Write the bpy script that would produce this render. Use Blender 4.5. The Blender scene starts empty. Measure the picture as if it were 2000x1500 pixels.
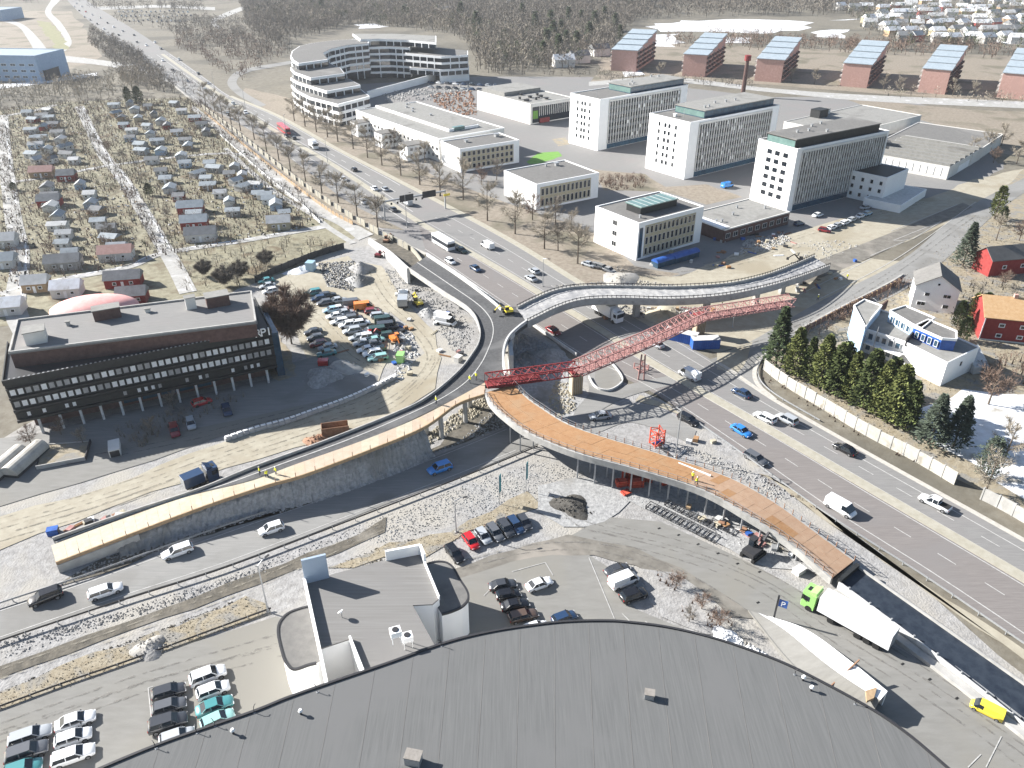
import bpy, bmesh, math, random
import numpy as np
from mathutils import Vector, Matrix
R = random.Random(7)
rad = math.radians
scene = bpy.context.scene
C = scene.collection
# ------------------------------------------------------------------ camera
F_PX, HOR, CAMZ = 1522.0, 900.0, 85.0
PITCH = math.atan(HOR / F_PX)
cd = bpy.data.cameras.new('camera'); cam = bpy.data.objects.new('camera', cd); C.objects.link(cam)
cd.sensor_width = 36.0; cd.lens = 36.0 * F_PX / 2000.0
cd.clip_start = 0.5; cd.clip_end = 9000
cam.location = (0, 0, CAMZ); cam.rotation_euler = (math.pi / 2 - PITCH, 0, 0)
scene.camera = cam
# ------------------------------------------------------------------ world, sun, exposure
SUN_EL, SHADOW_AZ = rad(28), rad(-21)
w = bpy.data.worlds.new('World'); scene.world = w; w.use_nodes = True
nt = w.node_tree; nt.nodes.clear()
sky = nt.nodes.new('ShaderNodeTexSky'); sky.sky_type = 'NISHITA'; sky.sun_disc = False
sky.sun_elevation = SUN_EL; sky.air_density = 1.0; sky.dust_density = 1.0
sx, sy = -math.cos(SHADOW_AZ), -math.sin(SHADOW_AZ)          # direction towards the sun
sky.sun_rotation = math.atan2(sx, sy)
bg = nt.nodes.new('ShaderNodeBackground'); bg.inputs[1].default_value = 0.056
wo = nt.nodes.new('ShaderNodeOutputWorld')
nt.links.new(sky.outputs[0], bg.inputs[0]); nt.links.new(bg.outputs[0], wo.inputs[0])
sd = bpy.data.lights.new('sun', 'SUN'); sd.energy = 5.0; sd.angle = rad(0.5); sd.color = (1.0, 0.968, 0.92)
sun = bpy.data.objects.new('sun', sd); C.objects.link(sun)
sv = Vector((sx * math.cos(SUN_EL), sy * math.cos(SUN_EL), math.sin(SUN_EL)))
sun.rotation_euler = sv.to_track_quat('Z', 'Y').to_euler(); sun.location = (0, 0, 200)
scene.view_settings.view_transform = 'Standard'; scene.view_settings.look = 'None'
scene.view_settings.gamma = 1.0; scene.view_settings.exposure = 1.5
scene.cycles.max_bounces = 5; scene.cycles.diffuse_bounces = 2; scene.cycles.glossy_bounces = 2
# ------------------------------------------------------------------ surveying helpers: photo pixel (2000x1500) -> place on a level
cp_, sp_ = math.cos(PITCH), math.sin(PITCH)
def P(u, v, z=0.0):
    x = (u - 1000) / F_PX; y = -(v - 750) / F_PX
    d = (x, cp_ + y * sp_, -sp_ + y * cp_)
    t = (z - CAMZ) / d[2]
    return Vector((t * d[0], t * d[1], z))
def P2(u, v, z=0.0):
    p = P(u, v, z); return (p.x, p.y)
def proj(x, y, z):
    r = (x, y, z - CAMZ); dd = r[1] * cp_ - r[2] * sp_
    return 1000 + F_PX * r[0] / dd, 750 - F_PX * (r[1] * sp_ + r[2] * cp_) / dd
# ------------------------------------------------------------------ materials
_m = {}
def lin(c): return tuple((x / 12.92 if x <= .04045 else ((x + .055) / 1.055) ** 2.4) for x in c)
def mat(name, c1, c2=None, scale=1.0, rough=0.9, bump=0.0, c3=None, scale3=0.05, metal=0.0, stretch=None, spec=0.3, detail=6, w3=0.5, local=False, bscale=None):
    if name in _m: return _m[name]
    m = bpy.data.materials.new(name); m.use_nodes = True; n = m.node_tree; b = n.nodes['Principled BSDF']
    b.inputs['Roughness'].default_value = rough; b.inputs['Metallic'].default_value = metal
    b.inputs['Specular IOR Level'].default_value = spec
    c1 = (*c1, 1); b.inputs['Base Color'].default_value = c1
    m.diffuse_color = c1
    if c2 is not None:
        if local:
            g = n.nodes.new('ShaderNodeTexCoord'); src = g.outputs['Object']
        else:
            g = n.nodes.new('ShaderNodeNewGeometry'); src = g.outputs['Position']
        if stretch:
            mp = n.nodes.new('ShaderNodeMapping'); mp.inputs['Rotation'].default_value[2] = stretch[0]
            mp.inputs['Scale'].default_value = (stretch[1], stretch[2], stretch[3] if len(stretch) > 3 else 1)
            n.links.new(src, mp.inputs[0]); src2 = mp.outputs[0]
        else: src2 = src
        t = n.nodes.new('ShaderNodeTexNoise'); t.inputs['Scale'].default_value = scale; t.inputs['Detail'].default_value = detail
        t.inputs['Roughness'].default_value = .65
        n.links.new(src2, t.inputs['Vector'])
        r = n.nodes.new('ShaderNodeMapRange'); r.inputs[1].default_value = .33; r.inputs[2].default_value = .67
        n.links.new(t.outputs[0], r.inputs[0])
        x = n.nodes.new('ShaderNodeMix'); x.data_type = 'RGBA'
        x.inputs[6].default_value = c1; x.inputs[7].default_value = (*c2, 1)
        n.links.new(r.outputs[0], x.inputs[0]); out = x.outputs[2]
        if c3 is not None:
            t3 = n.nodes.new('ShaderNodeTexNoise'); t3.inputs['Scale'].default_value = scale3; t3.inputs['Detail'].default_value = 5
            t3.inputs['Distortion'].default_value = .6
            n.links.new(src, t3.inputs['Vector'])
            r3 = n.nodes.new('ShaderNodeMapRange'); r3.inputs[1].default_value = w3; r3.inputs[2].default_value = w3 + .14
            n.links.new(t3.outputs[0], r3.inputs[0])
            x3 = n.nodes.new('ShaderNodeMix'); x3.data_type = 'RGBA'; x3.inputs[7].default_value = (*c3, 1)
            n.links.new(r3.outputs[0], x3.inputs[0]); n.links.new(out, x3.inputs[6]); out = x3.outputs[2]
        n.links.new(out, b.inputs['Base Color'])
        if bump > 0:
            bt = t
            if bscale:
                bt = n.nodes.new('ShaderNodeTexNoise'); bt.inputs['Scale'].default_value = bscale; bt.inputs['Detail'].default_value = 5
                n.links.new(src, bt.inputs['Vector'])
            bp = n.nodes.new('ShaderNodeBump'); bp.inputs['Strength'].default_value = min(1, bump); bp.inputs['Distance'].default_value = bump
            n.links.new(bt.outputs[0], bp.inputs['Height']); n.links.new(bp.outputs[0], b.inputs['Normal'])
    _m[name] = m; return m
def paint(name, c, rough=0.25, metal=0.0, coat=0.6):
    if name in _m: return _m[name]
    m = mat(name, c, rough=rough, metal=metal, spec=.5)
    m.node_tree.nodes['Principled BSDF'].inputs['Coat Weight'].default_value = coat
    m.node_tree.nodes['Principled BSDF'].inputs['Coat Roughness'].default_value = .08
    return m
G = lambda v: (v, v, v)
ROADROT = rad(59)
M = dict(
 ground=mat('ground_mix', (0.120, 0.105, 0.079), (0.184, 0.170, 0.138), .35, bump=.25, c3=(0.092, 0.085, 0.068), scale3=.02, w3=.5, bscale=1.5),
 gravel=mat('gravel', (0.202, 0.196, 0.190), (0.332, 0.327, 0.321), .9, bump=.35, c3=(0.321, 0.303, 0.270), scale3=.06, w3=.47, bscale=3, detail=9),
 gravel2=mat('gravel_grey', (0.208, 0.208, 0.208), (0.370, 0.370, 0.364), 1.6, bump=.3, c3=(0.197, 0.190, 0.174), scale3=.1, w3=.52, bscale=3.5, detail=9),
 sand=mat('sandy_dirt', (0.279, 0.250, 0.195), (0.356, 0.329, 0.262), .5, bump=.12, c3=(0.267, 0.234, 0.173), scale3=.07, w3=.52, bscale=2.5),
 mud=mat('dark_mud', (.065, .06, .05), (.14, .125, .10), .6, bump=.3, c3=(.19, .175, .15), scale3=.12, w3=.55, bscale=2),
 asphalt=mat('asphalt_old', (0.167, 0.164, 0.160), (0.216, 0.212, 0.205), 3.0, bump=.02, c3=(0.200, 0.189, 0.184), scale3=.05, stretch=(ROADROT, .12, 1.6, 1), detail=8),
 asphalt_x=mat('asphalt_cross', (0.195, 0.193, 0.186), (0.249, 0.245, 0.234), 2.5, bump=.02, c3=(0.175, 0.171, 0.161), scale3=.08, stretch=(rad(-22), .1, 1.5, 1), detail=8),
 asphalt_warm=mat('asphalt_warm', (0.154, 0.140, 0.134), (0.201, 0.185, 0.175), 3.0, bump=.02, c3=(0.175, 0.164, 0.159), scale3=.06, stretch=(ROADROT, .12, 1.6, 1), detail=8),
 asphalt_dark=mat('asphalt_new', (.055, .056, .058), (.09, .09, .092), 1.5, bump=.03, c3=(.12, .12, .12), scale3=.12, w3=.56),
 asphalt_wet=mat('asphalt_wet', (0.115, 0.106, 0.092), (0.196, 0.184, 0.161), .5, bump=.03, c3=(0.253, 0.230, 0.201), scale3=.09, w3=.54),
 lot=mat('parking_lot', (0.171, 0.167, 0.155), (0.208, 0.204, 0.191), .7, bump=.02, c3=(0.195, 0.187, 0.166), scale3=.05, w3=.45, stretch=(rad(-24), .4, 1.6, 1)),
 membrane=mat('roof_membrane', (.012, .018, .03), (.035, .045, .06), .8, rough=.55, bump=.05),
 grass=mat('dry_grass', (.21, .175, .12), (.30, .265, .20), .9, bump=.3, c3=(.21, .20, .18), scale3=.35, w3=.49, bscale=2.5),
 garden=mat('garden_lawn', (0.162, 0.145, 0.095), (0.266, 0.250, 0.179), .5, bump=.3, c3=(0.123, 0.095, 0.058), scale3=.14, w3=.53, bscale=2),
 verge=mat('verge_brown', (0.175, 0.145, 0.112), (0.267, 0.235, 0.190), .7, bump=.25, c3=(0.138, 0.125, 0.090), scale3=.05, w3=.52, bscale=2.5),
 green=mat('green_turf', (.11, .24, .045), (.17, .33, .07), .8),
 lightpath=mat('light_path', (.27, .265, .25), (.38, .375, .36), .6, c3=(.5, .5, .52), scale3=.2, w3=.58),
 median=mat('median_strip', (.29, .27, .215), (.36, .34, .285), .8, bump=.1),
 kerb=mat('kerb_concrete', (.36, .34, .30), (.46, .44, .40), 1.5),
 concrete=mat('concrete', (.30, .295, .28), (.42, .41, .39), .6, bump=.02, c3=(.25, .245, .23), scale3=.3, w3=.58),
 concrete_new=mat('concrete_new', (.42, .42, .41), (.56, .56, .55), .8, c3=(.34, .34, .335), scale3=.4, w3=.6),
 snow=mat('snow', (.74, .76, .79), (.56, .56, .56), .5, rough=.6, bump=.2, bscale=1.2, c3=(.33, .31, .27), scale3=.22, w3=.56),
 white=mat('white_render', (.80, .80, .79), (.85, .85, .84), .4, rough=.7),
 offwhite=mat('offwhite_render', (.58, .565, .53), (.67, .655, .62), .5, rough=.8),
 marking=mat('road_paint', (.30, .295, .28), (.48, .475, .46), 2.0, rough=.6),
 roof=mat('felt_roof_grey', (.102, .104, .104), (.134, .136, .135), 2.0, bump=.02, c3=(0.125, 0.126, 0.126), scale3=.1, stretch=(rad(8), 2.6, .07, 1), detail=10),
 roofm=mat('felt_roof_mid', (.125, .122, .117), (.165, .16, .152), 1.0, bump=.02, c3=(.19, .185, .175), scale3=.08, w3=.55),
 roofl=mat('felt_roof_light', (.20, .197, .185), (.26, .255, .24), .7, bump=.02, c3=(.165, .16, .15), scale3=.09, w3=.55),
 roofstripe=mat('standing_seam_roof', (.155, .15, .142), (.20, .196, .19), 1.0, c3=(.175, .17, .165), scale3=.1, stretch=(rad(-24), .06, 3.0, 1)),
 glass=mat('window_glass', (.012, .018, .026), rough=.08, spec=.7),
 glassblue=mat('glass_blue', (.02, .045, .075), (.04, .09, .14), .5, rough=.12, spec=.7),
 glassgreen=mat('glass_green', (.10, .17, .16), (.16, .25, .23), .4, rough=.15, spec=.6),
 blind=mat('window_blind', (.62, .63, .64), (.80, .81, .82), 1.2, rough=.5),
 blindd=mat('window_blind_dim', (.24, .245, .25), (.36, .36, .365), 1.2, rough=.5),
 black=mat('black_cladding', (.016, .017, .018), (.028, .03, .03), 1.0, rough=.55),
 dark=mat('dark_metal', (.035, .035, .038), rough=.5),
 steel=mat('galvanised_steel', (.30, .31, .32), (.40, .41, .42), 4, rough=.45, metal=.4),
 rust=mat('rusty_steel', (.20, .10, .06), (.32, .19, .12), 1.5, rough=.8),
 redsteel=mat('red_oxide_steel', (.28, .125, .115), (.40, .235, .215), 1.2, rough=.7),
 redsteeld=mat('red_steel_dark', (.15, .018, .02), (.24, .04, .04), 1.2, rough=.6),
 redpaint=mat('red_formwork', (.45, .05, .03), (.58, .12, .07), 1.0, rough=.6),
 orange=mat('plywood_orange', (0.300, 0.161, 0.075), (0.352, 0.206, 0.105), 1.2, rough=.7, c3=(0.323, 0.203, 0.112), scale3=.25, w3=.56, bump=.01),
 orangel=mat('plywood_pale', (0.344, 0.221, 0.143), (0.394, 0.271, 0.184), 1.0, rough=.7, c3=(0.353, 0.246, 0.164), scale3=.25, w3=.56),
 plypale=mat('plywood_cream', (.37, .335, .25), (.45, .41, .32), 1.0, rough=.7, c3=(0.399, 0.315, 0.221), scale3=.2, w3=.54),
 plypeach=mat('plywood_peach', (.38, .30, .225), (.44, .36, .28), 1.0, rough=.7, c3=(0.425, 0.348, 0.238), scale3=.2, w3=.54),
 quilt=mat('pale_quilt', (.25, .247, .24), (.42, .415, .41), 1.3, bump=.15, c3=(.25, .25, .255), scale3=.3, w3=.5, bscale=1.5),
 brick=mat('red_brick', (.42, .25, .21), (.52, .33, .285), 1.0, rough=.9, c3=(.45, .28, .24), scale3=.15),  # lightened so the apartment fronts look sunlit, sunlight put into the colour
 brickd=mat('brown_brick', (.085, .05, .045), (.13, .08, .07), 1.0, rough=.9),
 roofblue=mat('blue_grey_sheet_roof', (0.257, 0.304, 0.338), (0.365, 0.419, 0.459), .6, rough=.5),
 timber=mat('timber', (.28, .19, .11), (.40, .29, .18), 2, rough=.85),
 yellowp=mat('ochre_panel', (.40, .345, .235), (.48, .42, .30), 1.0),
 rubber=mat('rubber', (.018, .018, .018), rough=.85),
 hub=mat('wheel_alloy', (.35, .35, .36), rough=.35, metal=.7),
 headl=mat('lamp_glass', (.65, .66, .68), rough=.15, spec=.6),
 taill=mat('tail_lamp', (.30, .012, .012), rough=.25),
 bark=mat('bark', (.085, .065, .05), (.14, .115, .09), 2),
 twig=mat('twigs_grey_brown', (.14, .122, .10), (.22, .195, .165), .6),
 twigr=mat('twigs_reddish', (.15, .10, .075), (.22, .16, .125), .6),
 twigp=mat('twigs_pale', (.26, .225, .175), (.36, .32, .26), .6),
 needle=mat('needles_dark', (.03, .048, .02), (.07, .095, .04), .8),
 needleg=mat('needles_olive', (.075, .095, .03), (.19, .205, .065), .7),
 needleb=mat('needles_blue_green', (.05, .065, .045), (.10, .125, .09), .8),
 hedge=mat('hedge_green', (.035, .055, .02), (.07, .085, .035), .8),
 bluep=mat('blue_panel', (.02, .07, .28), (.035, .12, .40), .8, rough=.4),
 blueh=mat('blue_render', (.27, .38, .52), (.34, .46, .60), .6, rough=.7),
 redh=mat('red_timber_wall', (.21, .025, .025), (.28, .045, .04), 1.2, rough=.75),
 tile=mat('orange_roof_tile', (0.425, 0.262, 0.127), (0.510, 0.346, 0.196), 1.4, rough=.8),
 pinkroof=mat('pink_dome_cloth', (.70, .33, .30), (.78, .43, .40), .8, rough=.6),
 polytunnel=mat('weathered_tunnel_sheet', (.33, .31, .27), (.47, .45, .41), .6, rough=.6),
 limeg=paint('lime_green_paint', (.28, .56, .16)),
 yellow=paint('yellow_paint', (.80, .62, .06)),
)
# ------------------------------------------------------------------ mesh builder
def catm(pts, n):
    """n points evenly spread along a smooth curve through pts (any dimension)"""
    a = np.array([tuple(p) for p in pts], float)
    if len(a) == 2:
        t = np.linspace(0, 1, n)[:, None]; return a[0] * (1 - t) + a[1] * t
    q = np.vstack([2 * a[0] - a[1], a, 2 * a[-1] - a[-2]])
    out = []
    for i in range(1, len(q) - 2):
        p0, p1, p2, p3 = q[i - 1], q[i], q[i + 1], q[i + 2]
        for t in np.linspace(0, 1, 12, endpoint=False):
            out.append(.5 * ((2 * p1) + (-p0 + p2) * t + (2 * p0 - 5 * p1 + 4 * p2 - p3) * t * t + (-p0 + 3 * p1 - 3 * p2 + p3) * t ** 3))
    out.append(q[-2]); out = np.array(out)
    s = np.concatenate([[0], np.cumsum(np.linalg.norm(np.diff(out, axis=0), axis=1))])
    u = np.linspace(0, s[-1], n)
    return np.stack([np.interp(u, s, out[:, k]) for k in range(a.shape[1])], 1)
class MB:
    def __init__(s): s.v = []; s.f = []; s.m = []
    def face(s, pts, mi=0):
        i = len(s.v); s.v += [tuple(p) for p in pts]; s.f.append(tuple(range(i, i + len(pts)))); s.m.append(mi)
    def box(s, x0, y0, z0, x1, y1, z1, mi=0, mt=None):
        if x0 > x1: x0, x1 = x1, x0
        if y0 > y1: y0, y1 = y1, y0
        if z0 > z1: z0, z1 = z1, z0
        i = len(s.v)
        c = [(x0, y0, z0), (x1, y0, z0), (x1, y1, z0), (x0, y1, z0), (x0, y0, z1), (x1, y0, z1), (x1, y1, z1), (x0, y1, z1)]
        if mt is not None: c = [tuple(mt @ Vector(p)) for p in c]
        s.v += c
        for q in ((0, 3, 2, 1), (4, 5, 6, 7), (0, 1, 5, 4), (1, 2, 6, 5), (2, 3, 7, 6), (3, 0, 4, 7)):
            s.f.append(tuple(i + k for k in q)); s.m.append(mi)
        return s
    def cbox(s, cx, cy, z0, lx, ly, h, rot=0, mi=0):
        mt = Matrix.Translation((cx, cy, z0)) @ Matrix.Rotation(rot, 4, 'Z')
        return s.box(-lx / 2, -ly / 2, 0, lx / 2, ly / 2, h, mi, mt)
    def prism(s, poly, z0, z1, mi=0, mtop=None, bottom=True):
        """poly: xy list; z0,z1 numbers or lists"""
        n = len(poly)
        A = sum(poly[k][0] * poly[(k + 1) % n][1] - poly[(k + 1) % n][0] * poly[k][1] for k in range(n))
        z0 = z0 if hasattr(z0, '__len__') else [z0] * n; z1 = z1 if hasattr(z1, '__len__') else [z1] * n
        idx = list(range(n)) if A > 0 else list(range(n))[::-1]
        b = [(poly[k][0], poly[k][1], z0[k]) for k in idx]; t = [(poly[k][0], poly[k][1], z1[k]) for k in idx]
        i = len(s.v); s.v += b + t
        s.f.append(tuple(i + n + k for k in range(n))); s.m.append(mi if mtop is None else mtop)
        if bottom: s.f.append(tuple(i + k for k in reversed(range(n)))); s.m.append(mi)
        for k in range(n):
            l = (k + 1) % n; s.f.append((i + k, i + l, i + n + l, i + n + k)); s.m.append(mi)
        return s
    def bar(s, a, b, w, h=None, mi=0):
        a = Vector(a); b = Vector(b); d = b - a; L = d.length
        if L < 1e-6: return s
        h = h or w; q = d.to_track_quat('X', 'Z').to_matrix().to_4x4()
        return s.box(0, -w / 2, -h / 2, L, w / 2, h / 2, mi, Matrix.Translation(a) @ q)
    def tube(s, pts, rads, n=6, mi=0, cap=True):
        pts = [Vector(p) for p in pts]; base = len(s.v)
        if not hasattr(rads, '__len__'): rads = [rads] * len(pts)
        for k, p in enumerate(pts):
            d = (pts[min(k + 1, len(pts) - 1)] - pts[max(k - 1, 0)]).normalized()
            ax = d.orthogonal().normalized() if k == 0 else (ax - d * ax.dot(d)).normalized()
            bx = d.cross(ax)
            for j in range(n):
                t = 2 * math.pi * j / n; s.v.append(tuple(p + (ax * math.cos(t) + bx * math.sin(t)) * rads[k]))
        for k in range(len(pts) - 1):
            for j in range(n):
                l = (j + 1) % n; s.f.append((base + k * n + j, base + k * n + l, base + (k + 1) * n + l, base + (k + 1) * n + j)); s.m.append(mi)
        if cap:
            s.f.append(tuple(base + j for j in reversed(range(n)))); s.m.append(mi)
            s.f.append(tuple(base + (len(pts) - 1) * n + j for j in range(n))); s.m.append(mi)
        return s
    def strip(s, Lp, Rp, mi=0):
        """sheet between two equally long 3d polylines"""
        i = len(s.v); n = len(Lp); s.v += [tuple(p) for p in Lp] + [tuple(p) for p in Rp]
        for k in range(n - 1): s.f.append((i + k, i + n + k, i + n + k + 1, i + k + 1)); s.m.append(mi)
        return s
    def slab(s, Lp, Rp, th, mi=0, mside=None):
        """thick ribbon: top through Lp/Rp, th below"""
        ms = mi if mside is None else mside
        n = len(Lp); i = len(s.v)
        Lp = [tuple(p) for p in Lp]; Rp = [tuple(p) for p in Rp]
        s.v += Lp + Rp + [(p[0], p[1], p[2] - th) for p in Lp] + [(p[0], p[1], p[2] - th) for p in Rp]
        for k in range(n - 1):
            a, b, c, d = i + k, i + n + k, i + 2 * n + k, i + 3 * n + k
            s.f += [(a, b, b + 1, a + 1), (c, c + 1, d + 1, d), (a, a + 1, c + 1, c), (b, d, d + 1, b + 1)]; s.m += [mi, ms, ms, ms]
        for e in (0, n - 1):
            q = (i + e, i + 2 * n + e, i + 3 * n + e, i + n + e); s.f.append(q if e == 0 else q[::-1]); s.m.append(ms)
        return s
    def wall(s, pts, w, h, mi=0, drop=0.0):
        """wall following 3d points, thickness w, rising h above the line and going drop below"""
        n = len(pts); L = []; Rr = []
        P3 = [Vector(p) for p in pts]
        for k in range(n):
            d = P3[min(k + 1, n - 1)] - P3[max(k - 1, 0)]; d.z = 0; d.normalize(); nn = Vector((-d.y, d.x, 0)) * (w / 2)
            L.append(P3[k] + nn + Vector((0, 0, h))); Rr.append(P3[k] - nn + Vector((0, 0, h)))
        return s.slab(L, Rr, h + drop, mi)
    def build(s, name, mats, parent=None, loc=None, kind=None, smooth=False, mesh_only=False):
        if not isinstance(mats, (list, tuple)): mats = [mats]
        me = bpy.data.meshes.new(name)
        off = Vector((0, 0, 0))
        if parent is not None and loc is None and parent.get('_w'): off = parent.location
        if off.length > 0: vv = [(x - off.x, y - off.y, z - off.z) for x, y, z in s.v]
        else: vv = s.v
        me.from_pydata(vv, [], s.f)
        for m in mats: me.materials.append(m)
        if len(mats) > 1: me.polygons.foreach_set('material_index', s.m)
        if smooth: me.polygons.foreach_set('use_smooth', [True] * len(s.f))
        me.update()
        if mesh_only: return me
        return link(name, me, parent, loc, kind)
def link(name, me, parent=None, loc=None, kind=None, rot=None, scale=None):
    o = bpy.data.objects.new(name, me); C.objects.link(o)
    if parent is not None: o.parent = parent
    if loc is not None: o.location = loc
    if rot is not None: o.rotation_euler = (0, 0, rot) if not hasattr(rot, '__len__') else rot
    if scale is not None: o.scale = scale if hasattr(scale, '__len__') else (scale,) * 3
    if kind: o['kind'] = kind
    return o
def thing(name, label, cat, loc=(0, 0, 0), rot=0, group=None, world=False):
    o = bpy.data.objects.new(name, None); C.objects.link(o); o.location = loc; o.rotation_euler = (0, 0, rot)
    o.empty_display_size = .5
    o['label'] = label; o['category'] = cat
    if group: o['group'] = group
    if world: o['_w'] = 1
    return o
def letter(ch, size, ext, parent, loc):
    cu = bpy.data.curves.new('letter', 'FONT'); cu.body = ch; cu.size = size; cu.extrude = ext; o = bpy.data.objects.new('letter_tmp', cu); C.objects.link(o)
    me = bpy.data.meshes.new_from_object(o.evaluated_get(bpy.context.evaluated_depsgraph_get())); bpy.data.objects.remove(o)
    me.materials.clear(); me.materials.append(M['white'])
    return link('letter', me, parent, loc, rot=(math.pi / 2, 0, 0))
def tag(o, label, cat, group=None):
    o['label'] = label; o['category'] = cat
    if group: o['group'] = group
    return o
def fixmesh(o):
    return o
ORD = ['first', 'second', 'third', 'fourth', 'fifth', 'sixth', 'seventh', 'eighth', 'ninth', 'tenth', 'eleventh', 'twelfth', 'thirteenth', 'fourteenth', 'fifteenth', 'sixteenth', 'seventeenth', 'eighteenth', 'nineteenth', 'twentieth', 'twenty-first', 'twenty-second', 'twenty-third', 'twenty-fourth', 'twenty-fifth', 'twenty-sixth', 'twenty-seventh', 'twenty-eighth', 'twenty-ninth', 'thirtieth', 'thirty-first', 'thirty-second', 'thirty-third', 'thirty-fourth', 'thirty-fifth', 'thirty-sixth', 'thirty-seventh', 'thirty-eighth', 'thirty-ninth', 'fortieth']
LAY = [0.02]
_soft = {}
def soft(m):
    """the same ground material thinning out in ragged patches towards the border of its sheet"""
    if m.name in _soft: return _soft[m.name]
    c = m.copy(); c.name = m.name + '_ragged'; n = c.node_tree; b = n.nodes['Principled BSDF']
    at = n.nodes.new('ShaderNodeAttribute'); at.attribute_name = 'cover'; g = n.nodes.new('ShaderNodeNewGeometry')
    t = n.nodes.new('ShaderNodeTexNoise'); t.inputs['Scale'].default_value = .8; t.inputs['Detail'].default_value = 6; t.inputs['Roughness'].default_value = .7
    n.links.new(g.outputs['Position'], t.inputs['Vector'])
    a = n.nodes.new('ShaderNodeMath'); a.operation = 'ADD'; n.links.new(at.outputs['Fac'], a.inputs[0]); n.links.new(t.outputs[0], a.inputs[1])
    r = n.nodes.new('ShaderNodeMapRange'); r.inputs[1].default_value = .85; r.inputs[2].default_value = 1.1
    n.links.new(a.outputs[0], r.inputs[0]); n.links.new(r.outputs[0], b.inputs['Alpha'])
    _soft[m.name] = c; return c
def ground(name, px, m, lift=None, rough_edge=0.0, step=6.0, z=0.0, closed_smooth=False):
    """a sheet of ground traced on level z; organic edges get a wobble and a ragged border"""
    pts = [P(u, v, z) for u, v in px]
    if closed_smooth:
        pts = [Vector(p) for p in catm(pts + [pts[0]], max(24, len(pts) * 6))][:-1]
    if rough_edge > 0:
        out = []; n = len(pts)
        for k in range(n):
            a, b = pts[k], pts[(k + 1) % n]; d = b - a; L = d.length; c = max(1, min(60, int(L / step)))
            nn = Vector((-d.y, d.x, 0)).normalized()
            for j in range(c):
                q = a + d * (j / c)
                if j: q = q + nn * R.uniform(-1, 1) * rough_edge
                out.append(q)
        pts = out
    if lift is None: LAY[0] += .0018; lift = LAY[0]
    pp = [(p.x, p.y, z + lift) for p in pts]
    A = sum(pp[k][0] * pp[(k + 1) % len(pp)][1] - pp[(k + 1) % len(pp)][0] * pp[k][1] for k in range(len(pp)))
    if A < 0: pp.reverse()
    if rough_edge > 0:
        bm = bmesh.new(); vs = [bm.verts.new(p) for p in pp]; f = bm.faces.new(vs); lay = bm.verts.layers.float.new('cover')
        bmesh.ops.inset_region(bm, faces=[f], thickness=max(.5, min(rough_edge * 2.6, step * .45)), use_even_offset=False)
        old = set(vs)
        for v in bm.verts: v[lay] = 0.0 if v in old else 1.0
        me = bpy.data.meshes.new(name); bm.to_mesh(me); bm.free(); me.materials.append(soft(m)); return link(name, me, kind='structure')
    mb = MB(); mb.face(pp); return mb.build(name, m, kind='structure')
def ribbon(name, Lpx, Rpx, m, n=40, z=0.0, lift=None):
    if lift is None: LAY[0] += .0018; lift = LAY[0]
    L = catm([P(u, v, z) for u, v in Lpx], n); Rr = catm([P(u, v, z) for u, v in Rpx], n)
    L[:, 2] = z + lift; Rr[:, 2] = z + lift
    mb = MB(); mb.strip(Rr, L); 
    return mb.build(name, m, kind='structure'), L, Rr
HAZE = 0.00009
# ================================================================== THE GROUND
mb = MB(); mb.face([(-3500, -60, 0), (3500, -60, 0), (3500, 6500, 0), (-3500, 6500, 0)]); mb.build('ground', M['ground'], kind='structure')
ground('field_far', [(-300, 12), (140, 22), (170, 60), (200, 110), (60, 165), (-300, 190)], M['verge'], rough_edge=3, step=30)
ground('gravel_yard', [(-350, 820), (0, 860), (240, 720), (470, 560), (690, 455), (780, 480), (1060, 640), (1110, 700), (1290, 780), (1500, 910), (1720, 1080), (2100, 1400), (2300, 1900), (-800, 1900)], M['gravel'], rough_edge=.5, step=5)
ground('office_yard', [(560, 205), (700, 165), (930, 150), (1150, 150), (1500, 190), (1750, 190), (1960, 250), (1960, 330), (1840, 395), (1500, 500), (1300, 545), (1180, 560), (1120, 510), (900, 400), (640, 262)], M['asphalt'], rough_edge=1, step=10)
ground('verge_along_offices', [(480, 172), (560, 190), (700, 262), (850, 345), (1000, 400), (1160, 455), (1240, 520), (1330, 535), (1250, 560), (1140, 560), (1000, 478), (800, 372), (600, 258), (460, 182)], M['verge'], rough_edge=.6, step=6)
ground('green_turf', [(1028, 316), (1050, 299), (1090, 296), (1098, 305), (1060, 318), (1034, 321)], M['green'], rough_edge=.4, step=3)
ground('green_turf', [(1078, 272), (1105, 268), (1112, 282), (1090, 286)], M['grass'], rough_edge=.4, step=3)
ground('courtyard_earth', [(1150, 330), (1260, 340), (1300, 365), (1380, 360), (1450, 385), (1380, 400), (1300, 375), (1180, 372)], M['verge'], rough_edge=.6, step=6)
ground('sandy_works_area', [(1180, 535), (1330, 540), (1500, 470), (1600, 440), (1830, 380), (1900, 350), (2000, 330), (2100, 300), (2100, 380), (1900, 420), (1700, 500), (1560, 545), (1450, 590), (1330, 610), (1230, 610), (1180, 575)], M['sand'], rough_edge=.8, step=6)
ground('brown_slope', [(1640, 190), (1900, 215), (2150, 225), (2150, 300), (1950, 320), (1930, 270), (1800, 235), (1700, 215)], M['verge'], rough_edge=2, step=12)
ground('right_gardens', [(1490, 690), (1560, 640), (1770, 545), (1900, 420), (2000, 330), (2200, 330), (2300, 1010), (2000, 1000), (1750, 880), (1560, 770)], M['grass'], rough_edge=.6, step=6)
ground('snowy_garden', [(1790, 800), (1880, 760), (1960, 770), (2060, 760), (2100, 960), (2000, 975), (1900, 905), (1830, 870)], M['snow'], rough_edge=1.0, step=4)
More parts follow.
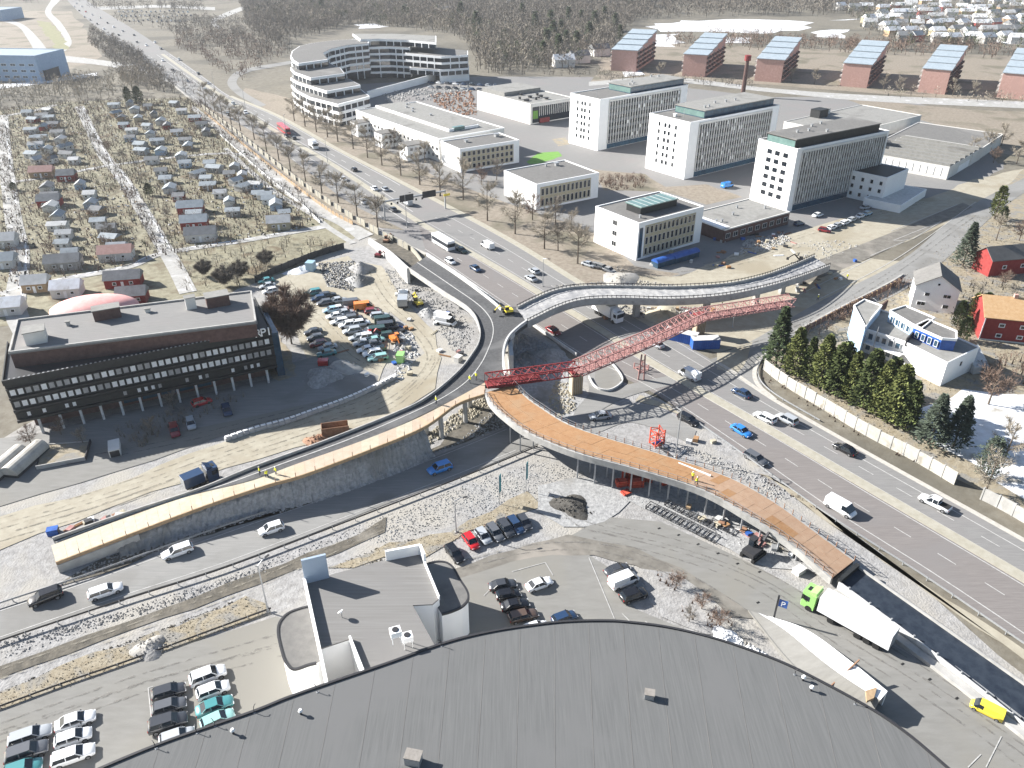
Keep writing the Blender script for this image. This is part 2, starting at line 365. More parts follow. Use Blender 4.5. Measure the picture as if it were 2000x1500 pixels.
ground('snowy_garden', [(1905, 900), (1960, 890), (2040, 930), (2040, 1000), (1980, 960)], M['snow'], rough_edge=.6, step=3)
ground('allotment_lawn', [(-300, 205), (0, 215), (100, 200), (380, 190), (470, 300), (700, 462), (560, 530), (480, 560), (330, 600), (-20, 640), (-300, 660)], M['garden'], rough_edge=.8, step=8)
ground('brick_estate_lawn', [(1150, 165), (1190, 100), (1300, 85), (2000, 110), (2200, 120), (2200, 200), (1900, 200), (1500, 165), (1300, 160)], M['verge'], rough_edge=3, step=20)
for i, q in enumerate([[(1260, 52), (1330, 40), (1480, 38), (1590, 44), (1560, 60), (1480, 66), (1400, 62), (1290, 62)],
          [(1275, 68), (1330, 66), (1320, 92), (1275, 90)], [(1600, 60), (1660, 58), (1650, 75), (1590, 72)],
          [(1620, 40), (1700, 36), (1860, 20), (2000, 20), (2000, 34), (1870, 44), (1760, 34)], [(1740, 14), (1850, 10), (1850, 20), (1750, 22)], [(1700, 46), (1790, 44), (1780, 52), (1710, 54)], [(1850, 50), (1990, 48), (2000, 60), (1870, 60)], [(1820, 72), (1900, 70), (1890, 80), (1830, 82)], [(1930, 74), (2010, 76), (2010, 88), (1940, 84)], [(1400, 74), (1470, 74), (1465, 84), (1405, 84)], [(1215, 140), (1250, 138), (1260, 146), (1220, 150)], [(690, 48), (730, 46), (760, 52), (700, 56)]]):
    ground('snow_field', q, M['snow'], rough_edge=7, step=14)
# roads far away
ribbon('far_road', [(0, 32), (45, 48), (75, 75), (98, 105)], [(0, 40), (35, 52), (55, 78), (70, 105)], M['lightpath'])
ribbon('far_road', [(118, 0), (100, 22), (120, 45), (140, 80), (128, 100)], [(100, 0), (88, 24), (106, 48), (126, 78), (112, 100)], M['lightpath'])
ribbon('snowy_track', [(0, 165), (70, 158), (190, 142)], [(0, 174), (72, 165), (190, 148)], M['snow'])
ribbon('access_road', [(420, 55), (412, 40), (440, 25), (480, 10)], [(432, 56), (424, 42), (450, 30), (490, 14)], M['lightpath'])
ribbon('access_road', [(520, 205), (478, 180), (462, 160), (480, 143), (530, 132), (575, 124)], [(508, 210), (462, 184), (444, 160), (468, 137), (525, 126), (572, 118)], M['asphalt_x'], n=30)
ribbon('access_road', [(160, 14), (240, 12), (320, 10), (420, 14)], [(162, 20), (240, 18), (320, 15), (420, 20)], M['lightpath'])
ground('green_verge', [(72, 40), (100, 44), (118, 66), (134, 96), (112, 98), (96, 76)], mat('verge_olive', (.17, .17, .09), (.24, .23, .13), .3), rough_edge=2, step=12)
ribbon('tramway_strip', [(1150, 160), (1300, 150), (1500, 172), (1700, 186), (2050, 200)], [(1150, 168), (1300, 160), (1500, 180), (1700, 198), (2050, 214)], M['lightpath'])
ribbon('access_road', [(120, 108), (200, 118), (320, 135), (400, 175)], [(115, 120), (200, 128), (300, 150), (390, 188)], M['lightpath'])
# ------------------------------------------------------------------ the highway
UP = [(150, -12), (190, 14), (262, 58), (330, 103), (400, 152), (450, 188), (542, 226), (660, 292), (776, 352), (980, 460), (1136, 555), (1292, 646), (1384, 700), (1514, 779), (1700, 885), (2000, 1052), (2200, 1170)]
LO = [(120, -12), (150, 20), (200, 62), (262, 110), (330, 160), (420, 232), (520, 318), (600, 378), (700, 435), (833, 497), (984, 601), (1126, 697), (1266, 762), (1443, 880), (1610, 1000), (1805, 1125), (2000, 1258), (2200, 1400)]
_, HL, HU = ribbon('highway', LO, UP, M['asphalt'], n=260)
MED0 = [(317, 106), (416, 176), (540, 258), (650, 322), (815, 432), (980, 529), (1058, 576), (1170, 643), (1284, 716), (1500, 839), (1700, 955), (2000, 1130), (2200, 1250)]
medc = catm([P(u, v) for u, v in MED0], 200)
def offset(c, d):
    out = []
    for k in range(len(c)):
        a = c[max(k - 1, 0)]; b = c[min(k + 1, len(c) - 1)]; t = np.array([b[0] - a[0], b[1] - a[1]]); t /= np.linalg.norm(t)
        out.append((c[k][0] - t[1] * d, c[k][1] + t[0] * d, c[k][2]))
    return np.array(out)
# warm tinted lower carriageway
LAY[0] += .0018
mb = MB(); a = catm([P(u, v) for u, v in MED0[4:]], 90); b = catm([P(u, v) for u, v in LO[9:]], 90)
a[:, 2] = LAY[0]; b[:, 2] = LAY[0]; mb.strip(a, b); mb.build('lower_carriageway', M['asphalt_warm'], kind='structure')
lift = LAY[0] + .01
mb = MB(); near = medc
mb.slab([(p[0], p[1], .2) for p in offset(near, 1.1)], [(p[0], p[1], .2) for p in offset(near, -1.1)], .14)
mb.build('median_island', M['median'], kind='structure')
def shoulder(name, px, w, h, m, n=160, side=0):
    c = catm([P(u, v) for u, v in px], n)
    mb = MB(); mb.slab([(p[0], p[1], h) for p in offset(c, w / 2 + side)], [(p[0], p[1], h) for p in offset(c, -w / 2 + side)], h)
    return mb.build(name, m, kind='structure')
shoulder('kerb_strip', UP[5:12], 2.2, .13, M['median'])
shoulder('kerb_strip', [(1400, 708), (1430, 726), (1514, 783), (1700, 889), (2000, 1056), (2200, 1174)], 1.0, .13, M['kerb'])
shoulder('kerb_strip', LO[3:10], 1.2, .13, M['kerb'])
def line(mb, c, w=.16, z=.06, dash=None):
    s = np.concatenate([[0], np.cumsum(np.linalg.norm(np.diff(c[:, :2], axis=0), axis=1))])
    def at(t): return np.array([np.interp(t, s, c[:, k]) for k in range(2)])
    if dash is None: segs = [(t, min(t + 6, s[-1])) for t in np.arange(0, s[-1] - .1, 6)]
    else: segs = [(t, t + dash[0]) for t in np.arange(0, s[-1] - dash[0], dash[0] + dash[1])]
    for t0, t1 in segs:
        p, q = at(t0), at(t1); d = q - p; L = np.linalg.norm(d)
        if L < .01: continue
        nn = np.array([-d[1], d[0]]) / L * w / 2
        mb.face([(*(p - nn), z), (*(q - nn), z), (*(q + nn), z), (*(p + nn), z)])
def between(A, B, f, u0=None, u1=None):
    """line lying a share f of the way from the median to the road edge, as 2d curve"""
    n = 200; a = catm([P(u, v) for u, v in A], n); b = catm([P(u, v) for u, v in B], n)
    out = []
    for k in range(n):
        d = np.linalg.norm(b[:, :2] - a[k, :2], axis=1); j = d.argmin(); out.append(a[k] * (1 - f) + b[j] * f)
    out = np.array(out)
    o2 = out.copy(); o2[2:-2] = (out[:-4] + out[1:-3] + out[2:-2] + out[3:-1] + out[4:]) / 5
    return o2
mb = MB(); zl = lift + .012
for f, dsh, w in ((.13, None, .18), (.42, (3, 4.5), .16), (.68, None, .2), (.93, None, .16)):
    line(mb, between(MED0[4:], UP[8:], f), w, zl, dsh)
for f, dsh, w in ((.13, None, .18), (.48, (3, 4.5), .16), (.86, None, .2), ):
    line(mb, between(MED0[4:], LO[9:], f), w, zl, dsh)
for f, dsh, w in ((.2, None, .35), (.5, (5, 7), .3), (.85, None, .35)):
    line(mb, between(MED0[:5], UP[2:9], f), w, zl, dsh); line(mb, between(MED0[:5], LO[2:10], f), w, zl, dsh)
mb.build('lane_markings', M['marking'], kind='structure')
ground('works_dust', [(1380, 600), (1560, 550), (1700, 505), (1790, 515), (1620, 600), (1500, 662), (1400, 690), (1300, 655)], M['sand'], rough_edge=.6, step=4)
# side slip lane that joins from the right-hand road
ribbon('slip_road', [(2100, 300), (1900, 400), (1766, 505), (1600, 590), (1480, 660), (1420, 690), (1380, 705)], [(2200, 330), (2010, 372), (1800, 545), (1640, 620), (1510, 688), (1474, 716), (1500, 775)], M['asphalt_x'], n=60)
ground('dusty_gore', [(1400, 690), (1470, 668), (1460, 700), (1440, 730), (1400, 722)], M['sand'], rough_edge=.5, step=3)
shoulder('kerb_strip', [(1560, 668), (1500, 690), (1476, 716), (1478, 748), (1514, 781)], .9, .14, M['kerb'], n=30)
ribbon('temporary_road', [(1500, 545), (1600, 508), (1740, 455), (1880, 396)], [(1560, 560), (1680, 512), (1800, 455), (1900, 405)], M['asphalt_wet'], n=30)
mb = MB()
for px in ([(1700, 506), (1640, 537), (1560, 577)], [(1905, 395), (1760, 500), (1600, 585)], [(1740, 452), (1810, 424), (1870, 400)], [(1745, 470), (1840, 432), (1775, 472), (1745, 470)], [(1765, 473), (1700, 500)]):
    line(mb, catm([P(*p) for p in px], 12) if len(px) == 3 else np.array([tuple(P(*p)) for p in px]), .22, lift + .03)
mb.build('lane_markings', M['marking'], kind='structure')
# cross street and the loop below the bridge
ribbon('cross_street', [(-250, 1268), (0, 1190), (182, 1131), (350, 1070), (520, 1010), (700, 948), (880, 880), (990, 835), (1092, 790), (1214, 755), (1318, 732)],
       [(-250, 1330), (0, 1252), (234, 1172), (429, 1110), (600, 1046), (750, 987), (900, 930), (1010, 885), (1120, 835), (1214, 780), (1318, 750)], M['asphalt_x'], n=80)
ribbon('loop_road', [(1080, 846), (1150, 812), (1220, 790), (1290, 800), (1360, 842)], [(1100, 872), (1170, 845), (1225, 826), (1280, 838), (1350, 868)], M['asphalt_x'], n=40)
ribbon('loop_road', [(1135, 705), (1150, 760), (1130, 800), (1095, 825)], [(1200, 720), (1214, 750), (1214, 775), (1150, 812)], M['asphalt_x'], n=30)
ground('loop_island', [(1168, 700), (1196, 702), (1212, 728), (1211, 745), (1195, 760), (1175, 758), (1162, 740)], M['lot'], closed_smooth=True)
mb = MB(); mb.wall(catm([P(1186, 703), P(1202, 720), P(1215, 740), P(1212, 752), P(1192, 764), P(1172, 763), P(1159, 754), P(1150, 738)], 40), .25, .6); tag(mb.build('traffic_barrier', M['concrete_new']), 'curved white concrete barrier round the loop island under the red girder', 'barrier')
ground('gravel_island', [(1250, 772), (1300, 790), (1340, 815), (1290, 796), (1240, 784)], M['sand'])
ground('central_gravel', [(1110, 740), (1150, 770), (1120, 812), (1090, 830), (1040, 790), (1010, 740), (990, 690), (1010, 640), (1060, 660), (1110, 700)], M['gravel2'], rough_edge=.6, step=3)
mb = MB()
for A, B, f, dsh in (( [(0, 1190), (182, 1131), (350, 1070), (520, 1010), (700, 948), (880, 880), (990, 835)], [(0, 1252), (234, 1172), (429, 1110), (600, 1046), (750, 987), (900, 930), (1010, 885)], .07, None),
                     ( [(0, 1190), (182, 1131), (350, 1070), (520, 1010), (700, 948), (880, 880), (990, 835)], [(0, 1252), (234, 1172), (429, 1110), (600, 1046), (750, 987), (900, 930), (1010, 885)], .9, None)):
    line(mb, between(A, B, f), .14, LAY[0] + .01, dsh)
mb.build('lane_markings', M['marking'], kind='structure')
# surfaces round the works
ground('haul_road', [(-200, 1090), (0, 1010), (200, 955), (420, 870), (620, 800), (740, 760), (830, 690), (800, 640), (745, 600), (700, 530), (705, 512), (745, 520), (800, 600), (850, 650), (862, 700), (850, 760), (760, 815), (640, 860), (440, 915), (220, 990), (0, 1075), (-200, 1150)], M['sand'], rough_edge=.5, step=5)
ground('car_storage_yard', [(500, 555), (590, 520), (680, 500), (720, 540), (760, 600), (760, 700), (740, 745), (640, 745), (600, 700), (560, 620)], M['sand'], rough_edge=.5, step=5)
ground('forecourt_asphalt', [(-200, 880), (60, 850), (200, 815), (530, 740), (560, 712), (640, 690), (740, 735), (735, 755), (680, 780), (560, 812), (440, 850), (340, 885), (180, 930), (0, 980), (-200, 1020)], M['asphalt_x'], rough_edge=.3, step=5)
ground('concrete_strip', [(-200, 985), (0, 925), (180, 880), (420, 830), (600, 790), (735, 755), (735, 765), (600, 805), (440, 850), (300, 900), (0, 990), (-200, 1050)], M['lot'], rough_edge=.2, step=5)
ground('bank_of_rubble', [(560, 1000), (750, 930), (860, 870), (900, 820), (930, 780), (960, 800), (1000, 830), (860, 880), (700, 940), (520, 1005), (300, 1080), (190, 1125), (100, 1150), (220, 1080), (400, 1020)], M['mud'], rough_edge=.6, step=4)
ground('old_cycle_path', [(-200, 1370), (0, 1302), (250, 1215), (500, 1120), (700, 1045), (755, 1010), (752, 1040), (560, 1120), (380, 1190), (0, 1325), (-200, 1400)], M['mud'], rough_edge=.35, step=4)
ground('verge_dry_grass', [(-200, 1440), (0, 1352), (120, 1300), (300, 1235), (480, 1165), (520, 1180), (530, 1200), (330, 1272), (160, 1335), (0, 1390), (-200, 1460)], M['grass'], rough_edge=.8, step=3)
ground('verge_dry_grass', [(640, 1110), (760, 1060), (880, 1040), (960, 1000), (1030, 960), (1060, 990), (960, 1025), (880, 1060), (830, 1090), (760, 1085), (690, 1110)], M['grass'], rough_edge=.8, step=3)
ground('verge_dry_grass', [(480, 700), (530, 640), (570, 690), (580, 735), (545, 745)], M['grass'], rough_edge=.4, step=2)
ground('shop_parking', [(-300, 1490), (0, 1388), (270, 1290), (540, 1205), (640, 1240), (620, 1380), (200, 1600), (-400, 1900)], M['lot'])
ground('shop_parking', [(880, 1130), (1000, 1095), (1060, 1080), (1150, 1085), (1190, 1110), (1240, 1190), (1480, 1290), (1200, 1330), (900, 1330)], M['lot'])
ground('delivery_road', [(1160, 1075), (1110, 1050), (1180, 1010), (1290, 1020), (1400, 1070), (1520, 1130), (1640, 1200), (1830, 1310), (2100, 1490), (2200, 1700), (1800, 1700), (1740, 1420), (1480, 1200), (1350, 1160), (1230, 1095)], M['lot'], rough_edge=.2, step=5)
ground('wet_access_road', [(880, 1115), (960, 1085), (1040, 1062), (1110, 1045), (1180, 1060), (1240, 1070), (1330, 1110), (1420, 1165), (1480, 1210), (1420, 1205), (1330, 1150), (1240, 1105), (1160, 1085), (1080, 1085), (1000, 1098), (900, 1130)], M['asphalt_wet'], rough_edge=.35, step=3)
ground('bare_planting_bed', [(1240, 1110), (1320, 1120), (1400, 1180), (1470, 1250), (1380, 1240), (1290, 1205)], M['gravel'], rough_edge=.4, step=3)
ground('rubble_below_bridge', [(1200, 920), (1330, 950), (1450, 1000), (1560, 1070), (1600, 1120), (1500, 1110), (1350, 1040), (1230, 980)], M['gravel2'], rough_edge=.5, step=3)
ground('muddy_patch', [(1050, 950), (1180, 930), (1230, 980), (1180, 1020), (1100, 1030), (1050, 1000)], M['gravel2'], rough_edge=.9, step=3)
ground('verge_by_highway', [(1480, 925), (1560, 965), (1660, 1050), (1800, 1150), (2000, 1290), (2100, 1370), (2100, 1340), (2000, 1270), (1800, 1140), (1600, 1010), (1500, 930)], M['sand'], rough_edge=.25, step=3)
ribbon('cycle_path', [(380, 205), (470, 265), (560, 345), (640, 405), (690, 440)], [(398, 205), (500, 262), (600, 335), (680, 395), (790, 450)], M['verge'], n=50)
ribbon('cycle_path', [(372, 212), (430, 262), (520, 350), (600, 410), (660, 440), (700, 470)], [(378, 206), (440, 255), (540, 335), (620, 395), (680, 430), (730, 458)], M['lightpath'], n=50)
# allotment paths
PATHS = [([(155, 208), (200, 300), (240, 350), (330, 500), (368, 572)], 4.5), ([(5, 225), (10, 300), (25, 420), (40, 500), (30, 600), (55, 660)], 5), ([(0, 360), (100, 345), (240, 320), (440, 300), (520, 320)], 3.0),
         ([(0, 575), (130, 545), (250, 522), (320, 495), (480, 470), (640, 442)], 3.5), ([(440, 290), (530, 370), (610, 420), (640, 444), (690, 476)], 2.2), ([(0, 228), (60, 218), (110, 205)], 4)]
for px, wd in PATHS:
    c = catm([P(u, v) for u, v in px], 50); LAY[0] += .0015; mb = MB()
    A = offset(c, wd / 2); B = offset(c, -wd / 2); A[:, 2] = LAY[0]; B[:, 2] = LAY[0]; mb.strip(A, B); mb.build('garden_path', M['lightpath'], kind='structure')
for px, wd in PATHS[:4]:
    c = catm([P(u, v) for u, v in px], 50); mb = MB(); LAY[0] += .0015
    for s in (.3,):
        for k in range(0, 48, 1):
            if R.random() < .45:
                q = offset(c[k:k + 3], s * wd + R.uniform(-.2, .2)); h = R.uniform(.12, .38)
                A = offset(q, h); B = offset(q, -h); A[:, 2] = LAY[0]; B[:, 2] = LAY[0]; mb.strip(A, B)
    o = mb.build('snow_streaks', M['snow'], kind='structure')
# parking bay lines
mb = MB()
for (u0, v0), (u1, v1) in [((1925, 1500), (1955, 1440)), ((1890, 1500), (1915, 1475)), ((1215, 1200), (1240, 1225)), ((945, 1165), (960, 1150)), ((1000, 1118), (1065, 1100)), ((1065, 1100), (1080, 1125)), ((1150, 1090), (1200, 1210)), ((290, 1345), (300, 1440)), ((290, 1345), (300, 1342)), ((1260, 1215), (1300, 1245))]:
    line(mb, np.array([tuple(P(u0, v0)), tuple(P(u1, v1))]), .12, LAY[0] + .02)
mb.build('bay_markings', M['marking'], kind='structure')
# ================================================================== BRIDGES AND RAMPS
def deck_lines(pl, n):
    return catm([P(u, v, z) for u, v, z in pl], n)
# --- the outer ramp: new asphalt with concrete edge walls
ramp = thing('curved_ramp', 'curved ramp of new dark asphalt with grey edge walls sweeping round the building site', 'ramp', P(850, 790), world=True)
OL = [(797, 525, 4.2), (860, 568, 5.2), (917, 606, 5.8), (936, 640, 6), (936, 668, 6), (922, 694, 6), (895, 728, 6), (838, 776, 6), (776, 808, 5.7), (633, 865, 5.1), (490, 917, 4.2), (390, 958, 3.5), (250, 1004, 2.6), (104, 1055, 2)]
OI = [(834, 500, 4.2), (905, 548, 5.2), (972, 600, 5.8), (990, 628, 6), (985, 668, 6), (975, 705, 6), (948, 745, 6), (867, 789, 6), (750, 844, 5.7), (620, 893, 5.1), (490, 938, 4.2), (364, 969, 3.4), (240, 1012, 2.6), (117, 1062, 2)]
A = deck_lines(OL, 110); B = deck_lines(OI, 110)
MB().slab(A, B, .9, 0, 1).build('deck', [M['asphalt_dark'], M['concrete']], ramp)
mb = MB(); mb.wall(A, .22, .55, drop=.4); mb.build('parapet', M['concrete'], ramp)
mb = MB(); mb.wall(B[:32], .3, .7, drop=.4); mb.build('parapet', M['concrete_new'], ramp)
mb = MB(); mb.wall(A * .52 + B * .48, .22, .04); mb.build('edge_line', M['marking'], ramp)
mb = MB()
for k in range(4, 48): mb.box(A[k][0] - .15, A[k][1] - .15, 0, A[k][0] + .15, A[k][1] + .15, A[k][2])
mb = MB()
for k in range(18, 108, 9):
    c = A[k] * .45 + B[k] * .55; mb2 = MB(); mb2.tube([(c[0], c[1], 0), (c[0], c[1], c[2] - .9)], .55, 10); mb2.build('pier', M['concrete'], ramp)
# the solid white walled trough at the top of the ramp
tr = thing('ramp_trough', 'white walled concrete trough at the head of the ramp beside the highway', 'ramp', P(760, 500), world=True)
Tl = catm([P(722, 474, .2), P(760, 500, 1.4), P(797, 527, 4.2)], 12); Tr = catm([P(752, 462, .2), P(800, 480, 1.4), P(832, 502, 4.2)], 12)
for k in range(12): Tl[k][2] = .6 + 3.2 * (k / 11); Tr[k][2] = .6 + 3.2 * (k / 11)
mb = MB(); mb.wall([(p[0], p[1], 0) for p in Tl], .9, 1.0); 
mb = MB(); q = [(p[0], p[1], p[2]) for p in Tl]; mb.wall(q, .8, .9, drop=3.6); mb.build('side_wall', M['concrete_new'], tr)
mb = MB(); mb.wall([(p[0], p[1], 1.0) for p in Tr], .4, .6, drop=1.0); mb.build('side_wall', M['median'], tr)
mb = MB(); mb.strip([(p[0], p[1], .3) for p in Tl], [(p[0], p[1], .3) for p in Tr]); mb.build('floor_slab', M['mud'], tr)
# --- pale plywood deck along the ramp
pd = thing('formwork_deck', 'long strip of pale plywood formwork deck along the outer side of the asphalt ramp', 'bridge deck', P(600, 930), world=True)
PO = [(946, 770, 6), (893, 789, 6), (828, 834, 6), (724, 878, 5.6), (594, 927, 4.9), (520, 948, 4.4), (390, 992, 3.5), (221, 1056, 2.5), (109, 1099, 2)]
PI = [(948, 747, 6), (867, 791, 6), (800, 824, 6), (700, 864, 5.6), (570, 910, 4.9), (490, 940, 4.3), (364, 971, 3.4), (240, 1014, 2.6), (100, 1066, 2)]
NPL = 46
A = deck_lines(PI, NPL + 1); B = deck_lines(PO, NPL + 1)
mats_ = [M['plypeach'], M['plypale'], M['orangel']]
for k in range(NPL):
    a0, a1, b0, b1 = A[k] , A[k] * .012 + A[k + 1] * .988, B[k], B[k] * .012 + B[k + 1] * .988
    mb = MB(); mb.slab([a0, a1], [b0, b1], .12)
    for q in range(len(mb.v)): mb.v[q] = (mb.v[q][0], mb.v[q][1], mb.v[q][2] + .06)
    mb.build('plywood_panel', mats_[0] if k < 24 and R.random() < .75 else mats_[1], pd)
mb = MB(); mb.slab(A, B, .5); 
for q in range(len(mb.v)): mb.v[q] = (mb.v[q][0], mb.v[q][1], mb.v[q][2] - .08)
mb.build('deck_frame', M['dark'], pd)
mb = MB(); mb.wall(B, .22, .14, drop=.5); mb.build('edge_beam', M['timber'], pd)
for k in range(0, NPL, 2):
    c = B[k]; mb2 = MB(); mb2.bar((c[0], c[1], c[2]), (c[0] + .05, c[1] - .05, c[2] + 1.0), .09); mb2.build('rail_post', M['rust'], pd)
for k in range(3, 12, 4):
    c = B[k] * .45 + A[k] * .55; mb2 = MB(); mb2.tube([(c[0], c[1], 0), (c[0], c[1], c[2] - .6)], .45, 10); mb2.build('pier', M['concrete'], pd)
NS = 150; E0 = catm([tuple(p) for p in B[9:42]], NS); rows = []
for (d_, f_) in ((-1.2, .80), (-.3, .62), (.3, .40), (.9, .2), (1.6, .06), (2.2, .0)):
    q = offset(E0, d_); q[:, 2] = np.maximum(.03, E0[:, 2] * f_ + np.array([R.uniform(-.22, .22) for _ in range(NS)]) * (f_ > .01)); q[:, 0] += [R.uniform(-.2, .2) for _ in range(NS)]; rows.append(q)
mb = MB()
for q0, q1 in zip(rows[:-1], rows[1:]): mb.strip(q0, q1)
mb.build('rubble_embankment', M['gravel2'], kind='structure')
# solid retaining wall below the lower end
rw = thing('retaining_wall', 'grey concrete retaining wall below the low end of the plywood deck', 'wall', P(250, 1100), world=True)
W = B[39:]; mb = MB(); mb.wall([(p[0], p[1], p[2] - .8) for p in W], .5, .35, drop=4); mb.build('wall_face', M['concrete'], rw)
# --- plaza in the middle
plz = thing('bridge_plaza', 'raised grey concrete plaza where the three ramps meet', 'bridge deck', P(960, 640), world=True)
Z = 6.0
def P3(u, v, z=6.0): return P(u, v, z)
pl = [(975, 598), (1012, 600), (1034, 612), (1030, 632), (1000, 655), (984, 680), (981, 705), (986, 735), (990, 752), (948, 752), (945, 742), (972, 706), (982, 668), (988, 628)]
mb = MB(); mb.prism([P2(u, v, 5.99) for u, v in pl], 5.2, 6.06); mb.build('deck', M['asphalt_dark'], plz)
inner = catm([P(u, v, 6.05) for u, v in [(1034, 627), (1012, 643), (993, 662), (984, 685), (983, 712), (988, 738)]], 24)
mb = MB(); mb.wall(inner, .4, .8, drop=.8); mb.build('parapet', M['concrete_new'], plz)
mb = MB(); mb.wall(catm([P(u, v, 0) for u, v in [(1000, 672), (996, 700), (999, 735)]], 10), .9, 5.2); mb.build('pier', M['concrete_new'], plz)
# --- the quilted curved bridge over the highway
qb = thing('curved_bridge', 'long curved bridge with pale quilted deck crossing over the highway', 'bridge', P(1300, 590), world=True)
QU = [(1010, 604, 6.1), (1040, 589, 6.1), (1084, 571, 6.1), (1136, 563, 6.1), (1214, 562, 6.1), (1300, 564, 6.1), (1380, 561, 6), (1440, 554, 5.8), (1500, 539, 5.2), (1550, 520, 4.2), (1590, 503, 3.0)]
QL = [(1030, 632, 6.1), (1050, 622, 6.1), (1090, 603, 6.1), (1140, 589, 6.1), (1214, 586, 6.1), (1300, 588, 6.1), (1380, 584, 6), (1440, 576, 5.8), (1510, 560, 5.2), (1570, 541, 4.2), (1620, 522, 3.0)]
A = deck_lines(QU, 90); B = deck_lines(QL, 90)
mb = MB(); i0 = 0
ns = 9
V = []
for k in range(90):
    for j in range(ns):
        f = j / (ns - 1); p = A[k] * (1 - f) + B[k] * f
        V.append((p[0], p[1], p[2] + .12 * max(0, math.sin(math.pi * f)) ** .5 + R.uniform(-.05, .05) + (.05 if k % 2 else 0)))
mb.v = V
for k in range(89):
    for j in range(ns - 1):
        a = k * ns + j; mb.f.append((a, a + 1, a + ns + 1, a + ns)); mb.m.append(0)
mb.build('quilted_cover', M['quilt'], qb, smooth=False)
def low(a, d): b = a.copy(); b[:, 2] -= d; return b
MB().slab(low(A, .15), low(B, .15), 1.1).build('deck', M['concrete'], qb)
for E_, nm in ((A, 0), (B, 1)):
    mb = MB(); mb.wall(E_, .35, .7, drop=.9); mb.build('parapet', M['concrete'], qb)
    mb = MB()
    for k in range(0, 90): 
        p = E_[k]; mb.box(p[0] - .06, p[1] - .06, p[2] + .6, p[0] + .06, p[1] + .06, p[2] + 1.35)
    mb.wall([(p[0], p[1], p[2] + 1.1) for p in E_], .1, .14); mb.build('railing', M['dark'], qb)
for k in (30, 46, 60, 70, 78):
    c = (A[k] + B[k]) / 2; mb2 = MB(); mb2.cbox(c[0], c[1], 0, 1.6, 1.0, c[2] - 1.0, rad(30)); mb2.build('pier', M['concrete'], qb)
# --- the orange bridge deck
ob = thing('orange_bridge_deck', 'broad curved bridge deck laid with orange plywood panels over the cross street', 'bridge', P(1200, 880), world=True)
DL = [(948, 768, 6), (960, 788, 6), (985, 812, 6), (1035, 847, 6), (1126, 884, 6), (1240, 915, 5.8), (1370, 956, 5.2), (1470, 1012, 4.2), (1540, 1058, 3.1), (1625, 1130, 1.7)]
DR = [(1004, 751, 6), (1030, 778, 6), (1060, 799, 6), (1103, 826, 6), (1160, 848, 6), (1292, 888, 5.8), (1422, 932, 5.2), (1510, 980, 4.2), (1580, 1030, 3.1), (1668, 1096, 1.7)]
NP = 44
A = deck_lines(DL, NP + 1); B = deck_lines(DR, NP + 1)
for k in range(NP):
    for (f0, f1) in ((0.03, .497), (.503, .97)):
        g = .012
        c00 = A[k] * (1 - f0) + B[k] * f0; c01 = A[k] * (1 - f1) + B[k] * f1
        e = A[k] * g + A[k + 1] * (1 - g); e2 = B[k] * g + B[k + 1] * (1 - g)
        c10 = e * (1 - f0) + e2 * f0; c11 = e * (1 - f1) + e2 * f1
        dz = .1 + R.uniform(0, .03)
        mb = MB(); mb.slab([c00 + [0, 0, dz], c10 + [0, 0, dz]], [c01 + [0, 0, dz], c11 + [0, 0, dz]], .08)
        mb.build('plywood_panel', M['orange'] if k < 27 or R.random() < .15 else M['orangel'], ob)
MB().slab(A, B, .45).build('deck_frame', M['dark'], ob)
mb = MB(); mb.wall(A, .5, .12, drop=1.1); mb.build('edge_beam', M['concrete'], ob)
mb = MB(); mb.wall(B, .4, .12, drop=.9); mb.build('edge_beam', M['concrete'], ob)
for k in range(0, NP + 1):
    for E_ in (A, B):
        c = E_[k]; mb2 = MB(); mb2.box(c[0] - .05, c[1] - .05, c[2], c[0] + .05, c[1] + .05, c[2] + 1.1); mb2.build('rail_post', M['rust'], ob)
mb = MB(); 
for E_ in (A, B):
    for h in (.55, 1.05): mb.wall([(p[0], p[1], p[2] + h) for p in E_], .05, .05)
mb.build('guard_rail', M['steel'], ob)
for k in range(6, NP - 3, 2):
    for f in (.1, .5, .9):
        c = A[k] * (1 - f) + B[k] * f
        if 9 < k < 15: continue
        mb2 = MB(); mb2.box(c[0] - .12, c[1] - .12, 0, c[0] + .12, c[1] + .12, c[2] - .45); mb2.build('prop', M['steel'], ob)
OBA, OBB = A, B
# --- black ramp beyond
br = thing('black_ramp', 'straight ramp floored with black membrane between pale side walls', 'ramp', P(1800, 1260), world=True)
A = deck_lines([(1638, 1139, 1.5), (1820, 1275, 1.0), (2010, 1425, .6), (2100, 1500, .4)], 40); B = deck_lines([(1674, 1108, 1.5), (1840, 1225, 1.0), (2010, 1345, .6), (2120, 1425, .4)], 40)
MB().slab(A, B, .8).build('ramp_floor', M['membrane'], br)
mb = MB(); mb.wall(A, .25, .32, drop=1.6); mb.build('side_wall', M['concrete_new'], br)
mb = MB(); mb.wall(B, .25, .35, drop=1.6); mb.build('side_wall', M['concrete'], br)
mb = MB(); q = offset(A, -.95); q[:, 2] = .5; mb.wall(q, 1.2, .15, drop=.6); mb.build('footing', M['concrete'], br)
for k in range(2, 40, 4):
    mb = MB(); c = A[k]; mb.box(c[0] - .1, c[1] - .1, c[2] + .3, c[0] + .1, c[1] + .1, c[2] + .7); mb.build('bracket', M['steel'], br)
mb = MB(); mb.bar(A[0] + [0, 0, .3], B[0] + [0, 0, .3], .6, .9); mb.build('end_beam', M['black'], br)
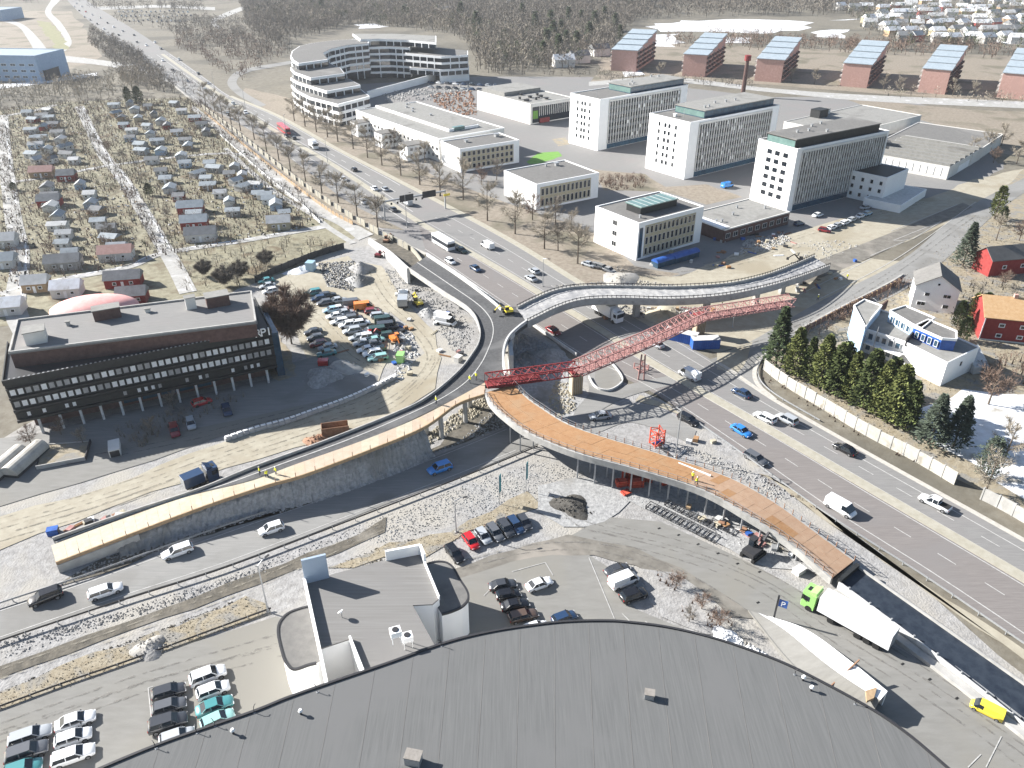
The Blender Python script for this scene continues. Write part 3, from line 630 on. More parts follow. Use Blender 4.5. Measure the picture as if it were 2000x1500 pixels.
# ------------------------------------------------------------------ red launching girder
gd = thing('steel_girder', 'long red oxide steel truss girder lying across the highway at bridge height', 'girder', P(1200, 720), world=True)
def truss(p, q, w, h, m, nb, name):
    p = Vector(p); q = Vector(q); d = (q - p); L = d.length; t = d.normalized(); nn = Vector((-t.y, t.x, 0)).normalized(); up = Vector((0, 0, 1))
    c = [p + nn * s * w / 2 + up * z for s in (-1, 1) for z in (0, h)]
    for cc in c: mb = MB(); mb.bar(cc, cc + d, .22, .22); mb.build(name + 'chord', m, gd)
    for k in range(nb):
        a = d * (k / nb); b = d * ((k + 1) / nb)
        mb = MB()
        for s in (-1, 1):
            s0 = p + nn * s * w / 2
            (mb.bar(s0 + a, s0 + b + up * h, .12, .12) if k % 2 else mb.bar(s0 + a + up * h, s0 + b, .12, .12))
            mb.bar(s0 + a, s0 + a + up * h, .1, .1)
        mb.bar(p + nn * w / 2 + a + up * h, p - nn * w / 2 + b + up * h, .12, .1)
        mb.bar(p - nn * w / 2 + a + up * h, p + nn * w / 2 + b + up * h, .12, .1)
        mb.bar(p + nn * w / 2 + a, p - nn * w / 2 + a, .1, .1)
        mb.build('lattice_bay', m, gd)
pA, pB, pC, pD, pE = P(950, 752, 6.6), P(1128, 728, 6.4), P(1262, 672, 6.4), P(1368, 622, 6.2), P(1545, 594, 5.8)
truss(pA, pB, 2.6, 2.0, M['redsteeld'], 12, 'top_')
truss(pB, pC, 3.2, 2.2, M['redsteel'], 12, 'main_')
truss(pC, pD, 3.2, 2.2, M['redsteel'], 12, 'main_')
truss(pD, pE, 3.0, 2.0, M['redsteel'], 16, 'tail_')
mb = MB(); mb.bar(pA + Vector((0, 0, .2)), pA * .42 + pB * .58 + Vector((0, 0, .2)), 2.4, .3); mb.build('floor_plate', M['redsteeld'], gd)
mb = MB(); mb.bar(pB + Vector((0, 0, .1)), pC + Vector((0, 0, .1)), 2.4, .1); mb.build('walkway', M['redsteel'], gd)
mb = MB(); mb.bar(pC + Vector((0, 0, .1)), pD + Vector((0, 0, .1)), 2.4, .1); mb.build('walkway', M['redsteel'], gd)
mb = MB(); mb.bar(pD + Vector((0, 0, .1)), pE + Vector((0, 0, .1)), 2.2, .1); mb.build('walkway', M['redsteel'], gd)
for q in (P(1252, 742),):
    mb = MB()
    for dx in (-.6, .6): mb.bar((q.x + dx, q.y, 0), (q.x + dx * .6, q.y, 6.2), .3, .3)
    for z in (1.5, 3, 4.5): mb.bar((q.x - .6, q.y, z), (q.x + .6, q.y, z + .6), .15, .15)
    mb.build('trestle_leg', M['redsteel'], gd)
for nm, (u, v), lb in (('concrete_pier', (1124, 768), 'ribbed beige concrete pier under the bend of the red girder'), ('concrete_pier', (1363, 654), 'ribbed beige concrete pier by the blue cabins under the red girder')):
    q = P(u, v); t = thing(nm, lb, 'pier', q, rad(20))
    mb = MB(); mb.cbox(0, 0, 0, 2.4, 1.6, 5.2); mb.build('pier_shaft', M['plypale'], t)
    for k in range(6): mb = MB(); mb.box(-1.1 + k * .42, -.95, 0, -.98 + k * .42, -.8, 5.2); mb.build('rib', M['timber'], t)
    mb = MB(); mb.cbox(0, 0, 5.2, 2.8, 2.0, .5); mb.build('cap', M['redsteeld'], t)
# steel tower lying by the loop, and the frame on the median
def lattice_tower(name, label, u, v, w, h, m, rot):
    t = thing(name, label, 'steel frame', P(u, v), rot)
    for i in (-1, 1):
        for j in (-1, 1): mb = MB(); mb.bar((i * w / 2, j * w / 2, 0), (i * w / 2, j * w / 2, h), .2); mb.build('post', m, t)
    for z in np.arange(.3, h, 1.3):
        mb = MB()
        for a, b in (((-1, -1), (1, -1)), ((1, -1), (1, 1)), ((1, 1), (-1, 1)), ((-1, 1), (-1, -1))):
            mb.bar((a[0] * w / 2, a[1] * w / 2, z), (b[0] * w / 2, b[1] * w / 2, z), .12); mb.bar((a[0] * w / 2, a[1] * w / 2, z), (b[0] * w / 2, b[1] * w / 2, min(h, z + 1.3)), .1)
        mb.build('bracing', m, t)
    return t
lattice_tower('lattice_tower', 'red lattice tower standing beside the orange deck and highway', 1282, 868, 1.9, 3.6, M['redpaint'], rad(25))
lattice_tower('steel_trestle', 'low pink steel frame on the highway median under the girder', 1252, 722, 2.2, 1.5, M['redsteel'], rad(30))

mb = MB(); mb.wall(catm([P(1034, 632), P(1080, 664), P(1126, 696)], 12), .3, .8); tag(mb.build('traffic_barrier', M['concrete_new']), 'short white barrier on the highway edge just below the quilted bridge', 'barrier')

M['track'] = mat('wheel_track_dust', (.215, .195, .16), (.29, .27, .22), .6, c3=(.24, .22, .18), scale3=.3)
M['trackl'] = mat('wheel_track_grey', (.155, .148, .135), (.205, .196, .18), .6)
def tracks(px, gauge, m, w=.35, n=60):
    c = catm([P(u, v) for u, v in px], n); LAY[0] += .0012
    for sg in (-1, 1):
        q = offset(c, sg * gauge / 2); wd = np.array([w * R.uniform(.5, 1.2) for _ in range(n)]); a = q.copy(); b = q.copy()
        L = offset(c, sg * gauge / 2 + w / 2); Rr = offset(c, sg * gauge / 2 - w / 2); L[:, :2] = q[:, :2] + (L - q)[:, :2] * wd[:, None] / w; Rr[:, :2] = q[:, :2] + (Rr - q)[:, :2] * wd[:, None] / w
        L[:, 2] = LAY[0]; Rr[:, 2] = LAY[0]; mb = MB(); mb.strip(L, Rr); o = mb.build('wheel_track', soft(m), kind='structure'); at = o.data.attributes.new('cover', 'FLOAT', 'POINT'); at.data.foreach_set('value', [R.uniform(.3, .5) for _ in range(len(o.data.vertices))])
for k, (px, m_) in enumerate([([(0, 1040), (220, 975), (430, 900), (620, 835), (760, 785), (840, 710), (815, 650), (750, 590), (712, 525)], 'track'), ([(0, 1052), (220, 985), (430, 908), (630, 842), (770, 790), (850, 700), (830, 650), (760, 585), (720, 520)], 'track'),
        ([(0, 1020), (200, 962), (420, 885), (600, 822), (730, 778), (790, 720)], 'track'), ([(560, 550), (600, 600), (640, 640), (690, 690), (740, 720)], 'track'), ([(1180, 1030), (1330, 1065), (1480, 1120), (1640, 1215), (1850, 1345), (2050, 1480)], 'trackl'), ([(1160, 1045), (1320, 1085), (1470, 1140), (1620, 1240), (1830, 1370), (2000, 1490)], 'trackl'),
        ([(900, 1105), (1040, 1072), (1180, 1072), (1320, 1120), (1440, 1190), (1560, 1275), (1700, 1350)], 'trackl'), ([(0, 1425), (150, 1372), (300, 1320), (540, 1250)], 'trackl'), ([(0, 1440), (160, 1385), (310, 1335), (560, 1270)], 'trackl'), ([(0, 1318), (250, 1232), (500, 1140), (745, 1030)], 'track'),
        ([(1320, 530), (1450, 500), (1600, 450), (1800, 395)], 'track'), ([(1300, 540), (1450, 512), (1560, 480)], 'track'), ([(1420, 690), (1560, 640), (1740, 535), (1900, 420)], 'trackl'), ([(1080, 960), (1130, 1020), (1200, 1040)], 'trackl'), ([(120, 905), (260, 880), (420, 845), (640, 790)], 'trackl')]):
    tracks(px, 1.7, M[m_])
# ================================================================== BUILDINGS
def frame(a, b, c, z):
    """roof corners in the photo: a = left far end of the left face, b = near corner, c = right end; returns foot point, turn, lengths"""
    A, B, Cc = P(*a, z), P(*b, z), P(*c, z)
    X = (Cc - B); X.z = 0; LX = X.length; ang = math.atan2(X.y, X.x)
    yv = Vector((-math.sin(ang), math.cos(ang), 0)); LY = (A - B).dot(yv)
    return Vector((B.x, B.y, 0)), ang, LX, LY
_w = {}
def winmesh(w, h, fm, gm, t=.09, key=None):
    k = (round(w, 2), round(h, 2), fm.name, gm.name, t)
    if k in _w: return _w[k]
    mb = MB(); d = .10
    mb.box(-w / 2, -d, 0, w / 2, 0, t); mb.box(-w / 2, -d, h - t, w / 2, 0, h)
    mb.box(-w / 2, -d, t, -w / 2 + t, 0, h - t); mb.box(w / 2 - t, -d, t, w / 2, 0, h - t)
    mb.face([(-w / 2 + t, -.03, t), (w / 2 - t, -.03, t), (w / 2 - t, -.03, h - t), (-w / 2 + t, -.03, h - t)], 1)
    if w > 1.6: mb.box(-.03, -d + .02, t, .03, 0, h - t)
    _w[k] = mb.build('window', [fm, gm], mesh_only=True); return _w[k]
def wins(t, face, LX, LY, cols, zs, w, h, fm, gm, m0=None, m1=None, skip=None, pick=None):
    L = LX if face in 'fb' else LY
    m0 = m0 if m0 is not None else L / cols / 2; m1 = m1 if m1 is not None else m0
    for z in zs:
        for k in range(cols):
            if skip and skip(k, z): continue
            s = m0 + (L - m0 - m1) * (k / max(1, cols - 1) if cols > 1 else .5)
            g = pick() if pick else gm
            if face == 'f': loc, r = (s, 0, z), 0
            elif face == 'b': loc, r = (s, LY, z), math.pi
            elif face == 'l': loc, r = (0, s, z), -math.pi / 2
            else: loc, r = (LX, s, z), math.pi / 2
            link('window', winmesh(w, h, fm, g), t, loc, rot=r)
def block(name, label, cat, a, b, c, z, wallm, roofm, par=.5, parm=None, ly=None, lx=None, group=None):
    loc, ang, LX, LY = frame(a, b, c, z)
    if ly: LY = ly
    if lx: LX = lx
    t = thing(name, label, cat, loc, ang, group)
    mb = MB(); mb.box(0, 0, 0, LX, LY, z - .25); mb.build('walls', wallm, t)
    mb = MB(); mb.box(.25, .25, z - .25, LX - .25, LY - .25, z - .1); mb.build('roof', roofm, t)
    if par:
        parm = parm or wallm; mb = MB()
        mb.box(-.04, -.04, z - .3, LX + .04, .3, z + par * .4); mb.box(-.04, LY - .3, z - .3, LX + .04, LY + .04, z + par * .4)
        mb.box(-.04, .3, z - .3, .3, LY - .3, z + par * .4); mb.box(LX - .3, .3, z - .3, LX + .04, LY - .3, z + par * .4)
        mb.build('parapet', parm, t)
    return t, LX, LY
def roofbox(t, x, y, z, lx, ly, h, wm, rm, name='roof_housing', rot=0):
    mb = MB(); mb.cbox(x, y, z - .1, lx, ly, h, rot); mb.cbox(x, y, z - .1 + h, lx + .3, ly + .3, .15, rot, 1)
    return mb.build(name, [wm, rm], t)
def vent(t, x, y, z, s=.5, h=.8, m=None):
    mb = MB(); mb.cbox(x, y, z - .1, s, s, h); mb.cbox(x, y, z + h - .1, s * 1.5, s * 1.5, .12); return mb.build('roof_vent', m or M['steel'], t)
# --- the three office towers
M['curtain'] = mat('curtain_wall_panel', (.10, .115, .13), (.16, .175, .19), 1.0, rough=.4)
TZ = 21.2
TW = [((1116, 182), (1172, 195), (1344, 166), 'seven-storey white office slab farthest left of the three, behind the lawn', .35, .98, 28),
      ((1272, 221), (1348, 240), (1523, 206), 'seven-storey white office slab in the middle of the three', .18, .97, 30),
      ((1466, 275), (1558, 292), (1737, 256), 'seven-storey white office slab nearest the new road, with dark penthouse', .0, .92, 34)]
fin = MB().box(-.17, -.42, 0, .17, 0, 17.2).build('mullion', M['offwhite'], mesh_only=True)
for i, (a, b, c, lb, x0, x1, ncol) in enumerate(TW):
    t, LX, LY = block('office_tower', lb, 'office building', a, b, c, TZ, M['white'], M['roofm'], group='white office towers')
    # glazed long face between white end piers
    e0 = LX * (.055 if i == 2 else .10); e1 = LX * (.03 if i == 2 else .09)
    mb = MB(); mb.box(e0, -.05, 2.2, LX - e1, .0, 20.0); mb.build('curtain_wall', M['curtain'], t)
    n = ncol; span = LX - e0 - e1
    for k in range(n + 1): link('mullion', fin, t, (e0 + span * k / n, -.05, 2.6))
    nf = 6
    wm = winmesh(span / n - .5, 1.6, M['dark'], M['glass'], .05)
    for f in range(nf):
        for k in range(n): link('window', wm if R.random() < .87 else winmesh(span / n - .5, 1.6, M['dark'], M['blind'], .05), t, (e0 + span * (k + .5) / n, -.05, 3.6 + f * 2.85))
    mb = MB(); mb.box(e0, -.35, 19.8, LX - e1, -.05, 20.6); mb.build('cornice', M['offwhite'], t)
    mb = MB(); mb.box(e0, -.02, .1, LX - e1, -.01, 2.1); mb.build('ground_floor_glazing', M['glassblue'], t)
    # windows of the white end wall
    for f in range(6):
        for k, (yy, ww) in enumerate(((.27, .8), (.42, 1.0), (.52, 1.0), (.68, .8)) if i < 2 else ((.33, 1.9), (.53, 1.9), (.74, 1.9))):
            link('window', winmesh(ww, 1.45, M['dark'], M['glass'], .05), t, (0, LY * (1 - yy), 3.6 + f * 2.8), rot=-math.pi / 2)
    # glazed penthouse
    mb = MB(); px0, px1 = LX * x0 + .6, LX * x1; py0, py1 = LY * .10, LY * .82
    mb.box(px0, py0, TZ - .1, px1, py1, TZ + 2.6); mb.build('penthouse', [M['glassblue'], M['black'], M['black']][2 if i == 2 else 0], t)
    mb = MB(); mb.box(px0 - .3, py0 - .3, TZ + 2.6, px1 + .3, py1 + .3, TZ + 2.9); mb.build('penthouse_roof', M['roofm'] if i == 2 else M['roofl'], t)
    mb = MB(); mb.box(px0 - .06, py0 + .2, TZ + .2, px0 - .01, py1 - .2, TZ + 2.2); mb.build('end_glazing', M['glassgreen'], t)
    for k in range(5): vent(t, LX * R.uniform(.1, .9), LY * R.uniform(.2, .75), TZ + 3.0, .6, .7)
    mb = MB(); mb.tube([(LX * .06, LY * .3, TZ), (LX * .06, LY * .3, TZ + 3.4)], .08, 5); mb.build('antenna', M['steel'], t)
    if i: vent(t, LX * .08, LY * .55, TZ, .9, .9, M['white'])
# --- low white office blocks along the highway
def lowoffice(lab, a, b, c, z, rows, cols, leftcol=False, end=.12, start=.1, pan=True, roof='roofm'):
    t, LX, LY = block('low_office', lab, 'office building', a, b, c, z, M['white'], M[roof], group='low white office blocks')
    fh = (z - 1.6) / rows
    if pan: mb = MB(); mb.box(LX * start, -.06, .8, LX * (1 - end), 0, z - 1.1); mb.build('panel_band', M['yellowp'], t)
    for r in range(rows):
        for k in range(cols):
            x = LX * start + LX * (1 - end - start) * (k + .5) / cols
            link('window', winmesh(LX * (1 - end - start) / cols * .64, fh * .68, M['offwhite'], M['glass'], .08), t, (x, -.06, 1.1 + r * fh))
    if leftcol:
        for r in range(rows): link('window', winmesh(1.9, 1.5, M['offwhite'], M['glass'], .07), t, (0, LY * .52, 1.6 + r * fh), rot=-math.pi / 2)
        mb = MB(); mb.box(LX * .02, -.05, .6, LX * .07, 0, z - 1.5); mb.build('stair_glazing', M['glassblue'], t)
    return t, LX, LY
t, LX, LY = lowoffice('three-storey white office block with roof light nearest the parked cars', (1162, 404), (1248, 437), (1375, 404), 11.2, 3, 12, True)
mb = MB(); mb.box(LX * .22, LY * .30, 11, LX * .78, LY * .62, 13.2); mb.build('roof_light_base', M['black'], t)
mb = MB(); mb.box(LX * .21, LY * .28, 13.2, LX * .79, LY * .64, 13.5); mb.build('roof_light', M['glassgreen'], t)
for k in range(7): mb = MB(); mb.box(LX * (.22 + k * .09), LY * .28, 13.5, LX * (.22 + k * .09) + .12, LY * .64, 13.58); mb.build('glazing_bar', M['steel'], t)
vent(t, LX * .9, LY * .7, 11.2); vent(t, LX * .15, LY * .2, 11.2)
t, LX, LY = lowoffice('two-storey white office block between the street trees and the earth court', (987, 333), (1048, 361), (1170, 338), 8.8, 2, 12, False, .13, .06)
vent(t, LX * .75, LY * .8, 8.8, 1.2, 1); vent(t, LX * .6, LY * .85, 8.8)
t, LX, LY = lowoffice('two-storey white office block with lit gable behind bare trees', (849, 278), (898, 292), (1014, 274), 9.0, 3, 11, False, .10, .03)
vent(t, LX * .3, LY * .6, 9, 1.1, .8); vent(t, LX * .85, LY * .7, 9, 1.6, 1.2)
# comb block
t, LX, LY = block('low_office', 'long low white office block with raised white roof edge next to the curved building', 'office building', (725, 211), (857, 272), (985, 250), 9.2, M['offwhite'], M['roofl'], parm=M['white'], group='low white office blocks')
mb = MB(); mb.box(LX * .32, LY * .12, 9, LX * .78, LY * 1.0, 10.2); mb.build('upper_storey', M['white'], t)
mb = MB(); mb.box(LX * .33, LY * .13, 10.2, LX * .77, LY * .99, 10.35); mb.build('upper_roof', M['roofl'], t)
wins(t, 'l', LX, LY, 22, (1.5, 4.4), 1.5, 1.3, M['offwhite'], M['glass'])
mb = MB(); mb.box(LX * .4, LY * .12 - .1, 9.2, LX * .56, LY * .12 + 2, 10.6); mb.build('roof_light', M['glassgreen'], t)
for k in range(5): vent(t, LX * R.uniform(.4, .7), LY * R.uniform(.3, .9), 10.3, .8, .7)
for k, (u, v) in enumerate([(700, 268), (748, 290), (797, 315)]):
    g = P(u, v); t2 = thing('office_wing', 'small white gable wing of the comb-shaped block, ' + ORD[k] + ' from the curved building', 'office building', g, t.rotation_euler.z, 'small gable wings')
    mb = MB(); mb.box(0, 0, 0, 17, 7, 6.0); mb.build('walls', M['white'], t2); mb = MB(); mb.box(-.2, -.2, 6.0, 17, 7.2, 6.25); mb.build('roof', M['roofm'], t2)
    for z in (1.5, 3.9):
        for q in range(7): link('window', winmesh(1.3, 1.2, M['offwhite'], M['glass'], .07), t2, (2 + q * 2.1, 0, z))
        for q in range(2): link('window', winmesh(1.1, 1.1, M['offwhite'], M['blindd'], .07), t2, (0, 2.2 + q * 2.6, z), rot=-math.pi / 2)
# hall with glazed front
t, LX, LY = block('exhibition_hall', 'flat-roofed white hall with tall glazed front and a green banner', 'hall', (927, 178), (1036, 204), (1120, 191), 9.5, M['offwhite'], M['roofl'], group=None)
mb = MB(); mb.box(LX * .05, -.06, .5, LX * 1.0, 0, 8.0); mb.build('front_glazing', M['glass'], t)
for k in range(18): mb = MB(); mb.box(LX * (.2 + k * .045), -.3, 3.5, LX * (.2 + k * .045) + .25, -.06, 8.0); mb.build('mullion', M['offwhite'], t)
mb = MB(); mb.box(LX * .06, -.14, 2.4, LX * .17, -.07, 6.2); mb.build('banner', M['green'], t)
mb = MB(); mb.box(LX * .2, -.9, .2, LX * .42, -.07, 2.4); mb.build('entrance_porch', M['redsteeld'], t)
mb = MB(); mb.box(LX * .1, LY * .55, 9.4, LX * .95, LY * .98, 11.2); mb.build('upper_storey', M['roofl'], t)
for k in range(12): vent(t, LX * R.uniform(.05, .9), LY * R.uniform(.08, .5), 9.5, R.uniform(.6, 1.6), R.uniform(.5, 1.2), M['dark'])
# flat-roofed annex beside the nearest tower
t, LX, LY = block('low_annex', 'single-storey flat-roofed annex between the roof-light block and the near tower', 'office building', (1376, 410), (1416, 449), (1543, 414), 4.2, M['brickd'], M['roofl'], par=.3, parm=M['offwhite'])
for k in range(5): vent(t, LX * R.uniform(.1, .9), LY * R.uniform(.2, .9), 4.2)
wins(t, 'f', LX, LY, 9, (1.2,), 2.0, 1.6, M['offwhite'], M['glass'])
mb = MB(); mb.box(-.3, 1, 4.0, 3.2, LY - 1, 4.4); mb.build('white_roof_edge', M['white'], t)
# annex right of the near tower
t, LX, LY = block('side_block', 'small white three-storey block with dark roof right of the near office tower', 'office building', (1690, 322), (1733, 348), (1775, 330), 9.5, M['white'], M['roofm'], par=.4)
wins(t, 'l', LX, LY, 4, (1.2, 3.9, 6.6), 1.1, 1.4, M['offwhite'], M['glass'])
mb = MB(); mb.box(1, 1, 9.4, LX - 1, LY - 1, 9.5); mb.build('dark_roof_patch', M['black'], t)
t, LX, LY = block('side_block', 'low white terrace block at the foot of the near office tower', 'office building', (1690, 386), (1760, 402), (1810, 370), 2.6, M['white'], M['concrete_new'], par=.3)
# big flat halls behind the towers
t, LX, LY = block('flat_hall', 'big flat grey hall roof between the middle and near office towers', 'hall', (1520, 240), (1650, 262), (1800, 225), 5.5, M['offwhite'], M['roofl'], par=.3)
roofbox(t, LX * .35, LY * .9, 5.5, 7, 5, 3.5, M['black'], M['black']); roofbox(t, LX * .45, LY * 1.0, 5.5, 9, 4, 2.2, M['offwhite'], M['roofl'])
t, LX, LY = block('sawtooth_hall', 'long grey striped hall with saw-tooth gable right of the near tower', 'hall', (1728, 283), (1855, 326), (1920, 288), 5.0, M['offwhite'], M['roofstripe'], par=.2)
for k in range(11): mb = MB(); mb.box(-.12, LY * (.08 + k * .085), 1.2, 0, LY * (.08 + k * .085) + 1.6, 4.2); mb.build('white_bay', M['white'], t)
for k in range(7):
    mb = MB(); x0, x1 = LX * k / 7, LX * (k + 1) / 7
    mb.prism([(x0, 0), (x1, 0), (x1, LY), (x0, LY)], 4.9, [6.1, 5.0, 5.0, 6.1]); mb.build('saw_tooth', M['roofl'], t)
mb = MB(); mb.box(LX * .3, -.08, .3, LX * .62, 0, 3); mb.build('gate', M['white'], t)
roofbox(t, LX * .35, LY * 1.1, 5, 9, 5, 4.5, M['black'], M['roofm']); roofbox(t, LX * .5, LY * 1.2, 5, 12, 5, 2.5, M['offwhite'], M['roofl'])
t, LX, LY = block('flat_hall', 'wide grey flat roof behind the saw-tooth hall', 'hall', (1735, 268), (1900, 302), (1960, 262), 4.6, M['offwhite'], M['roofm'], par=.3)
# chimney
g = P(1450, 188); t = thing('factory_chimney', 'slender dark red chimney with wider top rising behind the office towers', 'chimney', g)
MB().tube([(0, 0, 0), (0, 0, 21)], [1.3, .95], 10).build('shaft', M['brickd'], t); MB().tube([(0, 0, 19), (0, 0, 21.8)], 1.8, 10).build('head', M['redsteeld'], t)
# --- curved stepped building
cb = thing('curved_building', 'curved white stepped office building with dark ribbon windows round a court', 'office building', P(720, 160), world=True)
def ringseg(pts, z0, z1, m, name, bands=True):
    """a polygon traced at height z1 pushed down to z0; white slab edge on a dark glazed storey"""
    poly = [P2(u, v, z1) for u, v in pts]
    cx = sum(p[0] for p in poly) / len(poly); cy = sum(p[1] for p in poly) / len(poly)
    mb = MB(); mb.prism(poly, z1 - 1.25, z1); mb.build('spandrel', M['white'], cb)
    ins = [(p[0] + (cx - p[0]) * .012, p[1] + (cy - p[1]) * .012) for p in poly]
    mb = MB(); mb.prism(ins, z0, z1 - 1.25); mb.build('glazed_storey', M['glassblue'], cb)
    ins = [(p[0] + (cx - p[0]) * .02, p[1] + (cy - p[1]) * .02) for p in poly]
    mb = MB(); mb.prism(ins, z1, z1 + .08); mb.build('terrace_roof', m, cb)
    n = len(poly)
    for k in range(n):
        a, b = ins[k], ins[(k + 1) % n]; a2, b2 = poly[k], poly[(k + 1) % n]
        L = math.hypot(b2[0] - a2[0], b2[1] - a2[1]); c = int(L / 5)
        for j in range(1, c):
            f = j / c; x = a2[0] + (b2[0] - a2[0]) * f; y = a2[1] + (b2[1] - a2[1]) * f
            mbm.cbox(x + (cx - x) * .008, y + (cy - y) * .008, z0, .9, .9, z1 - 1.25 - z0, math.atan2(b2[1] - a2[1], b2[0] - a2[0]))
mbm = MB()
def lev(pts, top, floors, roofm):
    fh = 3.6
    for k in range(floors):
        z1 = top - k * fh
        ringseg_at(pts, top, z1, fh, roofm if k == 0 else M['white'])
def ringseg_at(pts, ztrace, z1, fh, rm):
    poly = [P2(u, v, ztrace) for u, v in pts]
    cx = sum(p[0] for p in poly) / len(poly); cy = sum(p[1] for p in poly) / len(poly)
    mb = MB(); mb.prism(poly, z1 - 1.3, z1); mb.build('spandrel', M['white'], cb)
    q = [(p[0] + (cx - p[0]) * .015, p[1] + (cy - p[1]) * .015) for p in poly]
    mb = MB(); mb.prism(q, z1 - fh, z1 - 1.3); mb.build('glazed_storey', M['glass'], cb)
    q = [(p[0] + (cx - p[0]) * .03, p[1] + (cy - p[1]) * .03) for p in poly]
    mb = MB(); mb.prism(q, z1, z1 + .1); mb.build('terrace_roof', rm, cb)
    n = len(poly)
    for k in range(n):
        a, b = poly[k], poly[(k + 1) % n]; L = math.hypot(b[0] - a[0], b[1] - a[1]); c = int(L / 4.5)
        for j in range(1, c):
            f = j / c; x = a[0] + (b[0] - a[0]) * f; y = a[1] + (b[1] - a[1]) * f
            mbm.cbox(x + (cx - x) * .011, y + (cy - y) * .011, z1 - fh, .5, .5, fh - 1.3, math.atan2(b[1] - a[1], b[0] - a[0]))
lev([(568, 166), (578, 176), (605, 190), (660, 204), (722, 188), (700, 170), (640, 150), (600, 148)], 10.5, 3, M['roofm'])
lev([(567, 152), (580, 160), (638, 178), (704, 166), (683, 155), (640, 140), (600, 138)], 14.0, 1, M['roofm'])
lev([(567, 132), (575, 141), (606, 152), (673, 143), (665, 133), (640, 122), (600, 118)], 17.6, 1, M['roofm'])
top_out = [(567, 110), (570, 100), (585, 90), (610, 84), (650, 79), (700, 76)]
lev([(567, 110), (572, 118), (582, 124), (640, 116), (630, 104), (645, 96), (680, 88), (720, 84), (722, 76), (700, 76), (650, 79), (610, 84), (585, 90), (570, 100)], 21.2, 5, M['roofm'])
lev([(640, 104), (680, 96), (720, 92), (760, 91), (800, 93), (806, 82), (720, 76), (690, 76), (650, 84)], 18.5, 5, M['roofm'])
lev([(688, 66), (703, 77), (740, 76), (797, 78), (852, 83), (852, 70), (770, 66)], 22.5, 1, M['roofl'])
lev([(792, 104), (862, 110), (914, 107), (914, 99), (850, 92), (790, 92)], 15.5, 2, M['roofm'])
lev([(800, 132), (862, 136), (916, 132), (914, 124), (860, 118), (800, 118)], 8.0, 1, M['roofm'])
poly = [P2(u, v, 8) for u, v in [(858, 136), (916, 131), (914, 124), (860, 127)]]; mb = MB(); mb.prism(poly, 0, 8.05); mb.build('white_end_block', M['white'], cb)
mbm.build('columns', M['white'], cb)
mb = MB(); a, b = P(718, 193), P(850, 157); mb.bar((a.x, a.y, 2), (b.x, b.y, 2), .5, 4); mb.build('court_wall', M['white'], cb)
# --- brick apartment blocks
for i, (u, v, wd) in enumerate([(1193, 138, 48), (1332, 148, 44), (1473, 158, 52), (1640, 168, 53), (1792, 180, 53), (1946, 190, 58)]):
    g = P(u, v); g2 = P(u + wd, v + 3)
    ang = math.atan2((g2 - g).y, (g2 - g).x); W = (g2 - g).length
    t = thing('brick_apartments', 'stepped brick apartment block with grey-blue roofs, %s from the left in the row of six' % ORD[i], 'apartment block', g, ang * .3 - rad((14, 17, 20, 24, 27, 29)[i]), 'stepped brick apartment blocks')
    n = 4; D = 15.0
    for k in range(n):
        h = 13.0 + k * 1.7
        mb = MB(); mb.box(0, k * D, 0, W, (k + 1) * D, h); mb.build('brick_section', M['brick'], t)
        mb = MB(); mb.prism([(-.6, k * D - .5), (W + .6, k * D - .5), (W + .6, (k + 1) * D + .1), (-.6, (k + 1) * D + .1)], [h + .02] * 4, [h + .4, h + .4, h + 1.6, h + 1.6]); mb.build('roof_section', M['roofblue'], t)
        for s, nm in ((0, 0), (1, 1)):
            for f in range(4):
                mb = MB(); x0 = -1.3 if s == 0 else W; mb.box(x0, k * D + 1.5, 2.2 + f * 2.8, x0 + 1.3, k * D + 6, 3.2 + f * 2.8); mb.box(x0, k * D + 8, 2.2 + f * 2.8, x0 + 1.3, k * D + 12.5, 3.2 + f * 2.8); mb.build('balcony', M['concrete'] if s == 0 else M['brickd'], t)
                link('window', winmesh(3.2, 1.3, M['offwhite'], M['glass'], .1), t, (0 if s == 0 else W, k * D + 6.8, 3.3 + f * 2.8), rot=-math.pi / 2 if s == 0 else math.pi / 2)
# --- teal office and dark shed far left
t, LX, LY = block('teal_office', 'pale blue box-shaped office building at the left edge behind the hedge', 'office building', (-60, 120), (78, 111), (70, 108), 15, M['blueh'], M['roofblue'], lx=30, ly=60)
t.rotation_euler.z = rad(90) - .1; t.location = P(82, 160)
for z in (2, 5.5, 9):
    for k in range(9): link('window', winmesh(3.5, 1.4, M['white'], M['glassblue'], .1), t, (0, 4 + k * 6, z), rot=-math.pi / 2)
t, LX, LY = block('dark_shed', 'low dark grey commercial shed right of the pale blue office', 'shed', (82, 122), (90, 138), (132, 124), 6, M['dark'], M['roofl'])
t, LX, LY = block('teal_office', 'small pale blue building at the top left corner', 'office building', (-20, 6), (0, 20), (42, 14), 10, M['blueh'], M['roofblue'])
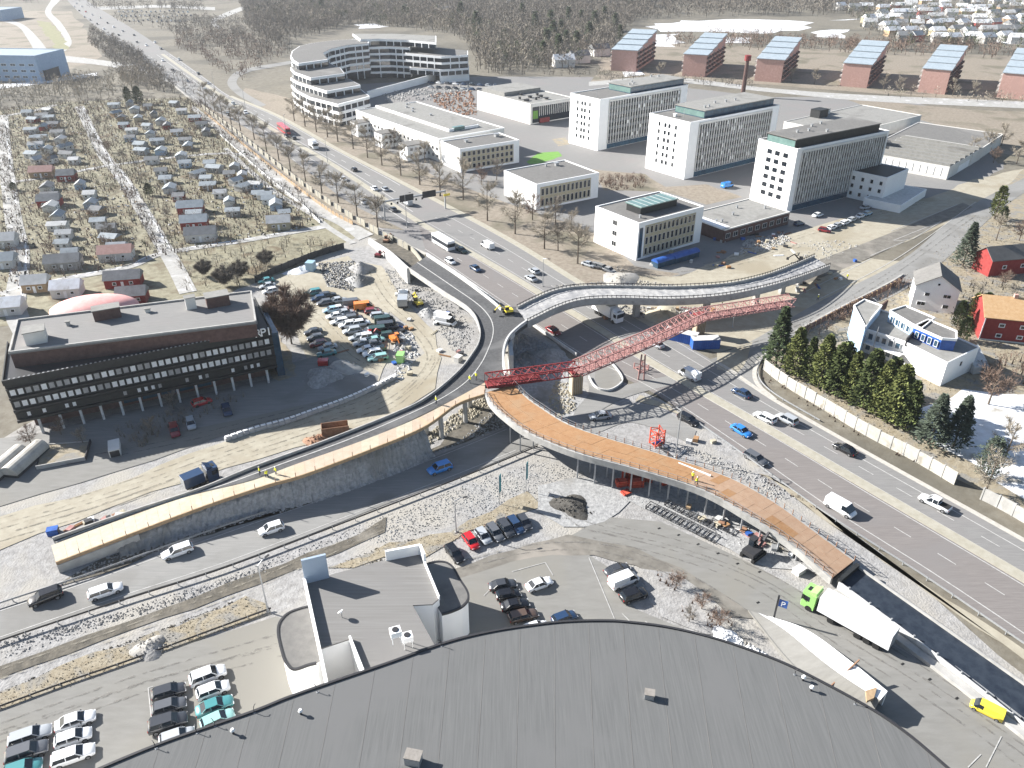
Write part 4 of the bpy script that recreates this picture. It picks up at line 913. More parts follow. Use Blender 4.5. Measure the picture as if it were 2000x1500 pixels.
# --- dark ribbon-window office lower left
# terrace (lower) block
DZ = 12.0
loc, ang, LX, LY = frame((-10, 690), (8, 742), (528, 640), DZ)
B0 = P(6, 748, DZ); C0 = P(529, 645, DZ); X = C0 - B0; ang = math.atan2(X.y, X.x); LX = X.length; LY = 17.5
do = thing('black_office', 'black clad office block with rows of pale windows over white columns', 'office building', (B0.x, B0.y, 0), ang)
mb = MB(); mb.box(0, 0, 3.6, LX, LY, DZ); mb.build('walls', M['black'], do)
mb = MB(); mb.box(2, 3.4, 0, LX - 2, LY, 3.6); mb.build('recessed_ground_floor', M['brickd'], do)
mb = MB(); mb.box(.3, .3, DZ, LX - .3, LY - .3, DZ + .06); mb.build('terrace_floor', M['dark'], do)
mb = MB(); mb.box(-.1, -.35, DZ - .5, LX + .1, .05, DZ + .55); mb.box(-.1, 0, DZ - .5, .1, LY, DZ + .5); mb.box(LX - .1, 0, DZ - .5, LX + .1, LY, DZ + .5); mb.build('parapet', M['black'], do)
for k in range(56): mb = MB(); x = LX * (.02 + k * .0165); mb.box(x, -.36, DZ + .56, x + .35, -.1, DZ + .68); mb.build('parapet_light', M['blindd'], do)
ncol = 37; 
pk = lambda: R.choice([M['blind'], M['blind'], M['blind'], M['blindd'], M['blindd'], M['blind']])
for r, (z, h, pr) in enumerate(((9.0, 1.3, .98), (6.45, 1.3, .97), (4.2, 1.0, .5))):
    mb = MB(); mb.box(0, -.45 - .12 * r, z - .75, LX, 0, z - .25); mb.box(0, -.45, z + h + .2, LX, 0, z + h + .35); mb.build('facade_ledge', M['black'], do)
    for k in range(ncol):
        if R.random() < pr: link('window', winmesh(1.0 if r < 2 else .7, h, M['dark'], pk(), .05), do, (LX * (k + .7) / (ncol + .6), 0, z))
for k in range(13): 
    mb = MB(); x = LX * (.07 + k * .0735); mb.box(x - .22, -.5, 0, x + .22, .1, 3.9); mb.build('white_column', M['concrete_new'], do)
for k in range(4, 9):
    mb = MB(); x = LX * (.07 + k * .0735); mb.box(x + .4, 3.2, .7, x + LX * .0735 - .4, 3.38, 2.9); mb.build('shopfront', M['glassblue'], do)
# upper storey with grey roof
UZ = 15.0
a_, b_, c_ = P(38, 628, UZ), P(18, 690, UZ), P(500, 632, UZ)
X = c_ - b_; ang2 = math.atan2(X.y, X.x)
du = do
rel = Matrix.Rotation(-ang, 4, 'Z') @ Matrix.Translation(-do.location)
q = [rel @ P(u, v, UZ) for u, v in ((20, 692), (500, 632), (491, 573), (36, 629))]
poly = [(p.x, p.y) for p in q]
mb = MB(); mb.prism(poly, DZ + .05, UZ); mb.build('upper_storey', M['brickd'], do)
cx = sum(p[0] for p in poly) / 4; cy = sum(p[1] for p in poly) / 4
mb = MB(); mb.prism([(p[0] + (p[0] - cx) * .012, p[1] + (p[1] - cy) * .03) for p in poly], UZ, UZ + .3); mb.build('roof', M['asphalt'], do)
mb = MB()
for k in range(4):
    a, b = poly[k], poly[(k + 1) % 4]; mb.bar((a[0], a[1], UZ + .45), (b[0], b[1], UZ + .45), .35, .4)
mb.build('roof_edge', M['concrete'], do)
def rp(u, v, z=UZ): return rel @ P(u, v, z)
for (u, v, lx, ly, h, wm) in ((212, 622, 5.0, 2.6, 2.3, M['brickd']), (427, 597, 4.6, 3.0, 2.4, M['brickd']), (375, 604, 2.0, 1.6, 2.6, M['offwhite']), (74, 668, 3.6, 3.4, 2.6, M['offwhite']), (135, 638, .7, .7, .9, M['steel']), (290, 612, 1.0, .6, .8, M['offwhite']), (55, 655, 1.2, 1.2, 1.2, M['dark'])):
    p = rp(u, v); roofbox(do, p.x, p.y, UZ + .35, lx, ly, h, wm, M['roofl'])
# white letters on the parapet
for k, ch in enumerate('RP1'): letter(ch, 2.5, .12, do, (LX * (.928 + k * .024), -.75, DZ - .6))
# glazed stair strip at right end
mb = MB(); mb.box(LX + .05, 1.5, 0, LX + 1.6, 15, 10.5); mb.build('stair_strip', M['glassblue'], do)
# pink dome tent and greenhouse tunnels
g = P(192, 625); t = thing('pink_dome', 'pale pink tensioned dome roof behind the black office', 'tent roof', g, rad(12))
mb = MB(); n = 16; m_ = 6
for j in range(m_ + 1):
    for i in range(n): 
        a = 2 * math.pi * i / n; e = (math.pi / 2) * j / m_; mb.v.append((10.5 * math.cos(a) * math.cos(e), 6 * math.sin(a) * math.cos(e), 3 + 3.2 * math.sin(e)))
for j in range(m_):
    for i in range(n): a = j * n + i; b = j * n + (i + 1) % n; mb.f.append((a, b, b + n, a + n)); mb.m.append(0)
mb.build('dome_cloth', M['pinkroof'], t, smooth=True)
MB().tube([(0, 0, 0), (0, 0, 3)], [5.9, 5.9], 16).build('drum_wall', M['offwhite'], t)
for k, (u, v) in enumerate([(52, 905), (12, 915)]):
    g = P(u, v); t = thing('storage_tunnel', ('long arched grey storage tunnel beside the fenced planter', 'long arched grey storage tunnel cut by the left photo edge')[k], 'tunnel shed', g, rad(-8), 'arched storage tunnels')
    mb = MB(); n = 10; L = 9
    for y in (-L / 2, L / 2):
        for i in range(n + 1): a = math.pi * i / n; mb.v.append((1.7 * math.cos(a), y, .7 + 1.6 * math.sin(a)))
    for i in range(n): mb.f.append((i, i + 1, n + 2 + i, n + 1 + i)); mb.m.append(0)
    mb.f.append(tuple(range(n + 1))); mb.m.append(0); mb.f.append(tuple(range(n + 1, 2 * n + 2))); mb.m.append(0)
    mb.build('arched_roof', M['polytunnel'], t); MB().box(-1.65, -L / 2 + .05, 0, 1.65, L / 2 - .05, .75).build('base_walls', M['dark'], t)
M['timber_grey'] = mat('weathered_lid', (.20, .185, .165), (.27, .25, .23), 3)
# --- the foreground shop roof
shop = thing('shop_building', 'huge curved grey felt roof of the shop building filling the bottom of the view', 'shop building', (0, 30, 0), world=True)
SZ = 11.0
edge = [(140, 1530), (200, 1500), (330, 1447), (490, 1392), (560, 1364), (640, 1336), (760, 1295), (870, 1256), (960, 1234), (1060, 1219), (1120, 1214), (1180, 1213), (1220, 1215), (1300, 1225), (1390, 1246), (1480, 1276), (1540, 1300), (1600, 1330), (1660, 1362), (1720, 1397), (1780, 1440), (1850, 1500), (1920, 1560)]
pts = [P2(u, v, SZ) for u, v in edge]
poly = pts + [(pts[-1][0] + 6, 14), (pts[0][0] - 30, 14)]
mb = MB(); mb.prism(poly, 0, SZ - .3); mb.build('walls', M['white'], shop)
mb = MB(); mb.prism(poly, SZ - .3, SZ); mb.build('roof', M['roof'], shop)
mb = MB(); mb.wall(catm([(p[0], p[1], SZ) for p in pts], 120), .28, .18, drop=.5); mb.build('roof_edge_flashing', M['dark'], shop)
mb = MB()
for k in range(0, 60, 2):   # welted felt laps
    x = -62 + k * 2.1
    ys = [y for x2, y in pts]; 
    # find edge y at x
    yy = None
    for (ax, ay), (bx, by) in zip(pts[:-1], pts[1:]):
        if min(ax, bx) <= x <= max(ax, bx): yy = ay + (by - ay) * (x - ax) / (bx - ax)
    if yy is None: continue
    x2 = x * .86 - 1.5
    mb.bar((x, yy - .4, SZ + .006), (x2, 16, SZ + .006), .05, .02)
mb.build('felt_laps', M['roofm'], shop)
for k, (u, v, lx, ly, h) in enumerate([(1268, 1362, 1.0, .8, .75), (808, 1488, 1.6, 1.1, 1.1)]):
    g = P(u, v, SZ); t = thing('roof_hatch', ('small grey roof hatch in the middle of the big roof', 'grey roof hatch at the bottom edge of the big roof')[k], 'roof hatch', g, rad(-12))
    MB().cbox(0, 0, 0, lx, ly, h).build('hatch_box', M['steel'], t); MB().cbox(0, .05, h, lx + .15, ly + .15, .08).build('hatch_lid', M['timber_grey'], t)
for k, (u, v, lb) in enumerate([(588, 1395, 'white roof vent near the round lobby'), (456, 1433, 'white roof vent on the left part of the big roof edge'), (1568, 1329, 'upper of two small white vents at the right roof edge'), (1584, 1349, 'lower of two small white vents at the right roof edge')]):
    g = P(u, v, SZ); t = thing('roof_vent', lb, 'roof vent', g, group='small white roof vents')
    MB().tube([(0, 0, 0), (0, 0, .55)], .12, 8).build('vent_pipe', M['dark'], t); MB().tube([(0, 0, .55), (0, 0, .8)], [.26, .16], 10).build('vent_cap', M['white'], t)
for k, (u, v) in enumerate([(497, 1392), (620, 1352), (420, 1418), (385, 1432), (305, 1462), (862, 1262), (1552, 1318), (1670, 1376)]):
    g = P(u, v, SZ); t = thing('roof_hook', 'bent dark safety hook on the big roof edge, %s from the left' % ORD[(3, 4, 2, 1, 0, 5, 6, 7)[k]], 'roof hook', g, R.uniform(0, 3), 'safety hooks along the roof edge')
    MB().tube([(0, 0, 0), (0, 0, .7), (.2, 0, .95), (.45, 0, .95)], .04, 6).build('hook_rod', M['dark'], t)
    MB().cbox(0, 0, 0, .25, .25, .05).build('hook_plate', M['steel'], t)
# entrance pavilion
M['finsky'] = mat('fin_sky_tint', (.30, .37, .46), (.34, .41, .50), .5, rough=.4)  # blue of sky reflection and shade put into the fin's colour
ent = thing('entrance_pavilion', 'grey-roofed entrance pavilion with rounded white lobes and a tall sky-tinted fin', 'entrance building', P(720, 1300), world=True)
EZ = 8.0
def epoly(pts): return [P2(u, v, EZ) for u, v in pts]
main = [(598, 1132), (640, 1124), (757, 1092), (822, 1083), (858, 1168), (845, 1180), (806, 1182), (850, 1262), (880, 1300), (718, 1335), (682, 1248), (622, 1268)]
mb = MB(); mb.prism(epoly(main), 0, EZ - .2); mb.build('walls', M['white'], ent)
mb = MB(); mb.prism(epoly(main), EZ - .2, EZ); mb.build('roof', M['roofstripe'], ent)
z5 = 6.2
lobeL = [(612, 1166), (585, 1172), (560, 1182), (544, 1200), (541, 1222), (548, 1255), (556, 1276), (572, 1290), (600, 1282), (616, 1278), (640, 1262), (622, 1190)]
pl_ = [P2(u, v + 7, z5 + .9) for u, v in lobeL]
mb = MB(); mb.prism(pl_, 0, z5 - .1); mb.build('round_lobe_wall', M['white'], ent)
mb = MB(); mb.prism(pl_, z5 - .1, z5); mb.build('round_lobe_roof', M['roofm'], ent)
mb = MB(); mb.wall(catm([(x, y, z5) for x, y in pl_[:10]], 60), .28, .12, drop=.2); mb.build('lobe_rim', M['dark'], ent)
lobeR = [(822, 1095), (845, 1086), (868, 1086), (884, 1096), (898, 1120), (912, 1142), (914, 1158), (902, 1172), (880, 1182), (862, 1187), (850, 1165)]
pr_ = [P2(u, v + 4, z5 + 1.2) for u, v in lobeR]
mb = MB(); mb.prism(pr_, 0, z5 + .3); mb.build('round_lobe_wall', M['white'], ent)
mb = MB(); mb.prism(pr_, z5 + .3, z5 + .42); mb.build('round_lobe_roof', M['roofm'], ent)
mb = MB(); mb.wall(catm([(x, y, z5 + .4) for x, y in pr_[:10]], 60), .28, .12, drop=.2); mb.build('lobe_rim', M['dark'], ent)
# tall fins
def fin_wall(pts, z0, z1, m, name, th=.35):
    mb = MB(); mb.wall([(*P2(u, v, EZ), z0) for u, v in pts], th, z1 - z0); return mb.build(name, m, ent)
fin_wall([(596, 1139), (643, 1127)], 0, 12.2, M['finsky'], 'sky_tinted_fin')
fin_wall([(596, 1139), (624, 1268), (640, 1345)], 0, 9.0, M['white'], 'white_fin')
fin_wall([(754, 1094), (822, 1081)], 0, 9.7, M['white'], 'back_fin')
fin_wall([(822, 1081), (830, 1100)], 0, 9.7, M['white'], 'back_fin')
fin_wall([(822, 1083), (858, 1170)], EZ - .2, EZ + .5, M['white'], 'roof_edge', .2)
fin_wall([(684, 1249), (716, 1330)], EZ - .2, EZ + .7, M['white'], 'roof_edge', .25)
g = P(668, 1206, EZ); t = thing('satellite_dish', 'small white satellite dish on the pavilion roof', 'satellite dish', g)
MB().tube([(0, 0, 0), (0, 0, .8)], .05, 6).build('mast', M['steel'], t); MB().tube([(0, 0, .8), (-.15, .1, 1.0)], [.12, .4], 12).build('dish', M['white'], t)
for k, (u, v) in enumerate([(797, 1262), (778, 1286)]):
    g = P(u, v, EZ); t = thing('cooling_unit', ('square white cooling unit nearer the rounded lobe', 'slanted white cooling unit on the big roof edge')[k], 'cooling unit', (g.x, g.y, EZ if k == 0 else SZ), rad(20))
    z0 = 0
    for a in (-.5, .5):
        for b in (-.4, .4): MB().cbox(a, b, z0, .07, .07, 1.2).build('leg', M['white'], t)
    MB().cbox(0, 0, 1.2, 1.3, 1.1, .8).build('unit_case', M['white'], t); MB().tube([(0, 0, 2.0), (0, 0, 2.08)], .4, 12).build('fan_cover', M['dark'], t)
# covered car-park ramp, right
cr = thing('covered_ramp', 'long white canopy wall tapering along the delivery road beside the big roof', 'ramp cover', P(1620, 1290), world=True)
La = catm([P(1470, 1196, .3), P(1560, 1275, 1.4), P(1660, 1352, 2.3), P(1708, 1388, 2.6)], 24); Ra = catm([P(1500, 1205, .3), P(1575, 1232, 1.4), P(1665, 1297, 2.3), P(1732, 1352, 2.6)], 24)
La = catm([P(1462, 1190, .4), P(1545, 1282, 1.6), P(1620, 1338, 2.4), P(1706, 1384, 2.6)], 24)
La[:, 2] = np.linspace(.25, 1.2, 24); Mi = La * .52 + Ra * .48; Mi[:, 2] = Ra[:, 2] + .12
mb = MB(); mb.slab(La, Mi, .2); mb.build('beige_slope', M['lot'], cr)
mb = MB(); mb.slab(Mi, Ra, .2); mb.build('white_slope', M['white'], cr)
mb = MB(); mb.wall(Ra * [1, 1, 1] , .2, .12, drop=2.6); mb.build('side_wall', M['white'], cr)
mb = MB(); mb.wall(La, .2, .05, drop=1.2); mb.build('side_wall', M['lot'], cr)
a, b = La[17], Ra[17]; mb = MB(); mb.bar((a[0], a[1], a[2] + .35), (b[0] + .6, b[1] + .6, b[2] + .5), .14, .3); mb.build('cross_beam', M['rust'], cr)
mb = MB(); mb.prism([P2(1690, 1352, 2.6), P2(1712, 1345, 2.6), P2(1706, 1366, 2.6), P2(1692, 1372, 2.6)], 2.5, 2.9); mb.build('roof_opening', M['timber'], cr)
# ================================================================== VEHICLES
PA = {k: paint('paint_' + k, c) for k, c in dict(white=(.72, .73, .74), silver=(.36, .38, .40), grey=(.10, .105, .115), dgrey=(.045, .048, .055), black=(.010, .010, .012), red=(.50, .015, .02), dred=(.20, .015, .02), blue=(.03, .20, .55), dblue=(.02, .045, .10), teal=(.06, .22, .23), tealw=(.25, .45, .43), green=(.03, .06, .05), brown=(.09, .06, .045), beige=(.42, .38, .30), orange=(.75, .22, .03), yellow=(.80, .62, .06), cream=(.62, .56, .42), lightblue=(.30, .45, .55)).items()}
CAR_T = {  # length, width, stations (x, z_low, z_top, halfwidth), cabin (x positions at belt, x at roof, z belt, z roof)
 'sedan': (4.6, 1.8, [(-2.3, .45, .72, .62), (-2.22, .28, .92, .80), (-1.5, .22, .96, .89), (0, .20, .93, .90), (1.0, .22, .90, .90), (1.75, .24, .80, .86), (2.2, .30, .66, .76), (2.3, .42, .56, .58)], (-1.75, 1.05, -1.0, .35, .93, 1.42)),
 'hatch': (4.1, 1.75, [(-2.05, .45, .85, .66), (-1.98, .28, 1.0, .80), (-1.2, .22, 1.0, .87), (0, .20, .95, .88), (.9, .22, .92, .88), (1.6, .24, .82, .84), (1.98, .30, .68, .74), (2.05, .42, .58, .58)], (-1.95, 1.05, -1.55, .35, .96, 1.46)),
 'estate': (4.75, 1.82, [(-2.37, .45, .85, .68), (-2.3, .28, 1.0, .82), (-1.5, .22, .99, .90), (0, .20, .95, .91), (1.1, .22, .92, .91), (1.8, .24, .82, .87), (2.28, .30, .68, .77), (2.37, .42, .58, .6)], (-2.25, 1.1, -1.95, .4, .95, 1.45)),
 'suv': (4.6, 1.9, [(-2.3, .5, .95, .74), (-2.24, .32, 1.12, .88), (-1.4, .28, 1.12, .94), (0, .26, 1.08, .95), (1.05, .28, 1.05, .95), (1.8, .30, .96, .92), (2.2, .36, .80, .84), (2.3, .5, .68, .7)], (-2.15, 1.15, -1.8, .5, 1.08, 1.68)),
 'van': (5.2, 2.0, [(-2.6, .45, 1.0, .92), (-2.57, .32, 1.15, .97), (-1.4, .28, 1.15, 1.0), (0, .28, 1.15, 1.0), (1.3, .28, 1.15, 1.0), (2.0, .30, 1.08, .97), (2.5, .34, .85, .88), (2.6, .5, .7, .74)], (-2.58, 2.1, -2.54, 1.25, 1.15, 2.05)),
 'pickup': (5.2, 1.9, [(-2.6, .5, .95, .84), (-2.55, .36, 1.05, .90), (-1.4, .32, 1.05, .94), (-.7, .30, 1.05, .94), (1.0, .30, 1.05, .94), (1.9, .32, .98, .92), (2.5, .38, .82, .84), (2.6, .5, .7, .7)], (-.75, 1.3, -.65, .6, 1.05, 1.75)),
}
_cm = {}
def car_meshes(kind):
    if kind in _cm: return _cm[kind]
    L, W, st, cab = CAR_T[kind]
    body = MB(); n = 10
    for (x, zl, zt, hw) in st:
        ring = [(-hw * .92, zl), (-hw, zl + .12), (-hw * 1.0, zl + (zt - zl) * .6), (-hw * .94, zt - .06), (-hw * .80, zt), (hw * .80, zt), (hw * .94, zt - .06), (hw, zl + (zt - zl) * .6), (hw, zl + .12), (hw * .92, zl)]
        body.v += [(x, y, z) for y, z in ring]
    for k in range(len(st) - 1):
        for j in range(n):
            l = (j + 1) % n; body.f.append((k * n + j, (k + 1) * n + j, (k + 1) * n + l, k * n + l)); body.m.append(0)
    body.f.append(tuple(range(n))); body.m.append(0); e = (len(st) - 1) * n; body.f.append(tuple(e + j for j in reversed(range(n)))); body.m.append(0)
    x0, x1, r0, r1, zb, zr = cab; hb = W / 2 * .93; hr = W / 2 * (.74 if kind != 'van' else .9); zr2 = zr - .05
    zm = zb + (zr - zb) * .5
    g = MB()
    q = [(x0, -hb, zb - .05), (x1, -hb, zb - .05), (x1, hb, zb - .05), (x0, hb, zb - .05), (r0, -hr, zr2), (r1, -hr, zr2), (r1, hr, zr2), (r0, hr, zr2)]
    g.v = q; g.f = [(4, 5, 6, 7), (0, 1, 5, 4), (1, 2, 6, 5), (2, 3, 7, 6), (3, 0, 4, 7)]; g.m = [0] * 5
    roof = MB(); t = .06
    if kind == 'van':   # painted cargo sides leave only a windscreen and cab windows
        x = .55; roof.v = []
        roof.box(x0, -hb, zb - .08, x, hb, zb + .02)
        roof.v = [(x0, -hb - .01, zb - .05), (x, -hb - .01, zb - .05), (x, hb + .01, zb - .05), (x0, hb + .01, zb - .05), (r0, -hr - .01, zr), (x, -hr - .01, zr), (x, hr + .01, zr), (r0, hr + .01, zr)]
        roof.f = [(4, 5, 6, 7), (0, 1, 5, 4), (1, 2, 6, 5), (2, 3, 7, 6), (3, 0, 4, 7)]; roof.m = [0] * 5
        roof.prism([(x, -hr), (r1 + .02, -hr + .05), (r1 + .02, hr - .05), (x, hr)], zr - .07, zr)
    else:
        roof.prism([(r0 - .03, -hr * .97), (r0 + .12, -hr * 1.02), (r1 - .12, -hr * 1.02), (r1 + .05, -hr * .93), (r1 + .05, hr * .93), (r1 - .12, hr * 1.02), (r0 + .12, hr * 1.02), (r0 - .03, hr * .97)], zr - .07, zr)
        for s in (-1, 1):   # pillars
            for (a, b) in (((x1 - .03), r1), ((x0 + .05), r0)):
                roof.bar((a, s * hb * .985, zb), (b, s * hr * 1.0, zr - .04), .07, .07)
            xm = (x0 + x1) / 2 - .1; roof.bar((xm, s * (hb + .0), zb), (xm, s * (hr + .01), zr - .04), .09, .05)
    wr = .33 if kind in ('sedan', 'hatch', 'estate') else .38
    ty = MB(); ty.tube([(0, -.11, 0), (0, .11, 0)], wr, 14); rm = MB(); rm.tube([(0, -.125, 0), (0, .125, 0)], wr * .6, 8)
    hl = MB(); hl.box(-.08, -.17, -.07, .06, .17, .07); tl = MB(); tl.box(-.04, -.12, -.12, .05, .12, .12)
    mr = MB(); mr.box(-.07, -.12, -.06, .07, .12, .07)
    bed = None
    if kind == 'pickup': bed = MB(); bed.box(-2.45, -.78, 1.051, -.85, .78, 1.058)
    d = dict(body=body.build('body', PA['white'], mesh_only=True), cabin=g.build('windows', M['glass'], mesh_only=True), roof=roof.build('roof', PA['white'], mesh_only=True),
             tyre=ty.build('tyre', M['rubber'], mesh_only=True), rim=rm.build('rim', M['hub'], mesh_only=True), head=hl.build('headlight', M['headl'], mesh_only=True),
             tail=tl.build('taillight', M['taill'], mesh_only=True), mirror=mr.build('wing_mirror', PA['black'], mesh_only=True), st=st, W=W, wr=wr, cab=cab,
             bed=bed.build('load_bed', M['rubber'], mesh_only=True) if bed else None)
    me = d['body']; me.polygons.foreach_set('use_smooth', [True] * (len(me.polygons) - 2) + [False] * 2)
    _cm[kind] = d; return d
def colour(o, m):
    o.material_slots[0].link = 'OBJECT'; o.material_slots[0].material = m
def car(u, v, du, dv, kind, col, label, group=None, detail=2, name=None, z=0.03, s=1.0, at=None, rot=None, roofcol=None):
    """u,v photo position of the middle of the car on the ground; du,dv photo direction of its front"""
    if at is None:
        g = P(u, v); f = P(u + du, v + dv) - P(u - du, v - dv); rot = math.atan2(f.y, f.x)
    else: g = Vector(at)
    d = car_meshes(kind)
    nm = name or {'van': 'delivery_van', 'pickup': 'pickup_truck'}.get(kind, 'car')
    t = thing(nm, label, {'van': 'van', 'pickup': 'pickup'}.get(kind, 'car'), (g.x, g.y, g.z + z), rot, group)
    if s != 1: t.scale = (s, s, s)
    colour(link('body', d['body'], t), PA[col]); link('windows', d['cabin'], t); colour(link('roof', d['roof'], t), PA[roofcol or col])
    st = d['st']; xf, xr = st[-1][0] - .85, st[0][0] + .85; hw = d['W'] / 2
    if detail >= 1:
        for x in (xf, xr):
            for sd_ in (-1, 1):
                w_ = link('tyre' if detail < 2 else 'wheel', d['tyre'], t, (x, sd_ * (hw - .10), d['wr']))
                if detail >= 2: link('rim', d['rim'], w_, (0, 0, 0))
    if detail >= 2:
        for sd_ in (-1, 1):
            link('headlight', d['head'], t, (st[-2][0] + .0, sd_ * (hw - .32), st[-2][1] + .28)); link('taillight', d['tail'], t, (st[1][0] - .02, sd_ * (hw - .22), st[1][2] - .22))
            link('wing_mirror', d['mirror'], t, (d['cab'][1] - .35, sd_ * (hw + .06), d['cab'][4] + .05))
        if d['bed']: link('load_bed', d['bed'], t)
    return t
# highway, lower carriageway (towards the lower right)
gl = 'vehicles driving on the highway'
for q in [(1640, 998, 30, 17, 'van', 'white', 'white delivery van on the lower highway lane beside the brown verge'),
          (1475, 900, 28, 17, 'estate', 'grey', 'dark grey estate car on the highway between the blue car and the verge'),
          (1447, 846, 26, 16, 'sedan', 'blue', 'bright blue car on the lower highway lane next to the median'),
          (1344, 824, 28, 15, 'estate', 'black', 'black estate car on the highway just past the lamp post by the loop'),
          (1824, 988, -30, -15, 'pickup', 'white', 'white pickup on the upper carriageway beside the noise barrier end'),
          (1649, 882, -28, -15, 'sedan', 'black', 'black car alone on the upper carriageway below the conifers'),
          (1493, 820, -26, -13, 'estate', 'white', 'white estate car directly behind a grey car on the upper carriageway'),
          (1536, 824, -26, -14, 'suv', 'silver', 'grey SUV right on the tail of the white estate car on the upper carriageway'),
          (1448, 772, -26, -13, 'sedan', 'dblue', 'dark blue car on the upper carriageway near the slip road kerb'),
          (1346, 737, -24, -13, 'van', 'white', 'white van on the upper carriageway right of the pink steel frame'),
          (1281, 676, -22, -12, 'sedan', 'silver', 'silver car under the red girder beside the blue cabins'),
          (1081, 650, 22, 13, 'sedan', 'dred', 'dark red car passing in the shadow beneath the curved quilted bridge'),
          (1172, 817, -26, 3, 'sedan', 'silver', 'silver car on the loop road beside the orange bridge deck'),
          (1037, 547, -18, -11, 'sedan', 'silver', 'lower of two silver cars side by side above the quilted bridge'),
          (1043, 533, -18, -11, 'hatch', 'silver', 'upper of two silver cars side by side above the quilted bridge'),
          (952, 484, -18, -10, 'van', 'white', 'white van on the upper carriageway above the ramp barrier'),
          (929, 528, 16, 10, 'sedan', 'dblue', 'small dark blue car between ramp barrier and median'),
          (880, 514, 16, 10, 'hatch', 'white', 'white hatchback hugging the ramp barrier'),
          (902, 492, 16, 10, 'sedan', 'green', 'dark green car right behind the long white bus near the median'),
          (710, 397, 14, 9, 'hatch', 'white', 'white hatchback close to the noise wall left of the sign gantry'),
          (671, 353, 14, 9, 'hatch', 'white', 'white car alone in the lower carriageway above the noise wall'),
          (731, 371, -13, -8, 'sedan', 'white', 'left car of the pale pair left of the sign gantry'),
          (752, 372, -13, -8, 'sedan', 'silver', 'right car of the pale pair left of the sign gantry'),
          (796, 400, -14, -9, 'van', 'silver', 'silver van just above the dark sign gantry'),
          (768, 412, -13, -9, 'sedan', 'dgrey', 'dark car passing left end of the sign gantry'),
          (692, 334, -12, -8, 'hatch', 'black', 'small black car near the street tree verge'),
          (574, 272, -11, -8, 'hatch', 'dgrey', 'dark hatchback following the red bus'),
          (560, 268, 11, 8, 'hatch', 'dgrey', 'dark hatchback just below the red bus')]:
    car(*q[:7], group=gl, detail=2 if q[1] > 600 else 1)
# far traffic
k = 0
for (u, v, c_) in [(402, 178, 'dgrey'), (388, 146, 'black'), (406, 164, 'white'), (338, 139, 'dgrey'), (315, 97, 'black'), (303, 84, 'white'), (286, 90, 'white'), (262, 70, 'dgrey'), (240, 62, 'silver'), (232, 70, 'black'), (222, 54, 'white'), (210, 46, 'dgrey'), (203, 58, 'white'), (196, 36, 'silver'), (190, 48, 'black'), (180, 30, 'white'), (176, 40, 'dgrey'), (168, 24, 'red'), (165, 34, 'silver'), (160, 14, 'white'), (155, 22, 'black'), (150, 8, 'silver'), (145, 14, 'white'), (456, 205, 'silver'), (480, 222, 'white'), (446, 226, 'dgrey'), (350, 118, 'silver'), (268, 84, 'dgrey'), (318, 120, 'white'), (366, 160, 'silver')]:
    car(u, v, 10, 7, 'hatch' if k % 2 else 'estate', c_, 'tiny %s car in the far queue of highway traffic, %s from the top' % ({'dgrey': 'dark grey'}.get(c_, c_), ORD[sorted(range(30), key=lambda j: 0)[k]] if False else ORD[k] if False else ORD[29 - k] if False else 'number %d' % k), 'cars in the far highway queue', 0); k += 1
far_ = sorted([o for o in C.objects if o.get('group') == 'cars in the far highway queue'], key=lambda o: -o.location.y)
for k, o in enumerate(far_):
    c_ = o.children[0].material_slots[0].material.name.replace('paint_', '').replace('dgrey', 'dark grey')
    o['label'] = 'tiny %s car on the far highway, %s from the top of the photo' % (c_, ORD[k])
# cross street
gc = 'vehicles on the cross street'
for q in [(348, 1082, -26, 9, 'estate', 'white', 'white estate car alone on the cross street below the plywood deck'),
          (531, 1038, -22, 7, 'hatch', 'white', 'white hatchback on the cross street near the long deck shadow edge'),
          (859, 920, -24, 8, 'suv', 'blue', 'blue car with boxy rear at the kerb of the cross street near the orange bridge'),
          (91, 1172, -24, 9, 'suv', 'black', 'black car at the left end of the cross street'),
          (208, 1160, 26, -9, 'estate', 'white', 'long white car hugging the guard rail at the left end of the cross street')]:
    car(*q[:7], group=gc)
# shop car park, left groups
gp = 'cars parked at the shop'
for q in [(62, 1443, 26, -9, 'estate', 'silver', 'silver car, topmost of the far left column of parked cars'),
          (56, 1476, 26, -9, 'suv', 'grey', 'grey car with pale bonnet, middle of the far left column'),
          (48, 1508, 26, -9, 'hatch', 'teal', 'teal car cut by the bottom edge in the far left column'),
          (150, 1414, 26, -9, 'sedan', 'white', 'white car with dark windscreen, topmost of the second left column'),
          (146, 1447, 26, -9, 'hatch', 'white', 'white car in the middle of the second left column'),
          (146, 1481, 26, -9, 'estate', 'white', 'white car nearest the big roof in the second left column'),
          (332, 1357, 26, -8, 'hatch', 'dgrey', 'dark hatchback, topmost of the three-car column near the roof edge'),
          (333, 1386, 26, -8, 'hatch', 'grey', 'grey hatchback between two dark cars near the roof edge'),
          (331, 1418, 26, -8, 'suv', 'dgrey', 'dark SUV, lowest of the three-car column near the roof edge'),
          (348, 1446, 26, -9, 'hatch', 'silver', 'silver car half hidden by the big roof edge'),
          (408, 1326, 26, -10, 'suv', 'white', 'boxy white car at the top of the right column by the roof'),
          (418, 1354, 26, -10, 'hatch', 'white', 'white hatchback below the boxy white car'),
          (421, 1385, 26, -10, 'sedan', 'teal', 'dark teal saloon below the white hatchback'),
          (427, 1412, 26, -12, 'hatch', 'tealw', 'pale green car tucked against the big roof edge')]:
    car(*q[:7], group=gp)
